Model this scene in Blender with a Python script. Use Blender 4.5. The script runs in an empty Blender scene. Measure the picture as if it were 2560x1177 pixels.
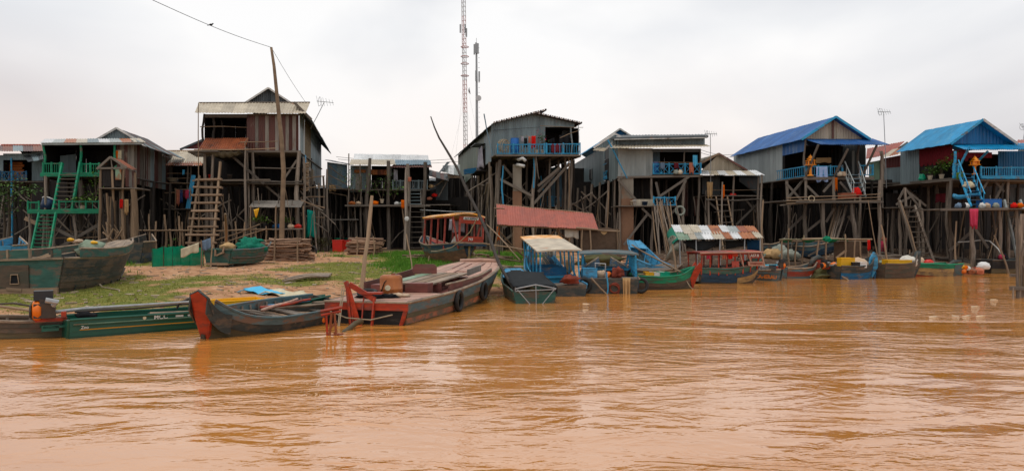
import bpy, math, random
import numpy as np
from mathutils import Vector, Matrix, noise as mnoise
rnd = random.Random(7)
V = Vector
scene = bpy.context.scene
COL = scene.collection

# ------------------------------------------------------------------ camera
FPX, CX, HY, CZ = 1971.0, 1280.0, 573.0, 2.2      # focal length, centre and horizon in photograph pixels, eye height in metres
cam_d = bpy.data.cameras.new('camera')
cam = bpy.data.objects.new('camera', cam_d); COL.objects.link(cam)
cam.location = (0, 0, CZ); cam.rotation_euler = (math.radians(90), 0, 0)
cam_d.sensor_width = 36.0; cam_d.lens = 36.0 * FPX / 2560.0
cam_d.shift_y = -(588.5 - HY) / 2560.0
cam_d.clip_start = 0.1; cam_d.clip_end = 6000
scene.camera = cam

# ------------------------------------------------------------------ sky and sun (overcast)
world = bpy.data.worlds.new('World'); scene.world = world; world.use_nodes = True
SUN_EL, SUN_AZ = 74.0, 215.0     # azimuth clockwise from +Y; the veiled sun stands behind the camera, a little left
def build_world():
    nt = world.node_tree; nt.nodes.clear(); N = nt.nodes.new; L = nt.links.new
    out = N('ShaderNodeOutputWorld')
    sky = N('ShaderNodeTexSky'); sky.sky_type = 'NISHITA'; sky.sun_disc = False
    sky.sun_elevation = math.radians(SUN_EL); sky.sun_rotation = math.radians(SUN_AZ)
    bg1 = N('ShaderNodeBackground'); bg1.inputs[1].default_value = 0.1; L(sky.outputs[0], bg1.inputs[0])
    tc = N('ShaderNodeTexCoord')
    mp = N('ShaderNodeMapping'); mp.inputs['Scale'].default_value = (1.0, 1.0, 2.6); mp.inputs['Location'].default_value = (2.3, 0.4, 0.1)
    L(tc.outputs['Generated'], mp.inputs[0])
    n1 = N('ShaderNodeTexNoise'); n1.inputs['Scale'].default_value = 1.7; n1.inputs['Detail'].default_value = 5; n1.inputs['Roughness'].default_value = 0.45
    n1.inputs['Distortion'].default_value = 0.35
    L(mp.outputs[0], n1.inputs['Vector'])
    cr = N('ShaderNodeValToRGB'); e = cr.color_ramp.elements
    e[0].position = 0.38; e[0].color = (0.55, 0.565, 0.60, 1)
    e[1].position = 0.61; e[1].color = (0.86, 0.85, 0.84, 1)
    m = cr.color_ramp.elements.new(0.50); m.color = (0.71, 0.715, 0.73, 1)
    L(n1.outputs['Fac'], cr.inputs[0])
    # low cloud takes a faint warm tint toward the horizon, varied by a broad noise
    n2 = N('ShaderNodeTexNoise'); n2.inputs['Scale'].default_value = 0.9; n2.inputs['Detail'].default_value = 2
    mp2 = N('ShaderNodeMapping'); mp2.inputs['Location'].default_value = (0.55, 3.1, 1.7); L(tc.outputs['Generated'], mp2.inputs[0]); L(mp2.outputs[0], n2.inputs['Vector'])
    sep = N('ShaderNodeSeparateXYZ'); L(tc.outputs['Generated'], sep.inputs[0])
    low = N('ShaderNodeMapRange'); low.inputs[1].default_value = 0.02; low.inputs[2].default_value = 0.24; low.inputs[3].default_value = 1.0; low.inputs[4].default_value = 0.0
    L(sep.outputs['Z'], low.inputs[0])
    wr = N('ShaderNodeMapRange'); wr.inputs[1].default_value = 0.42; wr.inputs[2].default_value = 0.62
    L(n2.outputs['Fac'], wr.inputs[0])
    mul = N('ShaderNodeMath'); mul.operation = 'MULTIPLY'; L(low.outputs[0], mul.inputs[0]); L(wr.outputs[0], mul.inputs[1])
    mul2 = N('ShaderNodeMath'); mul2.operation = 'MULTIPLY'; mul2.inputs[1].default_value = 0.85; L(mul.outputs[0], mul2.inputs[0])
    mx = N('ShaderNodeMixRGB'); mx.inputs[2].default_value = (0.86, 0.67, 0.56, 1)
    L(mul2.outputs[0], mx.inputs[0]); L(cr.outputs[0], mx.inputs[1])
    bg2 = N('ShaderNodeBackground'); bg2.inputs[1].default_value = 1.0; L(mx.outputs[0], bg2.inputs[0])
    ms = N('ShaderNodeMixShader'); ms.inputs[0].default_value = 0.93
    L(bg1.outputs[0], ms.inputs[1]); L(bg2.outputs[0], ms.inputs[2]); L(ms.outputs[0], out.inputs[0])
build_world()
sun_d = bpy.data.lights.new('sun', 'SUN'); sun_d.energy = 0.8; sun_d.angle = math.radians(25); sun_d.color = (1.0, 0.95, 0.88)
sun = bpy.data.objects.new('sun', sun_d); COL.objects.link(sun)
_a, _e = math.radians(SUN_AZ), math.radians(SUN_EL)
sun.rotation_euler = V((math.sin(_a)*math.cos(_e), math.cos(_a)*math.cos(_e), math.sin(_e))).to_track_quat('Z', 'Y').to_euler()
scene.view_settings.view_transform = 'Standard'; scene.view_settings.look = 'None'
scene.view_settings.exposure = 0.28; scene.view_settings.gamma = 1.0
scene.render.engine = 'CYCLES'

# ------------------------------------------------------------------ materials
MATS = {}
def mat(name, c1, c2=None, sc=(3, 3, 3), rough=0.75, spec=0.3, var=0.18, wear=None, wamt=0.0, wsc=2.0, wstretch=(1, 1, 1), bump=0.15, bsc=1.0, coord='obj', metal=0.0, alpha=1.0, trans=0.0, det=5, k=.76):
    """procedural material: grain c1..c2 along a stretched noise, a second noise lays worn or rusty patches, each object varies a little"""
    if c2 is None: c2 = tuple(x*0.6 for x in c1)
    def tone(c):
        g = sum(c)/3; return tuple(min(.9, max(.004, (g+(x-g)*1.15)*k)) for x in c)
    c1, c2 = tone(c1), tone(c2)
    if wear is not None: wear = tone(wear)
    m = bpy.data.materials.new(name); m.use_nodes = True; nt = m.node_tree; N = nt.nodes.new; L = nt.links.new
    b = nt.nodes['Principled BSDF']
    if coord == 'obj': src = N('ShaderNodeTexCoord').outputs['Object']
    else: src = N('ShaderNodeNewGeometry').outputs['Position']
    oi = N('ShaderNodeObjectInfo')
    off = N('ShaderNodeVectorMath'); off.operation = 'ADD'
    sc3 = N('ShaderNodeVectorMath'); sc3.operation = 'SCALE'; sc3.inputs[3].default_value = 37.0
    cmb = N('ShaderNodeCombineXYZ'); L(oi.outputs['Random'], cmb.inputs[0]); L(oi.outputs['Random'], cmb.inputs[1]); L(cmb.outputs[0], sc3.inputs[0])
    L(src, off.inputs[0]); L(sc3.outputs[0], off.inputs[1])
    mp = N('ShaderNodeMapping'); mp.inputs['Scale'].default_value = sc; L(off.outputs[0], mp.inputs[0])
    n1 = N('ShaderNodeTexNoise'); n1.inputs['Scale'].default_value = 1.0; n1.inputs['Detail'].default_value = det; n1.inputs['Roughness'].default_value = 0.62
    L(mp.outputs[0], n1.inputs['Vector'])
    r1 = N('ShaderNodeMapRange'); r1.inputs[1].default_value = 0.3; r1.inputs[2].default_value = 0.7; L(n1.outputs['Fac'], r1.inputs[0])
    mx = N('ShaderNodeMixRGB'); mx.inputs[1].default_value = (*c1, 1); mx.inputs[2].default_value = (*c2, 1); L(r1.outputs[0], mx.inputs[0])
    col = mx.outputs[0]
    if wear is not None and wamt > 0:
        mpw = N('ShaderNodeMapping'); mpw.inputs['Scale'].default_value = tuple(wsc*s for s in wstretch); mpw.inputs['Location'].default_value = (5.2, 1.3, 8.1); L(off.outputs[0], mpw.inputs[0])
        n2 = N('ShaderNodeTexNoise'); n2.inputs['Scale'].default_value = 1.0; n2.inputs['Detail'].default_value = 7; n2.inputs['Roughness'].default_value = 0.68; L(mpw.outputs[0], n2.inputs['Vector'])
        r2 = N('ShaderNodeMapRange'); t = 0.70 - 0.42*wamt
        r2.inputs[1].default_value = t; r2.inputs[2].default_value = t + 0.09; L(n2.outputs['Fac'], r2.inputs[0])
        m2 = N('ShaderNodeMixRGB'); L(r2.outputs[0], m2.inputs[0]); L(col, m2.inputs[1]); m2.inputs[2].default_value = (*wear, 1); col = m2.outputs[0]
    hv = N('ShaderNodeHueSaturation'); L(col, hv.inputs['Color'])
    rv = N('ShaderNodeMapRange'); rv.inputs[3].default_value = 1 - var; rv.inputs[4].default_value = 1 + var; L(oi.outputs['Random'], rv.inputs[0]); L(rv.outputs[0], hv.inputs['Value'])
    L(hv.outputs[0], b.inputs['Base Color'])
    b.inputs['Roughness'].default_value = rough; b.inputs['Specular IOR Level'].default_value = spec; b.inputs['Metallic'].default_value = metal
    if alpha < 1: b.inputs['Alpha'].default_value = alpha
    if trans > 0: b.inputs['Transmission Weight'].default_value = trans
    if bump > 0:
        bp = N('ShaderNodeBump'); bp.inputs['Strength'].default_value = bump; bp.inputs['Distance'].default_value = 0.03*bsc; L(n1.outputs['Fac'], bp.inputs['Height']); L(bp.outputs[0], b.inputs['Normal'])
    MATS[name] = m
    return m
LOGSC = (2.2, 2.2, 3.0)
mat('post_wood', (.105, .082, .065), (.38, .315, .255), LOGSC, var=.45, bump=.4)
mat('old_shaded_post', (.022, .018, .015), (.06, .047, .037), LOGSC, var=.35, bump=.4)  # near-black post wood; on back rows the shade under floors is in its colour
mat('pole_pale', (.40, .285, .19), (.24, .165, .11), LOGSC, var=.28, bump=.3)
mat('board_grey', (.25, .215, .18), (.13, .105, .085), (2, 14, 14), var=.3, bump=.3)
mat('board_tan', (.47, .33, .23), (.27, .185, .125), (2, 14, 14), var=.25, bump=.3)
mat('board_dark', (.014, .011, .010), (.032, .026, .023), (9, 9, 1.2), var=.4, bump=.3)  # darkened to near black, painting in the shade behind the stilts
mat('board_weather', (.36, .33, .29), (.20, .175, .15), (7, 7, .9), var=.3, wear=(.21, .12, .085), wamt=.3, wsc=1.3, wstretch=(1, 1, .4), bump=.3)
def metal(name, c, c2=None, rust=(.27, .095, .04), amt=.18, var=.15, rough=.5, stretch=(2.2, 2.2, .35)):
    return mat(name, c, tuple(x*.82 for x in c2) if c2 else tuple(x*.55 for x in c), stretch, rough=rough, spec=.4, var=var, wear=rust, wamt=amt+.06, wsc=1.4, wstretch=(1, 1, .45), bump=.06, coord='geo', det=6, k=.82)
metal('zinc', (.30, .375, .39), (.20, .25, .265), amt=.10)
metal('zinc_pale', (.50, .53, .51), (.36, .39, .375), amt=.06)
metal('zinc_green', (.17, .22, .17), (.10, .135, .105), amt=.16)
metal('zinc_blue', (.22, .32, .38), (.14, .21, .26), amt=.10)
metal('zinc_dark', (.12, .135, .14), (.075, .085, .09), amt=.2)
metal('cream_roof', (.68, .60, .47), (.52, .45, .345), amt=.10)
metal('white_roof', (.98, .98, .97), (.78, .79, .78), amt=.07)
metal('rust_roof', (.36, .115, .055), (.22, .07, .035), rust=(.13, .05, .03), amt=.35)
metal('rust_brown', (.155, .06, .045), (.09, .037, .03), rust=(.24, .17, .13), amt=.28, var=.2)
metal('rust_orange', (.55, .21, .08), (.36, .12, .045), rust=(.2, .06, .03), amt=.35)
metal('red_roof', (.43, .115, .075), (.34, .09, .06), rust=(.27, .085, .06), amt=.34)
metal('deep_red', (.20, .04, .035), (.13, .028, .025), amt=.1)
metal('blue_roof', (.055, .165, .42), (.04, .12, .32), rust=(.11, .20, .36), amt=.3)
metal('sky_roof', (.015, .34, .62), (.012, .27, .50), rust=(.10, .34, .52), amt=.3)
metal('sky_wall', (.02, .20, .44), (.015, .15, .34), amt=.05)
metal('tile_dark', (.10, .07, .06), (.06, .045, .04), amt=.1)
metal('tile_end', (.62, .55, .50), (.45, .38, .34), amt=.1)
metal('green_sheet', (.30, .42, .30), (.2, .3, .2), amt=.3)
def paint(name, c, wear=(.16, .12, .09), amt=.3, var=.1, rough=.55, sc=(2.5, 2.5, 10)):
    return mat(name, c, tuple(x*.5 for x in c), sc, rough=rough, spec=.35, var=var+.06, wear=wear, wamt=amt+.10, wsc=2.6, wstretch=(.6, .6, 1.6), bump=.18, coord='geo', det=6, k=.98)
paint('green_paint', (.015, .26, .135), amt=.2)
paint('blue_paint', (.075, .36, .60), amt=.25)
paint('blue_deep', (.02, .13, .26), amt=.3)
paint('blue_boat', (.10, .34, .55), wear=(.07, .10, .12), amt=.3)
paint('white_paint', (.72, .70, .66), amt=.2)
paint('hull_green', (.045, .125, .10), wear=(.105, .085, .065), amt=.42)
paint('hull_dark', (.045, .055, .052), wear=(.10, .075, .055), amt=.42)
paint('hull_brown', (.12, .085, .06), wear=(.06, .055, .04), amt=.4)
paint('hull_mud', (.13, .10, .055), wear=(.07, .065, .035), amt=.45)
paint('hull_slate', (.105, .165, .175), wear=(.15, .10, .075), amt=.4)
paint('hull_red', (.36, .06, .035), wear=(.16, .05, .035), amt=.38)
paint('hull_orange', (.42, .16, .09), wear=(.12, .09, .06), amt=.5)
paint('hull_navy', (.025, .06, .10), wear=(.10, .085, .06), amt=.32)
paint('hull_bright_green', (.015, .23, .12), wear=(.05, .09, .06), amt=.33)
paint('hull_tan', (.42, .29, .14), wear=(.14, .10, .07), amt=.35)
paint('hull_black', (.014, .013, .012), wear=(.035, .03, .025), amt=.3)
paint('deck_pink', (.56, .34, .26), wear=(.33, .22, .17), amt=.35, sc=(1.5, 8, 8))
paint('deck_maroon', (.21, .075, .062), wear=(.14, .07, .055), amt=.4)
paint('red_paint', (.44, .065, .035), wear=(.20, .05, .035), amt=.35)
paint('red_post', (.40, .09, .07), amt=.2)
paint('gunwale_wood', (.36, .27, .19), wear=(.16, .12, .09), amt=.4)
paint('hull_rust', (.27, .145, .095), wear=(.12, .08, .06), amt=.35)
paint('orange_canopy', (1.0, .42, .11), wear=(1.0, .60, .38), amt=.42)
paint('cream_canopy', (.74, .64, .50), wear=(.62, .25, .12), amt=.12)
mat('frp_green', (.008, .085, .055), (.012, .115, .075), (3, 3, 3), rough=.28, spec=.5, var=.03, bump=0, coord='geo')
mat('yellow_line', (.72, .36, .07), (.6, .28, .05), rough=.5, var=.03, bump=0)
mat('letter_white', (.80, .82, .76), (.7, .72, .66), rough=.6, var=.0, bump=0)
mat('letter_dark', (.03, .03, .03), rough=.6, var=.0, bump=0)
mat('letter_orange', (.75, .27, .08), (.7, .22, .06), rough=.6, var=.0, bump=0)
mat('concrete', (.38, .34, .28), (.26, .225, .18), (2, 2, 1), var=.05, wear=(.34, .19, .115), wamt=.35, wsc=.6, bump=.2, coord='geo')
mat('concrete_muddy', (.36, .205, .13), (.25, .14, .09), (2, 2, 1), var=.05, wear=(.42, .28, .19), wamt=.25, wsc=2, bump=.2, coord='geo')
mat('black_rubber', (.018, .018, .018), (.035, .033, .03), rough=.6, var=.1)
mat('dark_iron', (.05, .045, .042), (.10, .07, .05), (6, 6, 6), rough=.55, spec=.5, var=.1, metal=.3)
mat('galvanised', (.50, .51, .51), (.36, .37, .37), (6, 6, 6), rough=.4, spec=.5, var=.08, metal=.4)
mat('mast_red', (.62, .26, .22), (.52, .22, .19), rough=.5, var=.05, bump=0)
mat('mast_white', (.62, .60, .58), (.5, .48, .47), rough=.5, var=.05, bump=0)
mat('pvc_white', (.74, .73, .70), (.6, .58, .54), rough=.35, var=.05, bump=0)
mat('pvc_blue', (.10, .38, .60), (.08, .3, .5), rough=.4, var=.05, bump=0)
def plastic(name, c, rough=.4): return mat(name, c, tuple(x*.82 for x in c), (4, 4, 4), rough=rough, spec=.45, var=.08, bump=0, k=.9)
plastic('plastic_red', (.62, .045, .025)); plastic('plastic_blue', (.03, .16, .48)); plastic('plastic_white', (.78, .77, .73)); plastic('plastic_orange', (.85, .22, .03))
plastic('plastic_green', (.03, .38, .22)); plastic('plastic_yellow', (.85, .47, .06)); plastic('plastic_cyan', (.03, .48, .65)); plastic('ceramic', (.66, .56, .42)); plastic('float_clear', (.66, .52, .36))
plastic('gold', (.80, .30, .03)); plastic('engine_black', (.02, .02, .022)); plastic('navy_tub', (.02, .045, .10)); plastic('foam_white', (.80, .79, .76), .8)
def cloth(name, c, c2=None): return mat(name, c, c2 or tuple(x*.7 for x in c), (5, 5, 5), rough=.9, spec=.1, var=.06, bump=.2, k=.88)
cloth('cloth_red', (.70, .05, .045)); cloth('cloth_orange', (.85, .20, .05)); cloth('cloth_pink', (.65, .10, .16)); cloth('cloth_salmon', (.62, .24, .16)); cloth('cloth_blue', (.06, .09, .22))
cloth('cloth_sky', (.34, .48, .80), (.50, .62, .86)); cloth('cloth_white', (.74, .71, .64), (.6, .56, .48)); cloth('cloth_grey', (.52, .50, .54), (.34, .32, .36)); cloth('cloth_cream', (.74, .66, .48)); cloth('cloth_black', (.02, .02, .022)); cloth('cloth_denim', (.20, .27, .36))
cloth('cloth_maroon', (.18, .035, .045)); cloth('tarp_blue', (.12, .46, .72), (.2, .56, .78)); cloth('tarp_navy', (.02, .06, .12)); cloth('tarp_teal', (.01, .30, .24)); cloth('tarp_black', (.035, .038, .04)); cloth('tarp_brown', (.13, .09, .065)); cloth('sack_grey', (.34, .36, .31), (.24, .25, .21)); cloth('sack_tan', (.56, .38, .21), (.42, .28, .15)); cloth('sack_pale', (.68, .52, .38))
cloth('thatch', (.30, .235, .16), (.17, .13, .09)); cloth('net_grey', (.30, .28, .23), (.2, .19, .15)); cloth('burgundy', (.17, .025, .03)); cloth('red_bark', (.30, .08, .055), (.12, .04, .03))
mat('net_green', (.015, .40, .22), (.02, .30, .17), (9, 9, 9), rough=.8, spec=.1, var=.12, alpha=.78, bump=.3)
mat('net_pale', (.36, .44, .33), (.25, .32, .24), (9, 9, 9), rough=.85, var=.1, bump=.4)
mat('net_teal', (.012, .13, .085), (.018, .26, .165), (12, 12, 12), rough=.85, var=.1, bump=.6)
mat('rope', (.50, .42, .31), (.36, .29, .2), (8, 8, 8), rough=.9, var=.12, bump=0)
mat('wire', (.03, .03, .032), rough=.6, var=0, bump=0)
mat('leaf', (.10, .19, .045), (.055, .11, .025), (4, 4, 4), rough=.6, var=.25, bump=0)
mat('leaf_bright', (.17, .30, .05), (.09, .19, .03), (4, 4, 4), rough=.6, var=.2, bump=0)
mat('weed_dry', (.13, .13, .05), (.09, .075, .04), (4, 4, 4), rough=.8, var=.2, bump=0)
mat('bark', (.16, .12, .085), (.09, .07, .05), LOGSC, var=.2)
mat('skin', (.30, .16, .10), (.24, .13, .08), rough=.6, var=0, bump=0)
mat('bird_feather', (.03, .03, .035), rough=.7, var=0, bump=0)
mat('brick_orange', (.60, .20, .07), (.45, .14, .05), (4, 4, 4), var=.15)
mat('litter', (.60, .50, .38), (.35, .25, .17), (3, 3, 3), var=.3)
mat('firewood', (.50, .32, .22), (.17, .105, .072), LOGSC, var=.55, bump=.3)

# ------------------------------------------------------------------ geometry helpers
def P(px, py, d): return V(((px-CX)*d/FPX, d, CZ + (HY-py)*d/FPX))      # a photograph pixel at depth d, in metres
def wp(px, py, z=0.0):
    d = FPX*(CZ-z)/(py-HY); return P(px, py, d)
class MB:
    def __init__(s, xf=None): s.v = []; s.f = []; s.xf = xf
    def add(s, vs, fs):
        o = len(s.v); s.v += [V(p) for p in vs]; s.f += [tuple(i+o for i in f) for f in fs]; return s
    def box(s, c, sz, R=None):
        c = V(c); x, y, z = (k/2 for k in sz)
        pts = [V((i*x, j*y, k*z)) for k in (-1, 1) for j in (-1, 1) for i in (-1, 1)]
        if R is not None: pts = [R @ p for p in pts]
        return s.add([c+p for p in pts], [(0, 2, 3, 1), (4, 5, 7, 6), (0, 1, 5, 4), (2, 6, 7, 3), (0, 4, 6, 2), (1, 3, 7, 5)])
    def beam(s, a, b, w, h, up=(0, 0, 1)):
        a, b = V(a), V(b); d = (b-a).normalized(); sd = d.cross(V(up))
        if sd.length < 1e-3: sd = d.cross(V((1, 0, 0)))
        sd.normalize(); u = sd.cross(d).normalized(); A = sd*w/2; B = u*h/2
        return s.add([a-A-B, a+A-B, a+A+B, a-A+B, b-A-B, b+A-B, b+A+B, b-A+B], [(0, 3, 2, 1), (4, 5, 6, 7), (0, 1, 5, 4), (1, 2, 6, 5), (2, 3, 7, 6), (3, 0, 4, 7)])
    def tube(s, pts, r, n=6, closed=False):
        pts = [V(p) for p in pts]; m = len(pts); rr = r if isinstance(r, (list, tuple)) else [r]*m
        base = len(s.v); prev = None
        for i, p in enumerate(pts):
            if closed: t = pts[(i+1) % m]-pts[i-1]
            else: t = pts[min(i+1, m-1)]-pts[max(i-1, 0)]
            t.normalize()
            if prev is None:
                prev = t.cross(V((0, 0, 1)))
                if prev.length < .1: prev = t.cross(V((1, 0, 0)))
            x = (prev - t*prev.dot(t)).normalized(); prev = x; y = t.cross(x)
            for k in range(n):
                a = 2*math.pi*k/n; s.v.append(p + (x*math.cos(a)+y*math.sin(a))*rr[i])
        for i in range(m if closed else m-1):
            for k in range(n):
                a = base+i*n+k; b = base+i*n+(k+1) % n; j = (i+1) % m
                s.f.append((a, b, base+j*n+(k+1) % n, base+j*n+k))
        if not closed:
            s.f.append(tuple(base+k for k in range(n))[::-1]); s.f.append(tuple(base+(m-1)*n+k for k in range(n)))
        return s
    def surf(s, fn, nu, nv, th=0.01):
        """a surface fn(u,v) given a thickness along its normal"""
        g = [[V(fn(i/nu, j/nv)) for i in range(nu+1)] for j in range(nv+1)]
        base = len(s.v); tot = (nu+1)*(nv+1); back = []
        for j in range(nv+1):
            for i in range(nu+1):
                du = g[j][min(i+1, nu)]-g[j][max(i-1, 0)]; dv = g[min(j+1, nv)][i]-g[max(j-1, 0)][i]
                nn = du.cross(dv); nn = nn.normalized() if nn.length > 1e-9 else V((0, 0, 1))
                s.v.append(g[j][i]+nn*th/2); back.append(g[j][i]-nn*th/2)
        s.v += back
        I = lambda i, j, k: base + k*tot + j*(nu+1)+i
        for j in range(nv):
            for i in range(nu):
                s.f.append((I(i, j, 0), I(i+1, j, 0), I(i+1, j+1, 0), I(i, j+1, 0))); s.f.append((I(i, j+1, 1), I(i+1, j+1, 1), I(i+1, j, 1), I(i, j, 1)))
        for i in range(nu):
            s.f.append((I(i, 0, 0), I(i, 0, 1), I(i+1, 0, 1), I(i+1, 0, 0))); s.f.append((I(i+1, nv, 0), I(i+1, nv, 1), I(i, nv, 1), I(i, nv, 0)))
        for j in range(nv):
            s.f.append((I(0, j+1, 0), I(0, j+1, 1), I(0, j, 1), I(0, j, 0))); s.f.append((I(nu, j, 0), I(nu, j, 1), I(nu, j+1, 1), I(nu, j+1, 0)))
        return s
    def sheet(s, a, b, c, d, waves=4, amp=.018, th=.008):
        """corrugated sheet a-b (along the width), d-c the other edge; the ribs run from a-b to d-c"""
        a, b, c, d = V(a), V(b), V(c), V(d); n = (b-a).cross(d-a).normalized()
        return s.surf(lambda u, v: a.lerp(b, u).lerp(d.lerp(c, u), v) + n*(amp*math.sin(u*waves*2*math.pi)), max(2, waves*4), 1, th)
    def prism(s, poly, vec):
        """a planar polygon pushed along vec"""
        k = len(poly); vec = V(vec); vs = [V(p) for p in poly] + [V(p)+vec for p in poly]
        return s.add(vs, [tuple(range(k))[::-1], tuple(range(k, 2*k))] + [(i, (i+1) % k, (i+1) % k + k, i+k) for i in range(k)])
    def lathe(s, c, prof, n=12, ax=None):
        c = V(c); base = len(s.v); m = len(prof)
        for r, z in prof:
            for k in range(n):
                a = 2*math.pi*k/n; p = V((r*math.cos(a), r*math.sin(a), z)); s.v.append(c + (ax @ p if ax is not None else p))
        for i in range(m-1):
            for k in range(n):
                s.f.append((base+i*n+k, base+i*n+(k+1) % n, base+(i+1)*n+(k+1) % n, base+(i+1)*n+k))
        s.f.append(tuple(base+k for k in range(n))[::-1]); s.f.append(tuple(base+(m-1)*n+k for k in range(n)))
        return s
    def blob(s, c, r, seed=0, amt=.25, nu=14, nv=9, fr=1.6, flat=None):
        """lumpy closed body, flattened at the bottom if flat is given"""
        c = V(c); r = V(r) if not isinstance(r, (int, float)) else V((r, r, r)); base = len(s.v)
        for j in range(nv+1):
            t = math.pi*j/nv
            for i in range(nu):
                a = 2*math.pi*i/nu; q = V((math.sin(t)*math.cos(a), math.sin(t)*math.sin(a), -math.cos(t)))
                k = 1 + amt*(mnoise.noise(q*fr + V((seed*3.7, seed*1.3, seed))) + .45*mnoise.noise(q*fr*2.7 + V((seed, seed*2.3, seed*1.7))))
                p = V((q.x*r.x, q.y*r.y, q.z*r.z))*k
                if flat is not None: p.z = max(p.z, -flat)
                s.v.append(c+p)
        for j in range(nv):
            for i in range(nu):
                s.f.append((base+j*nu+i, base+j*nu+(i+1) % nu, base+(j+1)*nu+(i+1) % nu, base+(j+1)*nu+i))
        return s
    def torus(s, c, R, r, ax=None, n=18, m=8):
        pts = []
        for k in range(n):
            a = 2*math.pi*k/n; p = V((R*math.cos(a), R*math.sin(a), 0)); pts.append(V(c)+(ax @ p if ax is not None else p))
        return s.tube(pts, r, m, closed=True)

WLOC = {}
def _mesh(name, vs, fs, m, smooth):
    me = bpy.data.meshes.new(name); me.from_pydata([tuple(v) for v in vs], [], fs); me.materials.append(MATS[m] if isinstance(m, str) else m)
    if smooth:
        me.polygons.foreach_set('use_smooth', [True]*len(me.polygons))
    me.update(); return me
def tag(o, label=None, cat=None, group=None, kind=None):
    for k, val in (('label', label), ('category', cat), ('group', group), ('kind', kind)):
        if val: o[k] = val
    return o
def thing(name, label, cat, loc, group=None):
    o = bpy.data.objects.new(name, None); COL.objects.link(o); o.location = V(loc); o.empty_display_size = .2
    WLOC[o] = V(loc); return tag(o, label, cat, group)
def part(name, mb, m, parent=None, smooth=False, label=None):
    vs = [mb.xf @ v for v in mb.v] if mb.xf is not None else mb.v
    lo = V((min(v.x for v in vs), min(v.y for v in vs), min(v.z for v in vs))); hi = V((max(v.x for v in vs), max(v.y for v in vs), max(v.z for v in vs)))
    c = (lo+hi)/2
    if parent is None: c.z = lo.z
    o = bpy.data.objects.new(name, _mesh(name, [v-c for v in vs], mb.f, m, smooth)); COL.objects.link(o); WLOC[o] = c
    if parent is not None: o.parent = parent; o.location = c - WLOC[parent]
    else: o.location = c
    if label: o['label'] = label
    return o
def solo(name, mb, m, label, cat, group=None, smooth=False, kind=None):
    return tag(part(name, mb, m, None, smooth), label, cat, group, kind)

# shared unit pieces: logs (length 1 along z, radius 1, crooked) and boards (unit box with soft edges)
_LOG, _BOX = {}, {}
def _unit_log(m, k):
    if (m, k) not in _LOG:
        rr = random.Random(100+k); mb = MB(); pts = []; rad = []
        ax, ay, ph = rr.uniform(-.9, .9), rr.uniform(-.9, .9), rr.uniform(0, 6)
        for i in range(6):
            t = i/5; w = math.sin(t*math.pi)
            pts.append(V((w*ax*1.3 + .55*math.sin(t*7+ph)*w, w*ay*1.3 + .55*math.cos(t*6+ph)*w, t*100))); rad.append((1.08-.26*t)*(1+rr.uniform(-.09, .09)))
        mb.tube(pts, rad, 7)
        for v in mb.v: v.z /= 100.0
        _LOG[(m, k)] = _mesh('log', mb.v, mb.f, m, True)
    return _LOG[(m, k)]
def _unit_box(m, k):
    if (m, k) not in _BOX:
        rr = random.Random(300+k); mb = MB(); e = .06; vs = []; 
        for x in (0, 1):
            for (y, z) in ((-.5+e, -.5), (.5-e, -.5), (.5, -.5+e), (.5, .5-e), (.5-e, .5), (-.5+e, .5), (-.5, .5-e), (-.5, -.5+e)):
                vs.append(V((x, y*(1+rr.uniform(-.06, .06)), z*(1+rr.uniform(-.06, .06)))))
        mb.add(vs, [tuple(range(8))[::-1], tuple(range(8, 16))] + [(i, (i+1) % 8, (i+1) % 8+8, i+8) for i in range(8)])
        _BOX[(m, k)] = _mesh('board', mb.v, mb.f, m, False)
    return _BOX[(m, k)]
def _put(name, me, M, parent):
    o = bpy.data.objects.new(name, me); COL.objects.link(o)
    if parent is not None:
        o.parent = parent; M = Matrix.Translation(-WLOC[parent]) @ M
    o.matrix_local = M
    return o
def log(name, a, b, r, m='post_wood', parent=None, k=None):
    a, b = V(a), V(b); d = b-a; L = d.length
    q = d.to_track_quat('Z', 'Y').to_matrix().to_4x4() @ Matrix.Rotation(rnd.uniform(0, 6.28), 4, 'Z')
    return _put(name, _unit_log(m, rnd.randrange(8) if k is None else k), Matrix.Translation(a) @ q @ Matrix.Diagonal((r, r, L, 1)), parent)
def board(name, a, b, w, h, m='board_grey', parent=None, up=(0, 0, 1)):
    a, b = V(a), V(b); d = b-a; L = d.length; x = d.normalized(); y = V(up).cross(x)
    if y.length < 1e-3: y = V((0, 1, 0)).cross(x)
    y.normalize(); z = x.cross(y)
    M = Matrix(((x.x, y.x, z.x, a.x), (x.y, y.y, z.y, a.y), (x.z, y.z, z.z, a.z), (0, 0, 0, 1)))
    return _put(name, _unit_box(m, rnd.randrange(5)), M @ Matrix.Diagonal((L, w, h, 1)), parent)

# ------------------------------------------------------------------ terrain
SHORE = [(-60, 4), (-30, 10.5), (-12, 17.2), (-6.5, 18.8), (-4.2, 21.2), (-1.6, 25.6), (0.6, 28.2), (3, 29.0), (7, 32.0), (11, 34.8), (18, 38.3), (26, 42.0), (40, 49), (120, 92), (600, 340)]
_S = np.array(SHORE, float)
def shore_dist(X, Y):
    X = np.asarray(X, float); Y = np.asarray(Y, float); best = np.full(X.shape, 1e9); sg = np.zeros(X.shape)
    for (x0, y0), (x1, y1) in zip(_S[:-1], _S[1:]):
        dx, dy = x1-x0, y1-y0; l2 = dx*dx+dy*dy
        t = np.clip(((X-x0)*dx+(Y-y0)*dy)/l2, 0, 1); qx, qy = X-(x0+t*dx), Y-(y0+t*dy); dd = np.hypot(qx, qy)
        cr = dx*(Y-y0)-dy*(X-x0); up = dd < best; best = np.where(up, dd, best); sg = np.where(up, np.sign(cr), sg)
    return best*np.where(sg == 0, 1, sg)
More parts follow.
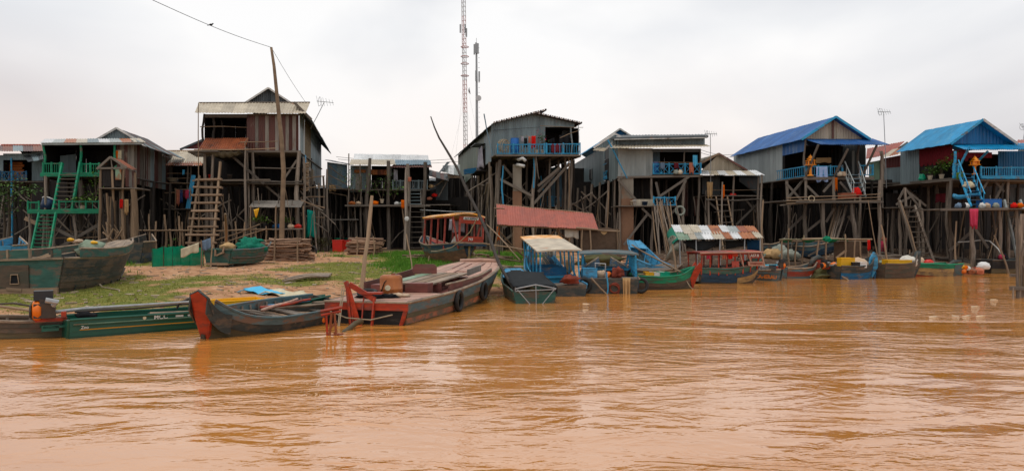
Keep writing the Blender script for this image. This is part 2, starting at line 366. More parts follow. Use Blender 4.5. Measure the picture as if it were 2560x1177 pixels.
def gz(x, y):
    s = float(shore_dist(np.array([x]), np.array([y]))[0])
    return _prof(s, x) + _rough(x, y, s)
def _prof(s, x=0.0):
    m = min(1.0, max(0.0, (x-6)/8.0)); m = m*m*(3-2*m)        # the bank steepens along the fishing boats
    if s > 0: return (.9+.35*m)*(1-math.exp(-s/(9.0-4.3*m)))
    return max(-1.2, s*0.16)
def _rough(x, y, s):
    k = min(1.0, max(0.0, (s+.5)/1.5))
    return k*(0.05*mnoise.noise((x*.35, y*.35, 1.7)) + .022*mnoise.noise((x*1.3, y*1.3, 4.1)))
def gp(px, py):
    """where the photograph pixel meets the bank"""
    d = 6.0
    while d < 90:
        p = P(px, py, d)
        if p.z <= gz(p.x, p.y): return p
        d += .1
    return P(px, py, 90)
def ground(p, z=0.0): p = V(p); return V((p.x, p.y, gz(p.x, p.y)+z))

# lettering meshes are made while the scene is still empty
TEXTS = {}
def make_text(body, size):
    cu = bpy.data.curves.new('lettering', 'FONT'); cu.body = body; cu.size = size; cu.extrude = .004; cu.align_x = 'CENTER'; cu.align_y = 'CENTER'; cu.offset = size*.02
    o = bpy.data.objects.new('lettering_tmp', cu); COL.objects.link(o); bpy.context.view_layer.update(); me = bpy.data.meshes.new_from_object(o.evaluated_get(bpy.context.evaluated_depsgraph_get()))
    TEXTS[body] = ([v.co.copy() for v in me.vertices], [tuple(p.vertices) for p in me.polygons]); bpy.data.objects.remove(o); bpy.data.meshes.remove(me)
for _b, _s in (('MCC', .13), ('Zno', .085), ('C', .12), ('GUT BOREAY', .11), ('743', .17), ('AS7.8', .15), ('KOMPONG', .10), ('CAMERAU', .22), ('E', .2)): make_text(_b, _s)
# ------------------------------------------------------------------ the setting: bank, river, grass
def grass_mask(x, y, s):
    """how much turf grows at a spot of the bank, 0..1"""
    if s < 1.0: return 0.0
    n = mnoise.noise((x*.22, y*.30, 9.3)) + .55*mnoise.noise((x*.8, y*.9, 3.3)) + .3*mnoise.noise((x*2.3, y*2.3, 5.3))
    left = 1.0 if x < 0 else max(0.0, 1-x/5.5)
    k = .34 + n*1.4
    if s < 3: k -= (3-s)*.18
    px = CX + x*FPX/y
    if y > 28: k += .9*min(1, max(0, (px+70*mnoise.noise((x*.5, y*.3, 2.2))-930)/70))*min(1, max(0, (1345-px)/40))                       # lush strip round the stranded orange-roofed boat
    if px < 360 and y > 20: k += .25
    d = y
    if 17 < s < 22 and px < 900: k += .2
    return min(1.0, max(0.0, k))*left
def build_ground():
    xs = [-3000, -900, -300, -120, -70, -55] + list(np.arange(-44, 62, .42)) + [64, 72, 90, 140, 300, 900, 3000]
    ys = [-300, -80, -20, 0, 5] + list(np.arange(8, 64, .42)) + [66, 70, 80, 100, 150, 300, 900, 3500]
    X, Y = np.meshgrid(xs, ys); S = shore_dist(X, Y); vs = []; gm = []; sd = []; md = []
    for j in range(len(ys)):
        for i in range(len(xs)):
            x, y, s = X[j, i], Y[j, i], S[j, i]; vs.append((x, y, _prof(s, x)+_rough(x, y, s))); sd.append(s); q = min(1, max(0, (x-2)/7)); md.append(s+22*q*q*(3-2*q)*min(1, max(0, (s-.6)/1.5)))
            gm.append(grass_mask(x, y, s) if (y > 8 and abs(x) < 70 and y < 70) else 0.0)
    nx = len(xs); fs = [(j*nx+i, j*nx+i+1, (j+1)*nx+i+1, (j+1)*nx+i) for j in range(len(ys)-1) for i in range(nx-1)]
    m = bpy.data.materials.new('bank_earth'); m.use_nodes = True; nt = m.node_tree; N = nt.nodes.new; L = nt.links.new; b = nt.nodes['Principled BSDF']
    pos = N('ShaderNodeNewGeometry').outputs['Position']
    def noise(scale, det=6, rough=.6):
        n = N('ShaderNodeTexNoise'); n.inputs['Scale'].default_value = scale; n.inputs['Detail'].default_value = det; n.inputs['Roughness'].default_value = rough; L(pos, n.inputs['Vector']); return n.outputs['Fac']
    def ramp(f, stops):
        r = N('ShaderNodeValToRGB'); L(f, r.inputs[0]); e = r.color_ramp.elements; e[0].position, e[0].color = stops[0][0], (*stops[0][1], 1); e[1].position, e[1].color = stops[-1][0], (*stops[-1][1], 1)
        for p, c in stops[1:-1]: q = e.new(p); q.color = (*c, 1)
        return r.outputs[0]
    def mix(f, a, c):
        x = N('ShaderNodeMixRGB'); L(f, x.inputs[0])
        for k, val in ((1, a), (2, c)):
            if isinstance(val, tuple): x.inputs[k].default_value = (*val, 1)
            else: L(val, x.inputs[k])
        return x.outputs[0]
    def rng(f, a, c):
        r = N('ShaderNodeMapRange'); r.inputs[1].default_value = a; r.inputs[2].default_value = c; L(f, r.inputs[0]); return r.outputs[0]
    dirt = ramp(noise(2.4, 8, .65), [(.30, (.15, .07, .035)), (.43, (.42, .21, .105)), (.56, (.56, .31, .17)), (.72, (.70, .45, .28))])
    turf = ramp(noise(3.2, 7, .7), [(.3, (.07, .11, .014)), (.5, (.18, .19, .035)), (.7, (.33, .26, .075))])
    ag = N('ShaderNodeAttribute'); ag.attribute_name = 'turf'; asd = N('ShaderNodeAttribute'); asd.attribute_name = 'shore'; amd = N('ShaderNodeAttribute'); amd.attribute_name = 'mud'
    ad = N('ShaderNodeMath'); ad.operation = 'ADD'; L(ag.outputs['Fac'], ad.inputs[0])
    sb = N('ShaderNodeMath'); sb.operation = 'MULTIPLY_ADD'; L(noise(5.0, 7, .75), sb.inputs[0]); sb.inputs[1].default_value = 1.5; sb.inputs[2].default_value = -.75; L(sb.outputs[0], ad.inputs[1])
    c = mix(rng(ad.outputs[0], .38, .62), dirt, turf)
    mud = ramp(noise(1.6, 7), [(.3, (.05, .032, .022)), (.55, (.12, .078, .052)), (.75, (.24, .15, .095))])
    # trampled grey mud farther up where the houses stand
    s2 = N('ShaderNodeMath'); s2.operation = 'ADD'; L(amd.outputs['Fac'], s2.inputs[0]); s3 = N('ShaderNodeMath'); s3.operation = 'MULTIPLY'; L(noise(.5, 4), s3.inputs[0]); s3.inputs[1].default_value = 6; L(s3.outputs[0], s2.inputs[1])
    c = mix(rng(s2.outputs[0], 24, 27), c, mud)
    wet = rng(asd.outputs['Fac'], 1.6, .2); c = mix(wet, c, (.26, .125, .062))
    L(c, b.inputs['Base Color']); b.inputs['Roughness'].default_value = .9; b.inputs['Specular IOR Level'].default_value = .15
    bp = N('ShaderNodeBump'); bp.inputs['Strength'].default_value = .8; bp.inputs['Distance'].default_value = .16; L(noise(3.6, 8, .72), bp.inputs['Height']); L(bp.outputs[0], b.inputs['Normal'])
    MATS['bank_earth'] = m
    me = _mesh('ground', vs, fs, 'bank_earth', True)
    for nm, data in (('turf', gm), ('shore', sd), ('mud', md)):
        a = me.attributes.new(nm, 'FLOAT', 'POINT'); a.data.foreach_set('value', np.array(data, np.float32))
    o = bpy.data.objects.new('ground', me); COL.objects.link(o); tag(o, kind='structure', label='river bank of orange earth, moss turf and grey mud')
build_ground()

def build_water():
    m = bpy.data.materials.new('river_water'); m.use_nodes = True; nt = m.node_tree; N = nt.nodes.new; L = nt.links.new; b = nt.nodes['Principled BSDF']
    pos = N('ShaderNodeNewGeometry').outputs['Position']
    def noise(sc, det, rough=.5, dist=0.0, loc=(0, 0, 0), rot=0.0):
        mp = N('ShaderNodeMapping'); mp.inputs['Scale'].default_value = sc; mp.inputs['Location'].default_value = loc; mp.inputs['Rotation'].default_value = (0, 0, rot); L(pos, mp.inputs[0])
        n = N('ShaderNodeTexNoise'); n.inputs['Scale'].default_value = 1; n.inputs['Detail'].default_value = det; n.inputs['Roughness'].default_value = rough; n.inputs['Distortion'].default_value = dist; L(mp.outputs[0], n.inputs['Vector']); return n.outputs['Fac']
    def math_(op, a, c):
        x = N('ShaderNodeMath'); x.operation = op
        for k, val in ((0, a), (1, c)):
            if isinstance(val, (int, float)): x.inputs[k].default_value = val
            else: L(val, x.inputs[k])
        return x.outputs[0]
    def rng(f, a, c, lo, hi):
        r = N('ShaderNodeMapRange'); r.inputs[1].default_value = a; r.inputs[2].default_value = c; r.inputs[3].default_value = lo; r.inputs[4].default_value = hi; r.interpolation_type = 'SMOOTHSTEP'; L(f, r.inputs[0]); return r.outputs[0]
    calm = rng(noise((.10, .22, 1), 3, .5, .8, (3.1, 7.7, 0), .15), .43, .58, .10, 1.0)           # slick patches between ruffled ones
    ripple = noise((2.3, 3.8, 1), 3, .55, .6, (0, 0, 0), .12)
    fine = noise((5.0, 11.0, 1), 4, .65, .4, (2, 5, 0), .05)
    chop = noise((.62, 1.2, 1), 3, .5, 2.0, (11, 3, 0), -.1)
    swell = noise((.22, .42, 1), 2, .4, 1.2, (4, 9, 0), .2)
    h = math_('ADD', math_('MULTIPLY', math_('ADD', math_('MULTIPLY', ripple, .034), math_('MULTIPLY', fine, .0036)), math_('ADD', calm, .12)), math_('ADD', math_('MULTIPLY', math_('MULTIPLY', chop, .042), math_('ADD', math_('MULTIPLY', calm, .7), .3)), math_('MULTIPLY', swell, .045)))
    bp = N('ShaderNodeBump'); bp.inputs['Strength'].default_value = 1.0; bp.inputs['Distance'].default_value = 1.0; L(h, bp.inputs['Height']); L(bp.outputs[0], b.inputs['Normal'])
    silt = N('ShaderNodeMixRGB'); silt.inputs[1].default_value = (.61, .25, .05, 1); silt.inputs[2].default_value = (.49, .19, .034, 1); L(noise((.3, .8, 1), 5, .6, 1.0), silt.inputs[0])
    L(silt.outputs[0], b.inputs['Base Color']); b.inputs['Roughness'].default_value = .015; b.inputs['IOR'].default_value = 1.9; b.inputs['Specular IOR Level'].default_value = .5
    MATS['river_water'] = m
    me = _mesh('river', [(-3000, -300, 0), (3000, -300, 0), (3000, 3500, 0), (-3000, 3500, 0)], [(0, 1, 2, 3)], 'river_water', False)
    o = bpy.data.objects.new('river', me); COL.objects.link(o); tag(o, kind='structure', label='muddy orange brown river with ruffled and slick patches')
build_water()

def build_grass():
    rg = random.Random(21); vs = []; fs = []; bright = ([], []); cnt = 0
    def blade(vv, ff, p, h, w, a):
        d = V((math.cos(a), math.sin(a), 0)); ln = V((rg.uniform(-.5, .5), rg.uniform(-.5, .5), 0))*h; o = len(vv)
        vv += [p-d*w, p+d*w, p+ln+V((0, 0, h))]; ff.append((o, o+1, o+2))
    n = 0
    while n < 52000:
        y = rg.uniform(18, 47); x = rg.uniform(-.72*y, min(6, .2*y))
        s = float(shore_dist(np.array([x]), np.array([y]))[0]) if n % 1 == 0 else 0
        n += 1
        if s < 1.2: continue
        k = grass_mask(x, y, s)
        if rg.random() > k*1.2-.15: continue
        px = CX+x*FPX/y; lush = (950 < px+90*mnoise.noise((x*.5, y*.3, 2.2))+rg.uniform(-40, 40) < 1340 and y > 31+2*rg.random()) or (px+110*mnoise.noise((x*.6, y*.4, 7.2))+rg.uniform(-60, 60) < 330 and y > 27+3*rg.random()) or (640 < px < 860 and y > 40)
        p = V((x, y, _prof(s, x)+_rough(x, y, s)-.01))
        for _ in range(2 if not lush else 4):
            q = p + V((rg.uniform(-.1, .1), rg.uniform(-.1, .1), 0))
            if lush: blade(bright[0], bright[1], q, rg.uniform(.07, .24), rg.uniform(.010, .02), rg.uniform(0, 3.1))
            else: blade(vs, fs, q, rg.uniform(.02, .07), rg.uniform(.010, .022), rg.uniform(0, 3.1))
    mat('turf_blade', (.22, .26, .055), (.34, .30, .09), (.6, .6, .6), rough=.8, var=0, bump=0, coord='geo')
    mat('grass_blade', (.075, .21, .022), (.15, .31, .045), (.8, .8, .8), rough=.7, var=0, bump=0, coord='geo')
    solo('turf', type('G', (), dict(v=[V(p) for p in vs], f=fs, xf=None)), 'turf_blade', 'short olive moss turf patched over the orange bank', 'grass', kind='stuff')
    solo('grass', type('G', (), dict(v=[V(p) for p in bright[0]], f=bright[1], xf=None)), 'grass_blade', 'taller bright green grass along the foot of the stilt houses', 'grass', kind='stuff')
    # scraps, chips and clods lying on the bank: nobody could count them
    mb = MB()
    for _ in range(2200):
        y = rg.uniform(20, 46); x = rg.uniform(-.66*y, .62*y)
        s = float(shore_dist(np.array([x]), np.array([y]))[0])
        if s < .8 or s > 22: continue
        p = V((x, y, _prof(s, x)+_rough(x, y, s)+.012)); R = Matrix.Rotation(rg.uniform(0, 6), 3, 'Z') @ Matrix.Rotation(rg.uniform(-.3, .3), 3, 'X')
        mb.box(p, (rg.uniform(.03, .05)/max(.12, rg.random()), rg.uniform(.03, .09), rg.uniform(.01, .05)), R)
    solo('litter', mb, 'litter', 'scraps of wood, bark and rubbish scattered over the bank', 'litter', kind='stuff')
build_grass()

def build_foam():
    """froth specks drifting in curved streaks on the current"""
    rg = random.Random(5); mb = MB()
    for k in range(7):
        x0, y0 = rg.uniform(-5, 7), rg.uniform(9, 16); a = rg.uniform(-.25, .3); L_ = rg.uniform(1, 4)
        for i in range(int(L_*9)):
            t = rg.random()*L_; x, y = x0+t+rg.gauss(0, .06), y0+a*t+.3*math.sin(t*1.3+k)+rg.gauss(0, .08); r = rg.uniform(.004, .011)
            mb.lathe((x, y, -.002), [(r, 0), (r*.9, .003), (r*.4, .004)], 6)
    mat('froth', (.80, .66, .50), (.7, .55, .4), rough=.6, var=0, bump=0, k=1)
    solo('foam', mb, 'froth', 'pale froth specks drifting in streaks on the brown river', 'foam', kind='stuff')
build_foam()
# ------------------------------------------------------------------ house building kit
class Fr:
    """the frame of a house front: a vertical plane through pixel column px at depth d, turned by yaw; u along the front, v into the house"""
    def __init__(s, px, d, yaw, name=None, label=None, cat='house', group=None, base=None):
        s.o = V(((px-CX)*d/FPX, d, 0)); a = math.radians(yaw); s.u = V((math.cos(a), math.sin(a), 0)); s.n = V((-math.sin(a), math.cos(a), 0))
        if name:
            b = s.o if base is None else s.at(base, HY+30)
            s.root = thing(name, label, cat, ground(b), group)
    def at(s, px, py, v=0.0):
        dx, dz = (px-CX)/FPX, (HY-py)/FPX
        t = (s.o.dot(s.n)+v)/(dx*s.n.x + s.n.y); return V((dx*t, t, CZ+dz*t))
    def z(s, py, px, v=0.0): return s.at(px, py, v).z
    def back(s, p, dv): return p + s.n*dv
    # --- pieces
    def post(s, px, ytop, v=0.0, r=.085, m='post_wood', name='stilt', lean=0.0):
        t = s.at(px, ytop, v); b = V((t.x+lean*t.y/FPX, t.y, 0)); return log(name, ground(b, -.35), t, r, m, s.root)
    def pole(s, x0, y0, x1, y1, v=0.0, r=.05, m='post_wood', name='pole', v1=None):
        return log(name, s.at(x0, y0, v), s.at(x1, y1, v if v1 is None else v1), r, m, s.root)
    def plank(s, x0, y0, x1, y1, v=0.0, w=.15, h=.05, m='board_grey', name='board', v1=None):
        return board(name, s.at(x0, y0, v), s.at(x1, y1, v if v1 is None else v1), w, h, m, s.root)
    def wall(s, x0, x1, yt0, yt1, yb0, yb1=None, v=0.0, n=4, m='zinc', name='wall_sheet', waves=4):
        yb1 = yb0 if yb1 is None else yb1; ms = m if isinstance(m, (list, tuple)) else [m]
        for i in range(n):
            f0, f1 = i/n, (i+1)/n; l = lambda a, b, f: a+(b-a)*f; e = .004*(-1)**i
            a = s.at(l(x0, x1, f0), l(yb0, yb1, f0), v+e); b = s.at(l(x0, x1, f1), l(yb0, yb1, f1), v+e)
            c = s.at(l(x0, x1, f1), l(yt0, yt1, f1), v+e); d = s.at(l(x0, x1, f0), l(yt0, yt1, f0), v+e)
            part(name, MB().sheet(a, b, c, d, waves, .014), ms[i % len(ms)], s.root)
    def side(s, px, yt, yb, v0, v1, n=4, m='zinc', name='wall_sheet', zt1=None, zb1=None, waves=4, off=0.0):
        """a wall running back from the front at column px; zt1/zb1 raise the far end"""
        t = s.back(s.at(px, yt, 0), v0)+s.u*off; b = s.back(s.at(px, yb, 0), v0)+s.u*off; t.x, t.y = b.x, b.y; D = v1-v0; ms = m if isinstance(m, (list, tuple)) else [m]
        for i in range(n):
            f0, f1 = i/n, (i+1)/n; e = s.u*(.004*(-1)**i)
            T = lambda f: s.back(t, D*f) + V((0, 0, (zt1 or 0)*f)); B = lambda f: s.back(b, D*f) + V((0, 0, (zb1 or 0)*f))
            part(name, MB().sheet(B(f0)+e, B(f1)+e, T(f1)+e, T(f0)+e, waves, .014), ms[i % len(ms)], s.root)
    def roof(s, a, b, c, d, n=5, m='zinc', name='roof_sheet', waves=4, amp=.02, jit=.03):
        """sheets side by side from edge a-d to edge b-c; a-b is the eave"""
        ms = m if isinstance(m, (list, tuple)) else [m]; a, b, c, d = V(a), V(b), V(c), V(d)
        for i in range(n):
            f0, f1 = i/n, (i+1)/n; j = V((0, 0, .006*(-1)**i)); q = (a-d).normalized()*rnd.uniform(-jit, jit)
            part(name, MB().sheet(a.lerp(b, f0)+j+q, a.lerp(b, f1)+j+q, d.lerp(c, f1)+j, d.lerp(c, f0)+j, waves, amp), ms[i % len(ms)], s.root)
    def rail(s, x0, x1, yt, yb, v=0.0, n=12, m='blue_paint', yt1=None, yb1=None, style='bar', posts=3, v1=None, th=.05, bt=.028):
        yt1 = yt if yt1 is None else yt1; yb1 = yb if yb1 is None else yb1; v1 = v if v1 is None else v1
        A, B = s.at(x0, yt, v), s.at(x1, yt1, v1); C, D = s.at(x0, yb, v), s.at(x1, yb1, v1); C.x, C.y, D.x, D.y = A.x, A.y, B.x, B.y
        mb = MB().beam(A, B, .055, .06)
        mb.beam(C, D, .05, .05)
        for i in range(posts):
            f = i/(posts-1); mb.beam(C.lerp(D, f)-V((0, 0, .03)), A.lerp(B, f)+V((0, 0, .08)), .075, .075, (0, 1, 0))
        o = part('railing', mb, m, s.root)
        if style == 'bar':
            for i in range(n):
                f = (i+.5)/n; board('baluster', C.lerp(D, f), A.lerp(B, f), bt, bt, m, o, up=(0, 1, 0))
        elif style == 'cross':
            for i in range(n):
                f0, f1 = i/n, (i+1)/n; board('baluster', C.lerp(D, f0), A.lerp(B, f1), bt, bt, m, o, up=(0, 1, 0)); board('baluster', A.lerp(B, f0), C.lerp(D, f1), bt, bt, m, o, up=(0, 1, 0)); board('baluster', C.lerp(D, f1), A.lerp(B, f1), bt*1.4, bt*1.4, m, o, up=(0, 1, 0))
        return o
    def floor(s, x0, x1, y, v0, v1, m='board_grey', name='floor_board', th=.06, bw=.45):
        """deck boards laid along the front, from v0 back to v1"""
        a, b = s.at(x0, y, v0), s.at(x1, y, v0); b.z = a.z; n = max(1, int(round(abs(v1-v0)/bw)))
        for i in range(n):
            f = (i+.5)/n*(v1-v0); board(name, s.back(a, f)+V((0, 0, .004*(i % 2))), s.back(b, f)+V((0, 0, .004*(i % 2))), (v1-v0)/n-.012, th, m, s.root)
    def joists(s, x0, x1, y, v0, v1, n, m='old_shaded_post', r=.06):
        a, b = s.at(x0, y, v0), s.at(x1, y, v0); b.z = a.z
        for i in range(n):
            p = a.lerp(b, (i+.5)/n); log('joist', p, s.back(p, v1-v0), r, m, s.root)
    def stilts(s, x0, x1, y, vs, n, r=.075, m='old_shaded_post', m2='old_shaded_post', jit=.25, lean=.12):
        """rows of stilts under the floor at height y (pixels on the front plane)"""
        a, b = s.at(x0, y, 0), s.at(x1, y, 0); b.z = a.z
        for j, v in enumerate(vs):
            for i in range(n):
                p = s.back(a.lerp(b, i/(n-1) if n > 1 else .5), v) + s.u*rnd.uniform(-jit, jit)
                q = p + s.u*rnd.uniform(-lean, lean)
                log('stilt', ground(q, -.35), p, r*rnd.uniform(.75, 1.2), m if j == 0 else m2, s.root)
    def braces(s, x0, x1, yt, v, n, m='post_wood', r=.05):
        a, b = s.at(x0, yt, v), s.at(x1, yt, v); b.z = a.z; g = gz(a.x, a.y)
        for i in range(n):
            f = rnd.random(); w = rnd.uniform(.8, 2.2)*rnd.choice((-1, 1)); h = a.z-g
            p = a.lerp(b, f); p.z = a.z-rnd.uniform(0, .45)*h; q = p + s.u*w; q.z = max(g+.1, p.z-rnd.uniform(.5, 1.3)*abs(w)); q = s.back(q, rnd.uniform(-.3, .3))
            log('brace', p, q, r*rnd.uniform(.7, 1.15), m, s.root)
    def clutter(s, x0, x1, yt, v0, v1, n, m='pole_pale'):
        n = int(n*1.35)
        """thin upright and slanting poles standing about under a floor"""
        a, b = s.at(x0, yt, 0), s.at(x1, yt, 0); b.z = a.z
        for i in range(n):
            p = s.back(a.lerp(b, rnd.random()), rnd.uniform(v0, v1)); q = p + s.u*rnd.uniform(-1, 1)*rnd.choice((.3, .6, 1.4)); p.z -= rnd.uniform(0, .4)*(p.z-.8)
            log('pole', ground(q, -.2), p, rnd.uniform(.018, .045), rnd.choice((m, 'post_wood', 'post_wood', 'post_wood', 'old_shaded_post', 'old_shaded_post')), s.root)
    def screen(s, x0, x1, yt, v, m='board_dark', bw=.38, gap=-.02, name='shade_screen_board'):
        """upright boards down to the ground, added behind the stilts to shut out light"""
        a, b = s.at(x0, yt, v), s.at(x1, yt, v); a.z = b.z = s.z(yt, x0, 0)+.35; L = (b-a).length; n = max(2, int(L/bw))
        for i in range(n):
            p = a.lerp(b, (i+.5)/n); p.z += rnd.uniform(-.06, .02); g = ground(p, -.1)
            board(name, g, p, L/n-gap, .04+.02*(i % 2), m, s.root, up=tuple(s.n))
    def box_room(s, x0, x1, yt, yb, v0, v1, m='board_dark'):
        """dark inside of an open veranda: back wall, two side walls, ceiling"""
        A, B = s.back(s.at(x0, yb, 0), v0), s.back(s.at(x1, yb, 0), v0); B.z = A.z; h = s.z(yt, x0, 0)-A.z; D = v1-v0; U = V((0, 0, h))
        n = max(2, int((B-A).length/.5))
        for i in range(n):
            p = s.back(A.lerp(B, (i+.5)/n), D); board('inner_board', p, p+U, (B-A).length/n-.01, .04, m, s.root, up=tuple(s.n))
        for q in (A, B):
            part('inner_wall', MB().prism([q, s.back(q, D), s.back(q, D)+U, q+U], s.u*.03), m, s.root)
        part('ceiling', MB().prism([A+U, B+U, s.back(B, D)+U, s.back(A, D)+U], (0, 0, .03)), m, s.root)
    def gable(s, xl, xr, xp, yp, yb, v, m='zinc', n=6, name='gable_sheet', yb1=None):
        """triangular front of upright sheets; peak at (xp, yp)"""
        yb1 = yb if yb1 is None else yb1
        top = lambda x: yb+(yp-yb)*(x-xl)/(xp-xl) if x < xp else yb1+(yp-yb1)*(xr-x)/(xr-xp)
        bot = lambda x: yb+(yb1-yb)*(x-xl)/(xr-xl)
        xs = sorted(set([xl+(xr-xl)*i/n for i in range(n+1)]+[xp]))
        for i, (a, b) in enumerate(zip(xs[:-1], xs[1:])):
            e = .004*(-1)**i; part(name, MB().sheet(s.at(a, bot(a)+.5, v+e), s.at(b, bot(b)+.5, v+e), s.at(b, top(b), v+e), s.at(a, top(a), v+e), 3, .012), m, s.root)
def ladder(name, tl, tr, bl, br, n, ms, mr, label, w=.07, rw=.09, rh=.03, cat='ladder', f0=.05, f1=.95, over=0.0, rail=None, group=None, label_rail=None, round_=False):
    root = thing(name, label, cat, (V(bl)+V(br))/2, group)
    for a, b in ((bl, tl), (br, tr)):
        if round_: log('stringer', a, b, w*.6, ms, root)
        else: board('stringer', a, b, w, w*1.5, ms, root, up=(0, 1, .2))
    for i in range(n):
        f = f0+(f1-f0)*i/(n-1); a = V(bl).lerp(tl, f); b = V(br).lerp(tr, min(1.05, max(0, (a.z-V(br).z)/(V(tr).z-V(br).z)))); d = (b-a).normalized()*(over+rnd.uniform(0, over)); j = rnd.uniform(-.02, .02)*(1 if over else .3)
        board('step', a-d+V((0, -.02, j)), b+d+V((0, -.02, -j)), rw, rh, mr, root, up=(0, .15, 1))
    if rail:
        for a, b in ((bl, tl), (br, tr)):
            h = V((0, 0, rail)); mb = MB().beam(V(a)+h, V(b)+h, .05, .05); o = part('handrail', mb, ms, root)
            for i in range(4):
                f = (i+.3)/4; q = V(a).lerp(V(b), f); board('baluster', q, q+h, .03, .03, ms, o, up=(0, 1, 0))
    return root

# --- small goods
def hang_cloth(name, a, b, drop, m, label, cat='laundry', taper=.0, seed=0, wave=.05, group=None, n=9):
    a, b = V(a), V(b); sd = (b-a).normalized(); nn = sd.cross(V((0, 0, 1)))
    def fn(u, t):
        x = u-.5; k = 1-taper*t; p = a.lerp(b, .5+x*k); w = wave*math.sin(u*13+seed)*(.25+t) + wave*.5*math.sin(u*29+seed*2)*t
        return p + nn*w + V((0, 0, -drop*t*(1+.10*math.sin(u*9+seed*3))))
    return solo(name, MB().surf(fn, n, 6, .012), m, label, cat, group, True)
def plant(name, base, h, w, label, m='leaf', n=40, pot=None, group=None, leaf=.12, stems=5):
    root = thing(name, label, 'plant', base, group); b = V(base); rr = random.Random(int(abs(b.x*100))); z0 = 0
    if pot:
        part('pot', MB().lathe(b, [(.09, 0), (.14, .24), (.155, .25), (.155, .28), (.12, .28), (.11, .2)], 10), pot, root); z0 = .22
    st = MB(); lf = MB(); tips = []
    for i in range(stems):
        t = b+V((rr.uniform(-w, w)*.5, rr.uniform(-w, w)*.4, z0+h*rr.uniform(.55, 1))); st.tube([b+V((0, 0, z0*.5)), b.lerp(t, .5)+V((rr.uniform(-.03, .03), 0, .05)), t], [.014, .011, .006], 5); tips.append(t)
    for i in range(n):
        t = rr.choice(tips); c = t+V((rr.gauss(0, w*.22), rr.gauss(0, w*.2), rr.gauss(0, h*.16)-h*.1)); a = rr.uniform(0, 6.28); e = rr.uniform(-.6, .6)
        d = V((math.cos(a)*math.cos(e), math.sin(a)*math.cos(e), math.sin(e))); q = d.cross(V((0, 0, 1))).normalized(); L = leaf*rr.uniform(.7, 1.3)
        lf.add([c, c+d*L*.5+q*L*.22, c+d*L-V((0, 0, L*.2)), c+d*L*.5-q*L*.22], [(0, 1, 2, 3)])
    part('stem', st, 'bark', root); part('foliage', lf, m, root)
    return root
def barrel(name, base, r, h, m, label, cat='barrel', group=None, lid=True, tilt=None):
    root = thing(name, label, cat, base, group); b = V(base)
    part('body', MB().lathe(b, [(r*.9, 0), (r, h*.05), (r, h*.3), (r*1.04, h*.33), (r, h*.36), (r, h*.64), (r*1.04, h*.67), (r, h*.7), (r, h*.95), (r*.93, h)], 14, tilt), m, root, True)
    if lid: part('lid', MB().lathe(b+V((0, 0, h+.003)), [(r*.95, 0), (r*.95, h*.05), (r*.4, h*.07), (r*.35, h*.07)], 14), m, root)
    return root
def basket(name, base, r, h, m, label, cat='basket', group=None):
    return solo(name, MB().lathe(base, [(r*.8, 0), (r, h), (r*1.08, h), (r*1.08, h*.9), (r*1.02, h*.9), (r*.95, h*.97), (r*.74, .03), (r*.1, .03)], 12), m, label, cat, group, True)
def crate(name, base, sz, m, label, cat='crate', group=None, rz=0.0):
    root = thing(name, label, cat, base, group); b = V(base); x, y, z = sz; R = Matrix.Rotation(rz, 3, 'Z'); t = .02
    part('bottom', MB().box(b+V((0, 0, t/2)), (x, y, t), R), m, root)
    for d, s2 in ((V((x/2-t/2, 0, z/2)), (t, y-2*t-.004, z-.01)), (V((-x/2+t/2, 0, z/2)), (t, y-2*t-.004, z-.01)), (V((0, y/2-t/2, z/2)), (x, t, z-.01)), (V((0, -y/2+t/2, z/2)), (x, t, z-.01))):
        part('panel', MB().box(b+R @ (d+V((0, 0, t))), s2, R), m, root)
    part('rim', MB().tube([b+R @ V((i*x/2, j*y/2, z+t)) for i, j in ((-1, -1), (1, -1), (1, 1), (-1, 1))], t*.8, 5, True), m, root)
    return root
def sack(name, base, r, m, label, cat='sack', group=None, seed=1, amt=.4):
    r = V(r); return solo(name, MB().blob(V(base)+V((0, 0, r.z*.75)), r, seed, amt, 16, 10, 2.0, r.z*.75), m, label, cat, group, True)
def antenna(base, top, label, yaw=0.0, size=.55):
    root = thing('television_aerial', label, 'aerial', base); b, t = V(base), V(top)
    part('mast', MB().tube([b, b.lerp(t, .5)+V((.02, 0, 0)), t], .022, 5), 'galvanised', root)
    d = V((math.cos(yaw), math.sin(yaw), 0)); q = V((-d.y, d.x, 0)); bm = MB().tube([t-d*size*.5, t+d*size*.6], .018, 4); o = part('boom', bm, 'galvanised', root)
    for i in range(6):
        c = t+d*size*(-.45+.2*i); l = size*(.42-.04*i); part('element', MB().tube([c-q*l*.5-V((0, 0, l*.85)), c+q*l*.5+V((0, 0, l*.85))], .012, 4), 'galvanised', root)
    part('reflector', MB().torus(t-d*size*.3, size*.28, .010, V((d)).to_track_quat('Z', 'Y').to_matrix(), 12, 4), 'galvanised', root)
    return root
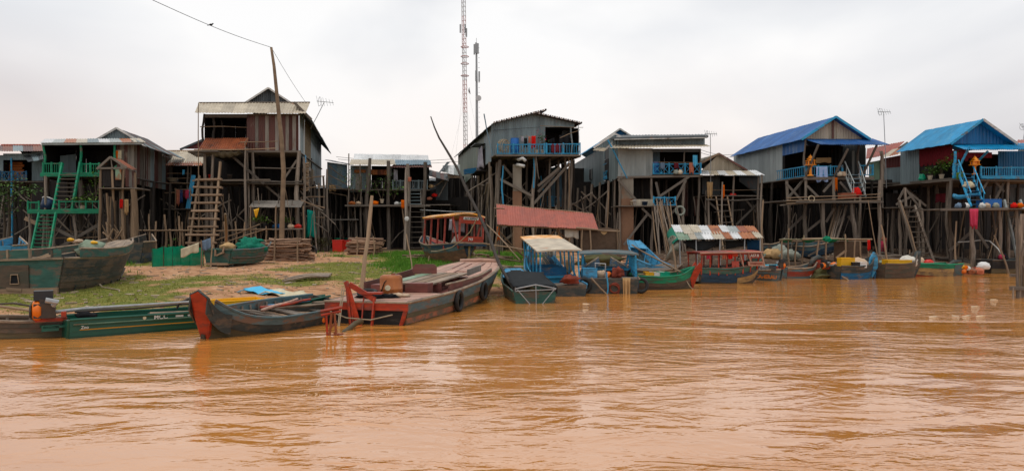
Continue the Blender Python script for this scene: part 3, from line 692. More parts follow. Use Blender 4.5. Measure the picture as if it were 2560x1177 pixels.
def spirit_house(fr, px, ytop, ybot, v, label):
    b = fr.at(px, ybot, v); t = fr.at(px, ytop, v); h = t.z-b.z; root = thing('spirit_house', label, 'shrine', b); w = h*.28
    part('pedestal', MB().lathe(b, [(w*.55, 0), (w*.5, h*.04), (w*.25, h*.07), (w*.22, h*.42), (w*.5, h*.47), (w*.5, h*.5)], 8), 'gold', root)
    part('platform', MB().box(b+V((0, 0, h*.515)), (w*1.5, w*1.5, h*.03)), 'gold', root)
    for i in (-1, 1):
        for j in (-1, 1): part('pillar', MB().box(b+V((i*w*.5, j*w*.5, h*.62)), (w*.16, w*.16, h*.18)), 'gold', root)
    part('cella', MB().box(b+V((0, 0, h*.615)), (w*.7, w*.7, h*.17)), 'gold', root)
    for k, (ww, zz) in enumerate(((1.5, .71), (1.05, .80), (.6, .88))):
        c = b+V((0, 0, h*zz)); q = w*ww/2; part('roof', MB().add([c+V((-q, -q, 0)), c+V((q, -q, 0)), c+V((q, q, 0)), c+V((-q, q, 0)), c+V((0, -q*.7, h*.09)), c+V((0, q*.7, h*.09))], [(3, 2, 1, 0), (0, 1, 4), (2, 3, 5), (1, 2, 5, 4), (3, 0, 4, 5)]), 'gold', root)
    part('spire', MB().lathe(b+V((0, 0, h*.93)), [(w*.08, 0), (w*.03, h*.07), (.004, h*.12)], 6), 'gold', root)
    return root
# ------------------------------------------------------------------ the stilt houses, from the green-ladder house to the sky-blue one
TWIN = None
# ---- house with the orange brick veranda, at the edge of the row
def house_brick():
    f = Fr(60, 49, 8, 'stilt_house', 'grey stilt house with orange brick inside its open veranda, red tile ridge', base=60)
    f.wall(-60, 8, 388, 388, 452, v=0, n=3, m='zinc'); f.wall(80, 108, 376, 378, 455, v=0, n=2, m='zinc'); f.wall(8, 80, 384, 384, 400, v=0, n=3, m='zinc')
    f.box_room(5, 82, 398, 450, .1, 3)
    a, b = f.at(10, 446, .9), f.at(55, 446, .9)
    for j in range(7):
        for i in range(5):
            p = a.lerp(b, (i+.5*(j % 2))/5)+V((0, 0, .16*j)); board('brick', p, p+f.u*.24, .11, .14, 'brick_orange', f.root)
    f.rail(0, 66, 430, 450, -.1, 6, 'blue_deep', style='cross')
    f.post(28, 395, -.1, .06, 'blue_paint', 'veranda_post')
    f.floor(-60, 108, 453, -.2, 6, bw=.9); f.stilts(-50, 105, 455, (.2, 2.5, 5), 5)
    f.roof(f.at(-70, 378, -.6), f.at(108, 378, -.6), f.at(108, 364, 3), f.at(-70, 364, 3), 7, ['rust_roof', 'zinc', 'rust_brown'])
    for i in range(12): p = f.at(8+8*i, 364, 3.05); part('ridge_tile', MB().lathe(p-f.u*.12, [(.08, 0), (.1, .2), (.1, .24)], 8, f.u.to_track_quat('Z', 'Y').to_matrix()), 'red_roof', f.root)
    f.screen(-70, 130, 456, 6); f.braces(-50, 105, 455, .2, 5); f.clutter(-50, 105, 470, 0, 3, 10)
    # lean-to sheet roof between the two houses
    f.roof(f.at(70, 405, -1.2), f.at(112, 398, -1.2), f.at(112, 376, .8), f.at(50, 378, .8), 3, ['zinc_dark', 'zinc'], 'lean_to_sheet')
    ladder('ladder', f.at(10, 490, -.4), f.at(30, 490, -.4), ground(f.at(-12, 600, -1.6)), ground(f.at(12, 600, -1.6)), 11, 'post_wood', 'board_grey', 'narrow grey ladder under the brick veranda house', over=.05)
    for k, x in enumerate((42, 48, 55)): basket('bucket', f.at(x, 450, -.02)+V((0, .2, .03)), .11, .28, 'plastic_white', 'white bucket behind the cross-braced veranda rail', 'bucket', 'white buckets on the brick veranda')
house_brick()

# ---- green-ladder house
def house_green():
    f = Fr(200, 43.5, 8, 'stilt_house', 'stilt house with green veranda, green railing and two green ladders', base=200)
    G = 'green_paint'
    f.roof(f.at(100, 358, -.7), f.at(364, 356, -.7), f.at(350, 346, 4.5), f.at(112, 348, 4.5), 9, ['white_roof', 'zinc_pale', 'rust_orange', 'cream_roof', 'zinc'])
    f.plank(104, 360, 360, 358, -.62, .06, .14, 'zinc_pale', 'fascia')
    # main house behind with grey gable
    f.gable(236, 348, 292, 322, 352, 5, 'zinc', 6)
    pk = f.at(292, 321, 4.8); L_, R_ = f.at(176, 388, 4.8), f.at(408, 390, 4.8)
    f.roof(L_, f.back(L_, 6), f.back(pk, 6), pk, 6, 'zinc_dark'); f.roof(f.back(R_, 6), R_, pk, f.back(pk, 6), 6, ['zinc_dark', 'rust_brown'])
    for a, b in ((pk, L_), (pk, R_)): board('bargeboard', a+V((0, -.03, .02)), b+V((0, -.03, .02)), .05, .12, 'white_paint', f.root)
    # right slope over the side wall
    a, b = f.at(338, 350, -.5), f.at(377, 371, -.5)
    f.roof(f.back(b, 7), b, a, f.back(a, 7), 7, ['zinc', 'zinc_dark', 'rust_brown'])
    # weathered board walls
    for i in range(4):
        x = 292+i*9; f.wall(x, x+9, 361, 361, 446, v=.05, n=1, m=['rust_brown', 'board_weather', 'rust_brown', 'board_weather'][i], name='wall_board', waves=2)
    for i in range(6):
        x = 328+i*7; f.wall(x, x+7, 350+i*3.2, 353+i*3.2, 458+i*1.5, v=.05+.35*i, n=1, m=['board_weather', 'board_weather', 'rust_brown'][i % 3], name='wall_board', waves=2)
    f.side(341, 354, 462, 1.7, 7, 7, ['board_weather', 'zinc', 'rust_brown'])
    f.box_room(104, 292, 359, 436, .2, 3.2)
    f.wall(150, 190, 390, 385, 436, v=1.8, n=2, m='zinc')
    for x in (107, 201, 287): f.pole(x, 438, x, 358, -.45, .075, G, 'veranda_post')
    f.plank(101, 437, 252, 437, -.55, .08, .2, G, 'edge_beam'); f.floor(101, 330, 440, -.5, 7, bw=.9)
    f.rail(108, 150, 409, 432, -.5, 8, G); f.rail(204, 248, 410, 432, -.5, 8, G)
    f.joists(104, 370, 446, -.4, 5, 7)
    # lower landing
    f.plank(69, 529, 250, 529, -2.3, .1, .2, G, 'edge_beam'); f.floor(69, 250, 527, -2.2, -.2, m='board_grey', bw=.35)
    f.rail(70, 97, 506, 524, -2.3, 2, G, posts=2); f.rail(148, 248, 504, 523, -2.3, 3, G, posts=4)
    for x in (72, 112, 140, 184, 248): f.post(x, 530, -2.0, .085, 'post_wood')
    f.post(113, 440, -1.9, .075); f.post(200, 440, -.3, .13); f.post(250, 445, -.2, .1); f.post(120, 440, .4, .12)
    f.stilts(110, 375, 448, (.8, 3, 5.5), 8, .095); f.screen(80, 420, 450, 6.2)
    f.plank(128, 566, 240, 622, -1.9, .06, .17, 'board_grey', 'brace'); f.plank(132, 628, 252, 558, -1.7, .06, .17, 'board_grey', 'brace'); f.plank(62, 545, 98, 562, -2.0, .06, .2, 'board_tan', 'brace')
    f.braces(100, 370, 470, .5, 8); f.clutter(130, 380, 520, -1.5, 2.5, 26)
    for i in range(9): f.pole(100+i*1.0, 575+i*7, 250, 580+i*4, -1.2-.1*i, .035, 'pole_pale', 'lying_pole') if i % 3 == 0 else None
    mk = lambda x, y, v: f.at(x, y, v)
    ladder('ladder', mk(156, 408, -.6), mk(201, 405, -.6), mk(133, 526, -2.1), mk(180, 526, -2.1), 9, G, 'board_grey', 'green upper ladder with grey treads from landing to veranda', w=.10, rw=.16, f0=.03, f1=.74)
    ladder('ladder', mk(98, 532, -2.5), mk(140, 532, -2.5), ground(mk(75, 640, -4.2)), ground(mk(121, 640, -4.2)), 12, G, G, 'green lower ladder standing on the bank below the landing', w=.08, rw=.08, f0=.04, f1=.98)
    # goods on the landing
    t = f.at(112, 527, -1.7); root = thing('tub', 'dark blue tub with white rim lying tilted on the green landing', 'tub', t)
    ax = Matrix.Rotation(math.radians(-28), 3, 'X') @ Matrix.Rotation(.15, 3, 'Y')
    part('body', MB().lathe(t+V((0, 0, .1)), [(.26, 0), (.33, .55), (.3, .55), (.23, .05)], 14, ax), 'navy_tub', root, True); part('rim', MB().torus(t+V((0, 0, .1))+ax @ V((0, 0, .55)), .32, .035, ax), 'plastic_white', root, True)
    plant('potted_plant', f.at(206, 527, -1.9), .6, .9, 'leafy fern in a cream pot on the green landing', 'leaf_bright', 60, 'ceramic', leaf=.3)
    plant('shrub', f.at(238, 512, -.9), 1.9, .9, 'tall light green shrub growing beside the green landing', 'leaf_bright', 120, leaf=.17)
    for k, (x, m, l) in enumerate(((293, 'cloth_orange', 'orange shirt hung at the corner of the green veranda'), (300, 'cloth_cream', 'pale cloth hung beside the orange shirt on the green veranda'))):
        hang_cloth('shirt', f.at(x-4, 376, -.35), f.at(x+4, 376, -.35), .5, m, l, seed=k)
    f.pole(287, 376, 312, 376, -.35, .015, 'rope', 'clothes_line')
    plant('fern', f.at(62, 492, -1.5), .7, .9, 'drooping fern hanging in front of dark stilts by the green tub', 'leaf', 60, leaf=.3)
house_green()

# ---- little rust-roofed hut on poles
def hut():
    f = Fr(300, 40.5, 8, 'hut', 'small dark hut on poles with rust-red gable roof, beside the green veranda', 'hut', base=300)
    pk, l, r = f.at(277, 394, 0), f.at(243, 423, 0), f.at(318, 420, 0)
    bk = 1.6; pk2 = f.back(pk, bk); 
    f.roof(f.back(l, bk), l, pk, pk2, 2, 'zinc_dark'); f.roof(r, f.back(r, bk), pk2, pk, 3, 'rust_roof')
    for a, b in ((pk, l), (pk, r)): board('bargeboard', a+V((0, -.04, .02)), b+V((0, -.04, 0)), .05, .11, 'board_grey', f.root)
    f.plank(245, 421, 316, 420, -.02, .06, .09, 'board_grey', 'tie_beam'); f.pole(280, 420, 277, 396, -.02, .035, 'board_grey', 'king_post')
    f.wall(254, 290, 424, 424, 466, v=.1, n=3, m='board_dark', name='wall_board', waves=1); f.wall(290, 312, 424, 424, 466, v=.1, n=2, m='board_dark', name='wall_board', waves=1); f.side(312, 422, 466, .1, bk, 3, ['rust_brown', 'board_weather'])
    f.floor(246, 345, 470, -.4, bk, m='board_grey', bw=.4)
    for x in (252, 280, 309, 338): f.post(x, 424 if x < 320 else 432, .05, .07, 'pole_pale')
    for i in range(16): x = 256+i*5.6; f.post(x, 476+rnd.uniform(0, 30), rnd.uniform(.1, 1.6), rnd.uniform(.05, .085), rnd.choice(('post_wood', 'pole_pale', 'old_shaded_post')), lean=rnd.uniform(-8, 8))
    for i in range(12): f.pole(255+rnd.uniform(0, 60), 555+rnd.uniform(0, 30), 262+rnd.uniform(0, 80), 625, rnd.uniform(-.6, .4), rnd.uniform(.025, .045), 'pole_pale', 'lying_pole')
    solo('sign_board', MB().box(f.at(296, 436, 0), (.3, .03, .55)), 'green_sheet', 'small pale green board hung on the dark hut wall', 'board')
    tag(log('mooring_post', ground(f.at(343, 640, -1.2), -.4), f.at(332, 473, -1.2), .15, 'pole_pale'), 'thick pale tree trunk post standing in front of the dark hut', 'post')
    hang_cloth('red_cloth', f.at(300, 498, -.1), f.at(308, 498, -.1), .45, 'cloth_red', 'red cloth hanging among poles under the dark hut', seed=2)
    hang_cloth('tan_sack', f.at(311, 498, -.1), f.at(321, 498, -.1), .75, 'sack_tan', 'tan sack hanging beside red cloth under the dark hut', 'sack', seed=3)
    sack('orange_bag', ground(f.at(293, 622, -.5)), (.25, .2, .18), 'cloth_orange', 'orange bag lying among poles below the dark hut', 'bag', seed=4)
hut()

# ---- small house with the cream and rust roof
def house_small():
    f = Fr(440, 50, 8, 'stilt_house', 'small dark stilt house with cream roof edged in rust, clothes hung in front', base=440)
    f.roof(f.at(396, 407, -.3), f.at(508, 409, -.3), f.at(512, 377, 2.2), f.at(409, 377, 2.2), 5, 'cream_roof'); f.roof(f.at(388, 413, -.8), f.at(505, 414, -.8), f.at(506, 405, 0), f.at(396, 404, 0), 5, ['rust_roof', 'rust_orange', 'rust_roof'])
    f.plank(410, 377, 510, 377, 2.15, .08, .08, 'board_tan', 'ridge_pole')
    # peak of the dark gable behind
    f.gable(452, 520, 506, 352, 372, 4, 'deep_red', 3); f.plank(450, 374, 507, 350, 3.9, .06, .14, 'zinc_dark', 'bargeboard')
    f.box_room(385, 505, 413, 456, .3, 3.2); f.floor(372, 500, 458, -.5, 3.5, bw=.8)
    for y in (434, 445): f.pole(385, y, 478, y, -.3, .03, 'pole_pale', 'rail_pole')
    f.pole(366, 458, 490, 460, -.55, .045, 'pole_pale', 'rail_pole'); f.pole(412, 482, 480, 480, -.8, .03, 'pole_pale', 'rail_pole'); f.plank(412, 523, 495, 523, -.8, .6, .08, 'board_grey', 'shelf')
    for x in (386, 470, 478): f.post(x, 412, -.3, .07)
    f.stilts(375, 505, 460, (0, 1.6, 3.4), 7, .085); f.screen(350, 530, 462, 3.6); f.braces(375, 500, 480, -.2, 5); f.clutter(372, 500, 520, -1.5, 1.5, 16)
    hang_cloth('red_shirt', f.at(380, 420, -.5), f.at(392, 420, -.5), .45, 'cloth_red', 'bright red shirt hung under the rust roof edge', seed=1)
    hang_cloth('blue_rag', f.at(456, 424, -.5), f.at(462, 424, -.5), .32, 'tarp_blue', 'small blue rag hung under the cream roof', 'rag', seed=2)
    for k, (x, w, h, m, l) in enumerate(((445, 9, 1.0, 'cloth_salmon', 'long salmon cloth hung on a pole below the small dark house'), (453, 7, .82, 'cloth_blue', 'dark blue trousers hung beside the salmon cloth'), (461, 6, .5, 'cloth_maroon', 'dark red shirt hung beside the blue trousers'), (468, 8, .6, 'cloth_pink', 'pink shirt hung nearest the long blue board'))):
        hang_cloth('laundry', f.at(x-w/2, 473, -.85), f.at(x+w/2, 473, -.85), h, m, l, seed=k+5)
    f.pole(436, 473, 476, 474, -.85, .02, 'pole_pale', 'clothes_pole'); f.post(439, 470, -.85, .04, 'pole_pale'); f.post(476, 470, -.85, .04, 'pole_pale')
    tag(board('blue_board', f.at(470, 523, -.9), f.at(484, 438, -.6), .28, .05, 'pvc_blue', None, up=(0, 1, 0)), 'long sky blue board leaning beside hanging clothes', 'board')
    for k, (x, c) in enumerate(((408, 'galvanised'), (432, 'ceramic'))): basket('bowl', f.at(x, 454, -.2), .3, .22, c, ['wide metal bowl on the small dark house floor', 'tan pot on the small dark house floor'][k], 'bowl')
    # fence of rough poles in front
    g = Fr(440, 44, 6, 'fence', 'rough pole fence with long rail in front of the wide ladder', 'fence', base=440)
    for x in (372, 390, 411, 424, 447, 455, 470, 498, 512): g.post(x, 575-rnd.uniform(-12, 42), 0, rnd.uniform(.045, .08), 'pole_pale', 'fence_post')
    for x in (560, 588, 612, 640, 665): g.post(x, 545+rnd.uniform(0, 30), rnd.uniform(0, .6), .055, 'pole_pale', 'fence_post', lean=rnd.uniform(-6, 6))
    g.pole(330, 576, 500, 578, -.1, .05, 'pole_pale', 'fence_rail'); g.pole(490, 578, 680, 573, -.12, .045, 'pole_pale', 'fence_rail'); g.pole(540, 600, 650, 560, -.2, .04, 'pole_pale', 'fence_rail'); g.pole(552, 608, 668, 572, -.25, .035, 'pole_pale', 'fence_rail')
    plant('weed', ground(g.at(430, 600, .6)), .8, .5, 'green weed growing behind the pole fence', 'leaf_bright', 40, leaf=.2)
house_small()

# ---- tall house with the cream roof and brown sheets
def house_tall():
    f = Fr(630, 47, 8, 'stilt_house', 'tall dark stilt house with cream front roof, brown sheet wall and rust awning', base=630)
    f.roof(f.at(487, 282, -.6), f.at(764, 284, -.6), f.at(775, 257, 1.0), f.at(497, 258, 1.0), 9, 'cream_roof', jit=.02); f.plank(497, 257, 775, 256, 1.0, .1, .06, 'board_grey', 'ridge_cap'); f.plank(512, 290, 618, 290, -.15, .08, .2, 'board_grey', 'beam'); f.plank(618, 287, 750, 287, -.1, .08, .1, 'board_grey', 'beam')
    f.gable(615, 724, 671, 223, 260, 1.6, 'zinc_dark', 7)
    pk, gl, gr = f.at(671, 220, 1.4), f.at(606, 262, 1.4), f.at(735, 262, 1.4)
    f.roof(gl, f.back(gl, 6), f.back(pk, 6), pk, 5, 'zinc_dark'); f.roof(f.back(gr, 6), gr, pk, f.back(pk, 6), 5, 'zinc_dark')
    for a, b in ((pk, gl), (pk, gr)): board('bargeboard', a+V((0, -.04, .0)), b+V((0, -.04, 0)), .05, .10, 'white_paint', f.root)
    xs = [617, 638, 646, 663, 672, 688, 697, 714, 722, 731, 740, 747]
    for i, (a, b) in enumerate(zip(xs[:-1], xs[1:])): f.wall(a, b, 289, 289, 377, v=(0 if i % 2 == 0 else -.02), n=1, m=('rust_brown' if i % 2 == 0 else 'board_weather'), name='wall_sheet', waves=3 if i % 2 == 0 else 1)
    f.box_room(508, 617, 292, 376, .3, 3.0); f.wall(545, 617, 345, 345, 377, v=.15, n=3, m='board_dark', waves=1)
    f.pole(511, 380, 511, 285, -.1, .075, 'old_shaded_post', 'veranda_post'); f.pole(533, 360, 533, 292, .3, .08, 'old_shaded_post', 'veranda_post'); f.pole(553, 360, 553, 300, .6, .08, 'old_shaded_post', 'veranda_post'); f.pole(500, 317, 618, 319, -.2, .025, 'pole_pale', 'clothes_pole')
    f.floor(500, 752, 378, -.1, 13, m='board_grey', bw=1.2); f.plank(614, 379, 752, 379, -.13, .08, .12, 'board_grey', 'beam')
    # right side: pale corrugated, thatch patch, grey sheets, receding roof
    f.side(748, 268, 378, 0, 2.6, 3, ['zinc_pale', 'zinc'], zb1=-.5); f.side(748, 274, 398, 2.6, 6.0, 3, 'thatch', zt1=-.2, zb1=-1.4, waves=2, off=.012); f.side(748, 276, 440, 6.0, 13.3, 8, 'zinc', zt1=-.5, off=.0)
    e = f.at(779, 299, -.4); t = f.at(735, 256, -.2)
    dn = V((0, 0, -.8)); f.roof(f.back(e, 13.5)+dn, e, t, f.back(t, 13.5)+dn, 13, ['zinc_dark', 'zinc_dark', 'zinc']); board('bargeboard', e, t, .05, .14, 'old_shaded_post' if False else 'board_grey', f.root)
    f.side(748, 402, 470, 1.8, 8, 6, ['board_weather', 'thatch', 'board_weather'], off=.05)
    part('blue_panel', MB().prism([f.back(f.at(749, 382, 0), 1.2)+V((.16, 0, 0)), f.back(f.at(749, 382, 0), 1.8)+V((.16, 0, 0)), f.back(f.at(749, 405, 0), 1.8)+V((.16, 0, 0)), f.back(f.at(749, 405, 0), 1.2)+V((.16, 0, 0))], (.03, 0, 0)), 'blue_paint', f.root)
    # rust awning and torn net over the landing
    f.roof(f.at(496, 374, -1.6), f.at(612, 374, -1.6), f.at(622, 345, -.2), f.at(514, 346, -.2), 5, 'rust_roof'); f.pole(485, 375, 690, 371, -1.7, .035, 'pole_pale', 'awning_pole'); f.pole(600, 356, 695, 353, -1.2, .03, 'pole_pale', 'awning_pole'); f.pole(612, 372, 620, 344, -1.2, .035, 'pole_pale', 'awning_pole')
    for k in range(6): f.pole(470+k*4, 380+k*2.2, 545+k*6, 378+k*1.5, -1.8+.2*k, .04, 'board_grey', 'awning_pole')
    a, b = f.at(505, 376, -1.5), f.at(602, 376, -1.5)
    part('torn_net', MB().surf(lambda u, t: a.lerp(b, u)+f.n*(1.3*t)+V((0, 0, -.28*math.sin(u*math.pi)*math.sin(t*3.1)-.12*abs(math.sin(u*17)))), 16, 5, .01), 'net_grey', f.root, True)
    # middle landing and posts
    f.plank(483, 452, 675, 450, -1.1, .5, .1, 'board_grey', 'landing_board'); f.plank(490, 453, 625, 452, -.6, .5, .08, 'board_grey', 'landing_board'); f.floor(520, 760, 458, -.4, 3, bw=.8)
    for x, yt, r in ((512, 376, .11), (533, 378, .1), (631, 378, .11), (748, 378, .15), (760, 395, .09), (618, 370, .07)): f.post(x, yt, -.1 if x > 600 else -1.2, r, 'post_wood')
    f.post(614, 368, -1.5, .075, 'post_wood'); f.pole(637, 420, 750, 420, -.2, .04, 'board_grey', 'rail_pole'); f.pole(625, 456, 755, 454, -.3, .06, 'board_grey', 'beam'); f.plank(705, 455, 742, 400, -.1, .05, .12, 'board_grey', 'brace'); f.plank(580, 390, 660, 460, -.4, .05, .14, 'board_grey', 'brace'); f.plank(665, 465, 720, 510, .4, .05, .12, 'board_grey', 'brace')
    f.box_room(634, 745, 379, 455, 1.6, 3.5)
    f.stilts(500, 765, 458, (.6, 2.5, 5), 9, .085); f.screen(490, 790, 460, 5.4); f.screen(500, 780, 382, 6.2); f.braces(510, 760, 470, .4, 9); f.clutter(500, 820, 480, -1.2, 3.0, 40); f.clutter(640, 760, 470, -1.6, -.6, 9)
    for x in (775, 786, 797, 808, 818): f.post(x, 400+rnd.uniform(20, 60), 2+rnd.uniform(0, 3), .08, 'post_wood')
    for i in range(5): f.pole(752, 450+22*i, 812, 440+26*i, 1.2, .035, 'pole_pale', 'side_rail')
    # cut firewood stacked against the corner
    for i in range(14): log('split_log', f.at(757, 408+5.0*i, .1)+V((rnd.uniform(-.05, .05), 0, 0)), f.at(772, 409+5.0*i, .3), .06, 'pole_pale', f.root)
    # lower shelf and its pale roof
    f.roof(f.at(622, 518, -1.8), f.at(752, 518, -1.8), f.at(762, 500, -.3), f.at(634, 502, -.3), 4, 'board_weather', 'shelf_roof', 1, .006); f.plank(620, 574, 758, 572, -1.4, .9, .08, 'board_grey', 'shelf'); f.plank(622, 575, 757, 573, -1.9, .06, .07, 'pole_pale', 'shelf_edge') if False else None
    for x in (627, 690, 758): f.post(x, 515, -1.8, .05, 'pole_pale')
    f.pole(752, 500, 812, 520, -1.2, .03, 'pole_pale', 'side_rail')
    for k, (x, w) in enumerate(((640, .9), (662, .8), (712, .6))): plant('potted_plant', f.at(x, 571, -1.4), .5, w, ['bushy green herb on the low shelf by the yellow cloth', 'green herb in the middle of the low shelf', 'leafy green herb by the bags on the low shelf'][k], 'leaf_bright', 70, 'black_rubber', leaf=.15)
    for k, (x, m, l) in enumerate(((689, 'tarp_navy', 'navy bag on the low shelf'), (703, 'plastic_blue', 'blue bundle on the low shelf'), (727, 'sack_pale', 'pale sack on the low shelf'), (745, 'plastic_red', 'red basket at the end of the low shelf'))): sack('bag', f.at(x, 571, -1.5), (.2, .16, .15), m, l, 'bag', seed=k)
    hang_cloth('yellow_cloth', f.at(634, 524, -1.85), f.at(648, 520, -1.85), .5, 'plastic_yellow', 'yellow cloth hung at the low shelf corner', taper=.8, seed=1)
    hang_cloth('teal_tarp', f.at(767, 524, -1.0), f.at(786, 528, .6), 1.5, 'tarp_teal', 'teal tarpaulin hanging at the corner of the tall dark house', 'tarpaulin', seed=2, wave=.12)
    # wide plank ladder
    ladder('ladder', f.at(499, 440, -1.4), f.at(551, 405, -1.4), ground(f.at(470, 612, -3.2)), ground(f.at(531, 596, -3.2)), 10, 'pole_pale', 'board_tan', 'wide ladder of rough tan planks up to the rust awning', w=.11, rw=.22, rh=.11, over=.14, f0=.04, f1=.95)
    for k, (x, l) in enumerate(((527, 'red can on the landing under the rust awning'), (574, 'dark kettle on the landing under the rust awning'))): basket('pot', f.at(x, 447, -.9), .14, .24, ('plastic_red', 'dark_iron')[k], l, 'pot')
    # electric pole in front
    g = Fr(700, 44, 0); pts = [ground(g.at(703, 600), -.5)] + [g.at(x, y) for x, y in ((704, 600), (706, 520), (709, 430), (704, 350), (697, 285), (690, 215), (685, 165), (678, 119))]
    solo('utility_pole', MB().tube(pts, [.15, .145, .14, .13, .12, .11, .095, .085, .07], 9), 'pole_pale', 'tall crooked tree trunk pole carrying a wire before the tall dark house', 'pole', smooth=True)
    top = pts[-1]; far = P(380, 0, 30); wire = [far.lerp(top, i/20)+V((0, 0, -.12*math.sin(math.pi*i/20))) for i in range(21)]; ext = far+(far-top)*.6+V((0, 0, .8))
    solo('power_line', MB().tube([ext]+wire, .013, 4), 'wire', 'black wire sagging from the crooked pole with a bird on it', 'wire')
    w2 = [top.lerp(f.at(768, 262, 3), i/12)+V((0, 0, -.1*math.sin(math.pi*i/12))) for i in range(13)]; solo('power_line', MB().tube(w2, .012, 4), 'wire', 'wire running from the crooked pole down to the tall dark house roof', 'wire')
    i0 = 8; b = wire[i0]+V((0, 0, .05)); root = thing('bird', 'small dark bird perched on the sagging wire', 'bird', wire[i0]); bm = MB().blob(b, (.085, .045, .05), 3, .08, 10, 7); bm.blob(b+V((.085, 0, .045)), (.033, .03, .03), 1, .05, 8, 6); bm.tube([b+V((-.06, 0, -.01)), b+V((-.17, 0, -.04))], [.022, .010], 5); bm.tube([b+V((.11, 0, .045)), b+V((.14, 0, .04))], [.008, .002], 4); part('body', bm, 'bird_feather', root, True)
    tag(log('clothes_pole', ground(f.at(497, 600, -2.0), -.2), f.at(496, 258, -2.0), .03, 'pole_pale'), 'thin upright pole beside the wide plank ladder, taller than the roof', 'pole')
    antenna(f.at(776, 322, 2.0), f.at(811, 255, 2.0), 'television aerial on the tall dark house roof edge', .6, 1.0)
house_tall()

# ---- grey house squeezed in the gap
def house_gap():
    f = Fr(845, 56, 8, 'stilt_house', 'dark grey sheet house squeezed between the tall dark house and the recessed one', base=845)
    f.wall(818, 868, 405, 412, 470, v=0, n=4, m=['zinc', 'zinc_blue']); e = [f.at(812, 400, -.4), f.at(874, 412, -.4)]
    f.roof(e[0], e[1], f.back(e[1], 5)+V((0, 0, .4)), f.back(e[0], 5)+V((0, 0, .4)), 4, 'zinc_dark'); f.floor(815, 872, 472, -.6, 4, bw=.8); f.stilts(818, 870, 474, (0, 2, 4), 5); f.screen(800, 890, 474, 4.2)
    for k in range(4): f.pole(822, 415+k*22, 868, 448+k*14, -.5, .03, 'pole_pale', 'brace')
    f.plank(812, 549, 896, 549, -3, .8, .06, 'board_weather', 'table_board'); 
    for x in (816, 850, 872, 890): f.post(x, 551, -3, .05, 'post_wood')
    f.clutter(812, 890, 520, -2.5, 1, 14); hang_cloth('tan_bundle', f.at(822, 463, -.5), f.at(840, 463, -.5), .4, 'sack_tan', 'tan bundle under the gap house wall', 'bundle')
house_gap()

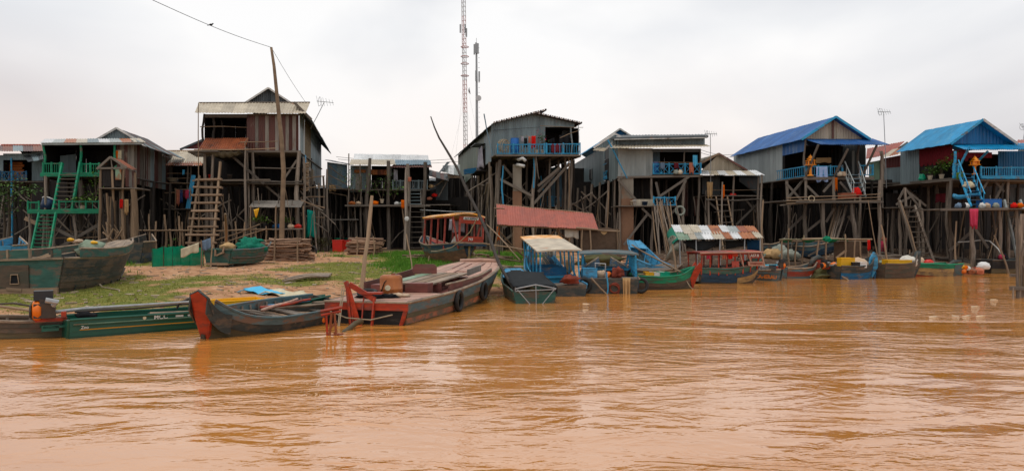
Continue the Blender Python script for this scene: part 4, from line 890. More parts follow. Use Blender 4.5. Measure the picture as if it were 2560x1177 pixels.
# ---- recessed house with white roof
def house_recessed():
    f = Fr(970, 55, 6, 'stilt_house', 'recessed dark stilt house with white corrugated roof and round-post balcony', base=970)
    f.roof(f.at(884, 400, .8), f.at(1072, 402, .8), f.at(1070, 388, 3.4), f.at(886, 385, 3.4), 8, 'white_roof', waves=6, amp=.03); f.roof(f.at(873, 412, -.7), f.at(990, 412, -.7), f.at(985, 399, .7), f.at(878, 399, .7), 5, 'cream_roof'); f.roof(f.at(985, 412, -.6), f.at(1078, 412, -.6), f.at(1076, 400, .7), f.at(988, 400, .7), 4, 'zinc_blue'); f.roof(f.at(975, 419, -.9), f.at(1080, 418, -.9), f.at(1078, 411, -.2), f.at(985, 411, -.2), 4, 'rust_brown')
    f.wall(876, 928, 414, 414, 480, v=.2, n=4, m=['zinc', 'board_weather']); f.wall(886, 914, 424, 424, 432, v=.05, n=2, m='rust_orange'); f.wall(928, 975, 424, 424, 437, v=.05, n=3, m=['rust_orange', 'rust_roof']); f.wall(976, 980, 415, 415, 440, v=.05, n=1, m='zinc_pale')
    f.box_room(928, 1072, 415, 478, .3, 3.4); f.floor(872, 1075, 474, -.3, 3.5, bw=.8)
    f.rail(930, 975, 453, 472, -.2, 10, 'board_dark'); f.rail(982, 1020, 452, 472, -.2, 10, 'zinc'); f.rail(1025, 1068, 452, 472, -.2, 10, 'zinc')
    f.floor(864, 1075, 513, -1.6, 2.5, bw=.5); f.plank(862, 514, 1076, 514, -1.7, .08, .12, 'board_grey', 'edge_beam')
    for x, yt, r in ((872, 384, .05), (925, 396, .14), (971, 402, .14), (1019, 410, .13), (1063, 405, .16), (903, 440, .07), (900, 410, .045)): f.post(x, yt, -1.2, r, 'post_wood')
    f.stilts(870, 1070, 515, (0, 2.3, 4.4), 6, .09); f.screen(845, 1110, 476, 4.6); f.screen(870, 1075, 476, 2.4, bw=.5); f.pole(975, 612, 1015, 570, -.6, .05, 'post_wood', 'brace'); f.clutter(862, 920, 480, -1.6, 1, 10)
    ladder('ladder', f.at(1026, 475, -.4), f.at(1052, 475, -.4), f.at(1025, 512, -1.4), f.at(1053, 512, -1.4), 5, 'board_grey', 'zinc', 'short grey stair from balcony deck to recessed house floor', rw=.18)
    ladder('ladder', f.at(1026, 512, -1.8), f.at(1061, 512, -1.8), ground(f.at(1023, 612, -3)), ground(f.at(1062, 612, -3)), 9, 'board_grey', 'board_grey', 'long grey ladder from the bank to the balcony deck behind the orange-roofed boat', rw=.14, rh=.035)
    # two crooked poles and a round white lamp before it
    tag(log('pole', ground(f.at(1012, 622, -3.3), -.3), f.at(1016, 420, -2.0), .11, 'post_wood'), 'crooked dark pole carrying a white disc by the grey ladder', 'pole'); tag(log('pole', ground(f.at(1018, 622, -3.1), -.3), f.at(1005, 505, -2.4), .06, 'pole_pale'), 'thin pale pole leaning on the crooked dark pole', 'pole')
    p = f.at(1017, 547, -3.5); solo('disc_lamp', MB().lathe(p, [(.03, -.06), (.15, -.04), (.16, 0), (.13, .03), (.04, .045)], 14, Matrix.Rotation(math.radians(90), 3, 'X')), 'plastic_white', 'round white disc fixed to the crooked dark pole', 'disc')
    hang_cloth('orange_cloth', f.at(1003, 500, -2.6), f.at(1012, 500, -2.6), .55, 'cloth_orange', 'orange cloth tied to the thin pale pole', seed=3); hang_cloth('shirt', f.at(984, 424, -.3), f.at(994, 424, -.3), .75, 'cloth_grey', 'patterned shirt hung in the recessed house opening', seed=6); hang_cloth('small_cloth', f.at(1020, 443, -1.4), f.at(1028, 443, -1.4), .3, 'cloth_salmon', 'small salmon cloth hung on the round balcony post', seed=7)
    plant('shrub', f.at(890, 505, -1.2), 2.3, 1.5, 'loose leafy shrub climbing at the left of the recessed balcony', 'leaf', 130, leaf=.2); plant('shrub', f.at(955, 508, -1.2), 1.6, 1.5, 'green potted shrub in the middle of the recessed balcony', 'leaf', 120, 'ceramic', leaf=.18); plant('shrub', f.at(985, 500, -1.2), 1.2, .9, 'yellow green plant by the balcony post', 'leaf_bright', 60, leaf=.2)
    for k, (x, m, r, l) in enumerate(((880, 'brick_orange', .3, 'stack of orange bricks on the recessed balcony'), (896, 'sack_pale', .28, 'pale sack beside orange bricks on the recessed balcony'), (938, 'cloth_orange', .32, 'orange bundle on the recessed balcony'), (992, 'plastic_white', .26, 'white bundle on the recessed balcony near the stair'), (1000, 'sack_grey', .22, 'grey bag on the recessed balcony near the stair'))): sack('bundle', f.at(x, 512, -1.3), (r*.75, r*.6, r*.45), m, l, 'bundle', seed=k+3)
    # black sheds between the recessed house and the grey-blue house
    s = Fr(1100, 56, -6, 'shed', 'black sheet shed with broken slat roof, between white-roofed and grey-blue houses', 'shed', base=1100)
    s.roof(s.at(1070, 440, -1), s.at(1122, 452, -1), s.at(1118, 436, 2.5), s.at(1072, 424, 2.5), 5, ['zinc_dark', 'rust_brown']); s.wall(1090, 1120, 455, 440, 500, v=.2, n=3, m='zinc_dark'); s.floor(1065, 1125, 512, -1, 3, bw=.7); s.stilts(1070, 1122, 512, (-.6, 1.5, 3), 4); s.screen(1050, 1170, 500, 3.2); s.plank(1096, 492, 1125, 440, -.6, .05, .1, 'board_grey', 'brace'); s.pole(1080, 470, 1118, 446, -.7, .03, 'pole_pale', 'brace'); s.pole(1050, 525, 1190, 530, -2.5, .03, 'galvanised', 'rail_pole'); s.plank(1078, 535, 1150, 541, -1.5, .3, .06, 'board_dark', 'shelf')
    for k, (x, y, m, l) in enumerate(((1074, 500, 'cloth_salmon', 'salmon bundle on the shed shelf'), (1086, 492, 'cloth_red', 'dull red basket in the black shed'), (1078, 470, 'sack_tan', 'tan basket under the slat roof'))): sack('bundle', s.at(x, y, -.6), (.2, .16, .13), m, l, 'bundle', seed=k+9)
    s2 = Fr(1112, 61, 0, 'hut', 'pale-roofed hut with tan wall seen behind the slat-roofed shed', 'hut', base=1112)
    s2.roof(s2.at(1105, 430, 0), s2.at(1150, 440, 0), s2.at(1150, 412, 2), s2.at(1107, 414, 2), 3, ['zinc_pale', 'white_roof']); s2.wall(1105, 1150, 432, 438, 445, v=.1, n=3, m='board_tan'); s2.roof(s2.at(1095, 434, -.4), s2.at(1106, 428, -.4), s2.at(1125, 405, 2), s2.at(1118, 405, 2), 1, 'zinc_dark'); s2.stilts(1100, 1150, 446, (0, 2), 4); s2.screen(1090, 1160, 447, 2.4)
house_recessed()
# ---- grey-blue house with tiled roof edge
def house_tiled():
    f = Fr(1300, 50, 10, 'stilt_house', 'grey-blue sheet stilt house with tiled roof edge and sky-blue balcony', base=1300)
    pkx, pky = 1340, 284
    top = lambda x: 310+(pky-310)*(x-1228)/(pkx-1228) if x < pkx else pky+(310-pky)*(x-pkx)/(1450-pkx)
    xs = [1228, 1250, 1272, 1295, 1318, 1340, 1363]
    for i, (a, b) in enumerate(zip(xs[:-1], xs[1:])): f.wall(a, b, top(a), top(b), 393, v=.004*(i % 2), n=1, m='zinc')
    for a, b in ((1363, 1400), (1400, 1436)): f.wall(a, b, top(a), top(b), 318, v=0, n=1, m='zinc')
    f.box_room(1364, 1450, 318, 386, .4, 2.6)
    f.wall(1405, 1432, 318, 318, 345, v=1.4, n=2, m='zinc_dark')
    # two tiled slopes: the long one oversails the ridge; tile ends stand in a row
    D = 18.0
    for (x0, y0, x1, y1, w) in ((1233, 308, 1367, 275, .12), (1334, 282, 1456, 309, -.06)):
        a, b = f.at(x0, y0, -.45), f.at(x1, y1, -.45); n = 22; al = (b-a)
        f.roof(a if x0 < 1300 else b, f.back(a if x0 < 1300 else b, D), f.back(b if x0 < 1300 else a, D), b if x0 < 1300 else a, 14, ['tile_dark', 'rust_brown'], waves=6, amp=.03)
        for i in range(n):
            p = a.lerp(b, (i+.5)/n)+V((0, -.04, .03)); board('tile_end', p-al/n*.3, p+al/n*.3, .10, .10, 'tile_end' if i % 2 == 0 else 'tile_dark', f.root)
    # left slope falls on toward the back over the side wall
    a, b = f.at(1236, 307, -.4), f.at(1216, 322, -.4); f.roof(b, f.back(b, 20), f.back(a, 20), a, 14, ['zinc_dark', 'tile_dark'])
    f.side(1228, 316, 404, 0, 3.2, 3, 'zinc'); f.side(1228, 316, 404, 3.2, 19.5, 14, 'zinc_green', zb1=-.8)
    # window bay with curtain on the side wall
    p = f.back(f.at(1228, 370, 0), 2.6)-f.u*.25; q = f.back(f.at(1228, 370, 0), 4.2)-f.u*.25
    hang_cloth('curtain', p+V((0, 0, .4)), q+V((0, 0, .4)), 1.5, 'cloth_grey', 'grey white cloth hung at the grey-blue house side wall', 'cloth', seed=1, wave=.1); board('window_shelf', p+V((0, 0, -1.25)), q+f.n*1.4+V((0, 0, -1.35)), .7, .06, 'board_dark', f.root); board('window_awning', p+V((0, 0, .55))-f.u*.1, q+f.n*.8+V((0, 0, .55))-f.u*.1, .7, .05, 'zinc_dark', f.root)
    board('window', p-f.n*.05+f.u*.2+V((0, 0, -.45)), q+f.u*.2+V((0, 0, -.45)), .06, 1.3, 'board_dark', f.root)
    f.pole(1210, 285, 1232, 392, -.3, .035, 'zinc_blue', 'stay_pole'); f.pole(1232, 326, 1350, 318, -.15, .012, 'wire', 'wire')
    # balcony
    v = -1.3
    f.floor(1236, 1452, 388, v, 1, bw=.45); f.floor(1236, 1452, 388, 1, 19, 'board_grey', bw=1.8); f.plank(1240, 389, 1452, 389, v-.05, .08, .1, 'board_grey', 'edge_beam'); f.joists(1240, 1450, 391, v, 2, 7)
    f.rail(1244, 1362, 362, 384, v, 18, 'blue_paint', posts=4, yt1=361); f.rail(1366, 1450, 361, 384, v, 14, 'blue_paint', posts=3, yt1=360); A = f.at(1450, 360, v)
    part('side_railing', MB().beam(A, f.back(A, 1.3), .05, .06).beam(A-V((0, 0, .45)), f.back(A, 1.3)-V((0, 0, .45)), .05, .05), 'blue_paint', f.root)
    f.pole(1446, 388, 1446, 312, -.9, .03, 'galvanised', 'veranda_post'); f.pole(1428, 388, 1427, 318, .1, .06, 'zinc_pale', 'veranda_post'); f.pole(1350, 315, 1458, 319, -.5, .02, 'pole_pale', 'clothes_pole'); f.pole(1400, 345, 1450, 325, -.7, .025, 'pole_pale', 'clothes_pole')
    barrel('water_barrel', f.at(1287, 386, v+.5), .27, .95, 'plastic_blue', 'blue plastic water barrel on the sky-blue balcony')
    root = thing('rope_coil', 'coil of pale rope on the end of the sky-blue balcony', 'rope', f.at(1256, 386, v+.2)); 
    for k in range(6): part('loop', MB().torus(f.at(1254+2*k, 366-rnd.uniform(-3, 3), v+.15), .3+.03*k, .02, Matrix.Rotation(1.3+.1*k, 3, 'X') @ Matrix.Rotation(.2*k, 3, 'Y'), 16, 4), 'rope', root)
    for k, (x, y, h, w, m, l) in enumerate(((1314, 345, .55, 8, 'cloth_black', 'black shirt hung over the sky-blue balcony'), (1306, 342, .35, 6, 'cloth_grey', 'grey cloth hung beside the blue barrel'), (1334, 340, .75, 11, 'cloth_red', 'red shirt hung over the sky-blue balcony'), (1324, 342, .45, 5, 'cloth_salmon', 'salmon cloth between black and red shirts'), (1390, 360, .55, 24, 'cloth_maroon', 'dark red checked cloth over the sky-blue railing'))): hang_cloth('laundry', f.at(x-w/2, y, v-.02 if k == 4 else v+.1), f.at(x+w/2, y, v-.02 if k == 4 else v+.1), h, m, l, seed=k+2)
    f.pole(1296, 341, 1345, 341, v+.1, .012, 'rope', 'clothes_line'); hang_cloth('black_cloth', f.at(1398, 338, -.4), f.at(1424, 338, -.4), 1.1, 'cloth_black', 'large black cloth hung in the balcony opening', seed=5, wave=.12); hang_cloth('black_cloth', f.at(1371, 350, -.2), f.at(1386, 344, -.2), .8, 'cloth_black', 'black bag hung left in the balcony opening', seed=8, wave=.1)
    plant('flowering_plant', f.at(1341, 386, v+.4), 1.2, .8, 'plant with pink red flowers on the sky-blue balcony', 'cloth_pink', 50, 'ceramic', leaf=.13); plant('potted_plant', f.at(1357, 386, v+.4), 1.1, .5, 'thin green plant beside the red flowers', 'leaf', 40, 'ceramic', leaf=.2)
    # concrete column with bent pipes at its head
    c0 = f.at(1293, 412, -.6); g0 = ground(c0, -.3); zs = CZ-.2 if False else f.z(478, 1293, -.6)
    part('column', MB().beam(V((c0.x, c0.y, zs)), c0, .55, .5, (0, 1, 0)), 'concrete', f.root); part('column_foot', MB().beam(g0, V((c0.x, c0.y, zs-.003)), .57, .52, (0, 1, 0)), 'concrete_muddy', f.root)
    for k, (y, dz) in enumerate(((399, 0), (412, 0))):
        p = f.at(1297+k*-3, y, -1.2); pts = [f.at(1290, y-4+6*k, -.7), p, p+V((.25, -.22, .05-.12*k)), p+V((.42, -.3, -.12))]; solo('drain_pipe', MB().tube(pts, .10, 10), 'pvc_white', ['upper white elbow pipe at the concrete column head', 'lower white elbow pipe at the concrete column head'][k], 'pipe', smooth=True)
    for x, yt, vv, r in ((1250, 400, -.8, .14), (1243, 405, .3, .11), (1338, 390, -.9, .13), (1375, 392, -.3, .10), (1397, 395, .2, .1), (1413, 392, -.6, .09), (1430, 395, -.8, .14), (1318, 400, 1.4, .1)): f.post(x, yt, vv, r, 'post_wood')
    for x, y0, y1, m in ((1258, 415, 510, 'pvc_blue'), (1334, 395, 470, 'pvc_blue'), (1422, 390, 520, 'pole_pale')): f.pole(x, y1, x, y0, -1.0, .05, m, 'pipe')
    f.pole(1340, 390, 1348, 448, -1.25, .04, 'board_grey', 'hanging_post')
    for a, b, c, d in ((1257, 412, 1335, 508), (1424, 408, 1328, 516), (1250, 448, 1330, 490), (1400, 420, 1345, 480), (1345, 465, 1400, 418), (1258, 570, 1320, 520), (1262, 600, 1340, 545)): f.plank(a, b, c, d, -1.0+rnd.uniform(0, .8), .06, .16, 'board_grey', 'brace')
    f.stilts(1236, 1450, 392, (1.2, 3.5, 6, 9), 7, .10); a = f.at(1228, 404, 0)
    for i in range(17):
        p = f.back(a, .3+1.1*i)+f.u*rnd.uniform(-.2, .4); log('stilt', ground(p+f.u*rnd.uniform(-.2, .2), -.3), p, rnd.uniform(.08, .13), 'post_wood', f.root)
    f.screen(1200, 1480, 396, 11); f.screen(1120, 1300, 404, 20); f.braces(1236, 1450, 420, .8, 8); f.clutter(1230, 1450, 470, -1.2, 4, 34)
    for i in range(7): b = f.back(a, .8*i); log('brace', b-V((0, 0, rnd.uniform(.2, 1.6))), f.back(b, 1.6)-V((0, 0, rnd.uniform(1.2, 3.0))), .05, 'post_wood', f.root)
    # sky-blue porch of a dwelling behind, seen between the stilts
    f.rail(1348, 1412, 492, 515, 3, 8, 'blue_paint', posts=3); f.floor(1345, 1415, 517, 2.8, 5, bw=.7); f.wall(1378, 1412, 420, 420, 515, v=5, n=3, m='zinc_blue'); f.plank(1352, 440, 1360, 490, 3.2, .3, .05, 'blue_paint', 'blue_board'); f.plank(1385, 418, 1395, 488, 4.6, .3, .05, 'blue_paint', 'blue_board')
    solo('crate_rack', MB().beam(f.at(1160, 430, 4), f.at(1190, 426, 4), .5, .35), 'blue_deep', 'blue box on the window shelf of the grey-blue house', 'box')
house_tiled()

# ---- house with flat grey front and white trim
def house_flat():
    f = Fr(1640, 48.5, 3.5, 'stilt_house', 'grey sheet stilt house with flat dark fascia and blue cross-braced railings', base=1640)
    f.wall(1545, 1632, 371, 371, 441, v=0, n=5, m='zinc_pale', waves=5); f.box_room(1632, 1752, 372, 438, .3, 3); f.wall(1632, 1650, 375, 375, 438, v=1.2, n=1, m='zinc_blue'); f.plank(1632, 376, 1752, 376, -.1, .06, .2, 'zinc_dark', 'valance'); f.side(1752, 372, 400, 0, 3, 2, 'zinc_dark')
    f.wall(1531, 1762, 347, 345, 362, v=.35, n=9, m='zinc'); f.plank(1528, 347, 1768, 342, -.1, .5, .12, 'zinc_dark', 'fascia'); f.plank(1536, 349, 1768, 344.5, -.4, .05, .05, 'white_paint', 'trim')
    f.roof(f.at(1524, 371, -1.0), f.at(1778, 366, -1.0), f.at(1765, 361, .3), f.at(1530, 362, .3), 8, 'cream_roof', jit=.01); f.roof(f.at(1530, 345, -.3), f.at(1768, 341, -.3), f.at(1768, 336, 5), f.at(1550, 338, 5), 7, 'zinc_dark')
    # left side wall, windows, and the stepped white verge
    p0 = f.at(1545, 371, 0)
    f.side(1545, 346, 444, 0, 3.0, 3, 'zinc', zb1=-.15); f.side(1545, 352, 448, 3.0, 4.6, 1, 'zinc_dark', zt1=0, off=.03); f.side(1545, 346, 448, 4.6, 20, 12, 'zinc', zb1=-.1)
    def pane(v0, v1, yt, yb, nm, m, off=-.05):
        t, b = f.at(1545, yt, 0), f.at(1545, yb, 0); t.x, t.y = b.x, b.y; q = -f.u*(-off)
        return part(nm, MB().prism([f.back(b, v0)+q, f.back(b, v1)+q, f.back(t, v1)+q, f.back(t, v0)+q], f.u*.03), m, f.root)
    for v0, v1 in ((9.5, 10.8), (14, 15.4)): w = pane(v0, v1, 392, 422, 'window', 'board_dark'); pane(v0+.33, v0+.38, 392, 422, 'mullion', 'zinc_dark', -.09); pane(v0-.08, v0, 390, 424, 'window_frame', 'zinc_pale', -.09)
    pane(3.1, 4.5, 385, 440, 'window', 'board_dark', -.02)
    a = f.back(f.at(1545, 418, 0), 3.1)-f.u*.12; b = f.back(a, 1.4); mb = MB().beam(a, b, .05, .05).beam(a-V((0, 0, .5)), b-V((0, 0, .5)), .05, .05).beam(a+V((0, 0, .5)), b+V((0, 0, .5)), .05, .05); o = part('railing', mb, 'blue_paint', f.root)
    for i in range(3): c0, c1 = a.lerp(b, i/3), a.lerp(b, (i+1)/3); board('baluster', c0, c1-V((0, 0, .5)), .03, .03, 'blue_paint', o); board('baluster', c1, c0-V((0, 0, .5)), .03, .03, 'blue_paint', o)
    for (x0, y0, x1, y1) in ((1512, 376, 1545, 343), (1545, 343, 1552, 347), (1484, 370, 1537, 334), (1537, 334, 1553, 343)): f.plank(x0, y0, x1, y1, .6, .06, .12, 'white_paint', 'bargeboard')
    f.roof(f.at(1482, 376, -.3), f.at(1510, 378, -.3), f.at(1522, 369, 1), f.at(1495, 369, 1), 2, 'cream_roof'); f.gable(1490, 1556, 1537, 336, 372, .9, 'zinc', 4)
    f.pole(1519, 350, 1568, 446, -.7, .045, 'pvc_blue', 'stay_pole')
    # blue-roofed wing behind
    pk = f.at(1551, 322, 6); l = f.at(1448, 392, 6) ; r = f.at(1592, 352, 6); bl = f.at(1440, 388, 6.5)
    f.roof(f.at(1498, 358, 5), f.back(f.at(1498, 358, 5), 18), f.back(f.at(1550, 323, 5), 18), f.at(1550, 323, 5), 12, 'sky_roof'); f.roof(f.back(f.at(1602, 356, 5), 18), f.at(1602, 356, 5), f.at(1550, 323, 5), f.back(f.at(1550, 323, 5), 18), 12, 'sky_roof'); f.gable(1500, 1600, 1550, 325, 356, 5.2, 'sky_wall', 5); f.plank(1550, 322, 1600, 354, 4.9, .06, .1, 'white_paint', 'bargeboard'); f.plank(1500, 356, 1550, 322, 4.9, .06, .1, 'white_paint', 'bargeboard')
    f.rail(1633, 1752, 411, 434, -.4, 6, 'blue_paint', style='cross', posts=4, yt1=410); f.floor(1632, 1754, 438, -.4, 3, bw=.6); f.floor(1548, 1754, 442, 3, 19, bw=1.6); f.floor(1548, 1632, 442, .1, 3, bw=1); f.plank(1543, 443, 1756, 440, -.45, .08, .12, 'board_grey', 'edge_beam'); f.pole(1633, 406, 1752, 407, -.35, .02, 'pole_pale', 'clothes_pole')
    for x, yt in ((1708, 380), (1748, 375)): f.pole(x, 438, x+3, yt, -.2, .05, 'board_grey', 'veranda_post')
    # concrete pier, shelf, lower porch
    c = f.at(1567, 443, -.1); g0 = ground(c, -.3); zs = f.z(497, 1567, -.1)
    part('column', MB().beam(V((c.x, c.y, zs)), c, .72, .6, (0, 1, 0)), 'concrete', f.root); part('column_foot', MB().beam(g0, V((c.x, c.y, zs-.003)), .74, .62, (0, 1, 0)), 'concrete_muddy', f.root)
    f.floor(1545, 1690, 515, -.9, 1.4, bw=.4); f.rail(1634, 1688, 494, 512, -.9, 3, 'blue_paint', style='cross', posts=3, bt=.016); f.wall(1584, 1632, 498, 498, 514, v=-.5, n=3, m='cream_roof', name='counter_panel', waves=1); f.wall(1583, 1625, 446, 446, 512, v=1.6, n=3, m='board_dark', waves=1)
    f.wall(1690, 1750, 450, 450, 540, v=2.2, n=4, m=['board_dark', 'rust_brown'], waves=2)
    for x, yt, vv, r in ((1628, 440, -.3, .09), (1711, 442, -.2, .1), (1748, 440, -.2, .1), (1548, 444, -.5, .08), (1537, 450, 1.5, .11), (1522, 452, 2.5, .11), (1500, 456, 4, .1), (1480, 460, 5, .12), (1462, 465, 6.5, .1), (1445, 470, 8, .1)): f.post(x, yt, vv, r, 'post_wood')
    for a_, b_, c_, d_ in ((1640, 497, 1722, 442), (1545, 448, 1590, 500), (1690, 500, 1715, 450), (1560, 612, 1618, 536), (1605, 520, 1640, 555), (1655, 555, 1692, 520), (1640, 455, 1650, 500)): f.plank(a_, b_, c_, d_, -.6, .05, .14, 'board_grey', 'brace')
    f.stilts(1550, 1755, 444, (1.5, 3.5, 6, 9), 7, .09); f.screen(1420, 1800, 443, 10); f.screen(1640, 1800, 443, 4); f.clutter(1440, 1760, 470, -.6, 4, 26); f.braces(1440, 1540, 470, 3, 5)
    root = thing('pole_bundle', 'bundle of long thin poles leaning below the blue cross-braced porch', 'poles', ground(f.at(1665, 640, -2)))
    for i in range(26): x = 1632+rnd.uniform(0, 60); log('pole', ground(f.at(x+rnd.uniform(5, 35), 645, -2.2+rnd.uniform(-.3, .5)), -.05), f.at(x+rnd.uniform(-10, 6), 505+rnd.uniform(-10, 25), -1.1), rnd.uniform(.03, .055), rnd.choice(('pole_pale', 'post_wood')), root)
    for k, (x, y, m, l, r, h) in enumerate(((1586, 513, 'plastic_white', 'white cup on the shelf of the concrete pier', .12, .3), (1579, 513, 'ceramic', 'tan jar on the shelf of the concrete pier', .08, .26), (1612, 513, 'navy_tub', 'dark bowl on the counter of the lower porch', .18, .22))): basket('pot', f.at(x, y, -.75), r, h, m, l, 'pot')
    barrel('water_barrel', f.at(1638, 437, .2), .24, .75, 'plastic_blue', 'blue barrel behind the cross-braced railing'); 
    for k, (x, h, m, l) in enumerate(((1728, .65, 'cloth_salmon', 'salmon cloth over the blue cross-braced railing'), (1737, .7, 'tarp_blue', 'pale blue shirt hung at the end of the cross-braced veranda'), (1690, .35, 'cloth_maroon', 'dark red cloth on the pole above the cross-braced railing'), (1656, .4, 'cloth_denim', 'grey blue cloth on the pole above the cross-braced railing'))): y = 407 if k != 1 else 388; hang_cloth('laundry', f.at(x-5, y, -.5), f.at(x+6, y, -.5), h, m, l, seed=k)
    for k, (x, m, l) in enumerate(((1700, 'ceramic', 'cream pot on the cross-braced veranda ledge'), (1690, 'sack_grey', 'grey bundle on the cross-braced veranda ledge'))): sack('pot', f.at(x, 436, -.65), (.17, .15, .16), m, l, 'pot', seed=k)
    antenna(f.at(1776, 500, -.5), f.at(1776, 335, -.5), 'television aerial on a tall thin mast beside the flat grey house', .1, .7)
    solo('tyre', MB().torus(f.at(1700, 527, -1.0), .26, .07, Matrix.Rotation(1.45, 3, 'X')), 'sack_grey', 'grey tyre hung among the poles below the flat grey house', 'tyre', smooth=True)
    hang_cloth('net_bundle', f.at(1767, 455, -.6), f.at(1782, 455, -.6), 1.0, 'sack_tan', 'tan net bundle hung on the aerial mast', 'net', taper=.3, wave=.09)
house_flat()

# ---- low house with white awning
def house_awning():
    f = Fr(1830, 49.5, 4, 'stilt_house', 'low dark stilt house with grey gable and white awning', base=1830)
    f.gable(1752, 1860, 1797, 386, 428, .6, 'cream_roof', 6, yb1=426); pk, l, r = f.at(1797, 384, .3), f.at(1745, 412, .3), f.at(1868, 426, .3)
    f.roof(l, f.back(l, 6), f.back(pk, 6), pk, 5, 'cream_roof'); f.roof(f.back(r, 6), r, pk, f.back(pk, 6), 6, ['zinc_dark', 'zinc']); board('bargeboard', pk, r, .05, .12, 'rust_brown', f.root); board('bargeboard', pk, l, .05, .12, 'board_tan', f.root)
    f.roof(f.at(1752, 437, -1.6), f.at(1912, 438, -1.6), f.at(1890, 426, .4), f.at(1752, 427, .4), 7, ['white_roof', 'cream_roof']); f.box_room(1753, 1900, 438, 488, .6, 3.4); f.wall(1755, 1800, 440, 440, 486, v=.7, n=3, m='zinc_dark'); f.floor(1768, 1908, 489, -1.3, 3, bw=.6); f.pole(1765, 499, 1908, 497, -1.4, .05, 'board_grey', 'edge_beam'); f.pole(1772, 475, 1905, 475, -1.2, .02, 'pole_pale', 'rail_pole')
    for x, yt, vv in ((1772, 470, -1.2), (1835, 440, -1.2), (1897, 440, -1.3), (1905, 436, -1.5), (1766, 475, -.8)): f.post(x, yt, vv, .075, 'post_wood')
    f.stilts(1770, 1905, 492, (.4, 2, 4), 6); f.screen(1740, 1950, 490, 4.2); f.clutter(1765, 1910, 510, -1.2, 2, 14); f.plank(1840, 562, 1895, 508, -.8, .05, .12, 'board_grey', 'brace'); f.plank(1865, 500, 1890, 530, -.6, .05, .12, 'board_grey', 'brace'); f.plank(1772, 505, 1800, 530, -.8, .05, .12, 'board_grey', 'brace'); f.plank(1785, 530, 1860, 524, -.3, .2, .06, 'board_grey', 'shelf')
    ladder('ladder', f.at(1790, 492, -1.4), f.at(1818, 492, -1.4), ground(f.at(1808, 588, -2.8)), ground(f.at(1842, 588, -2.8)), 9, 'pole_pale', 'board_grey', 'grey ladder below the white awning house', over=.05, rw=.14)
    sh = Fr(1880, 49.0, 4); part('hanging_mat', MB().surf(lambda u, t: f.at(1848+50*u, 440+ (14+36*u)*t, -.4+.3*math.sin(u*3)), 8, 4, .02), 'zinc_dark', f.root, True)
    hang_cloth('orange_cloth', f.at(1804, 462, -1.5), f.at(1811, 462, -1.5), .8, 'cloth_orange', 'orange cloth hung at the head of the white awning house ladder', seed=1); sack('red_bowl', f.at(1832, 489, -1.1), (.2, .16, .08), 'plastic_red', 'red bowl on the white awning house floor', 'bowl'); tag(log('pole', ground(f.at(1801, 592, -2.6), -.2), f.at(1806, 455, -1.7), .06, 'post_wood'), 'upright pole standing beside the white awning house ladder', 'pole')
house_awning()

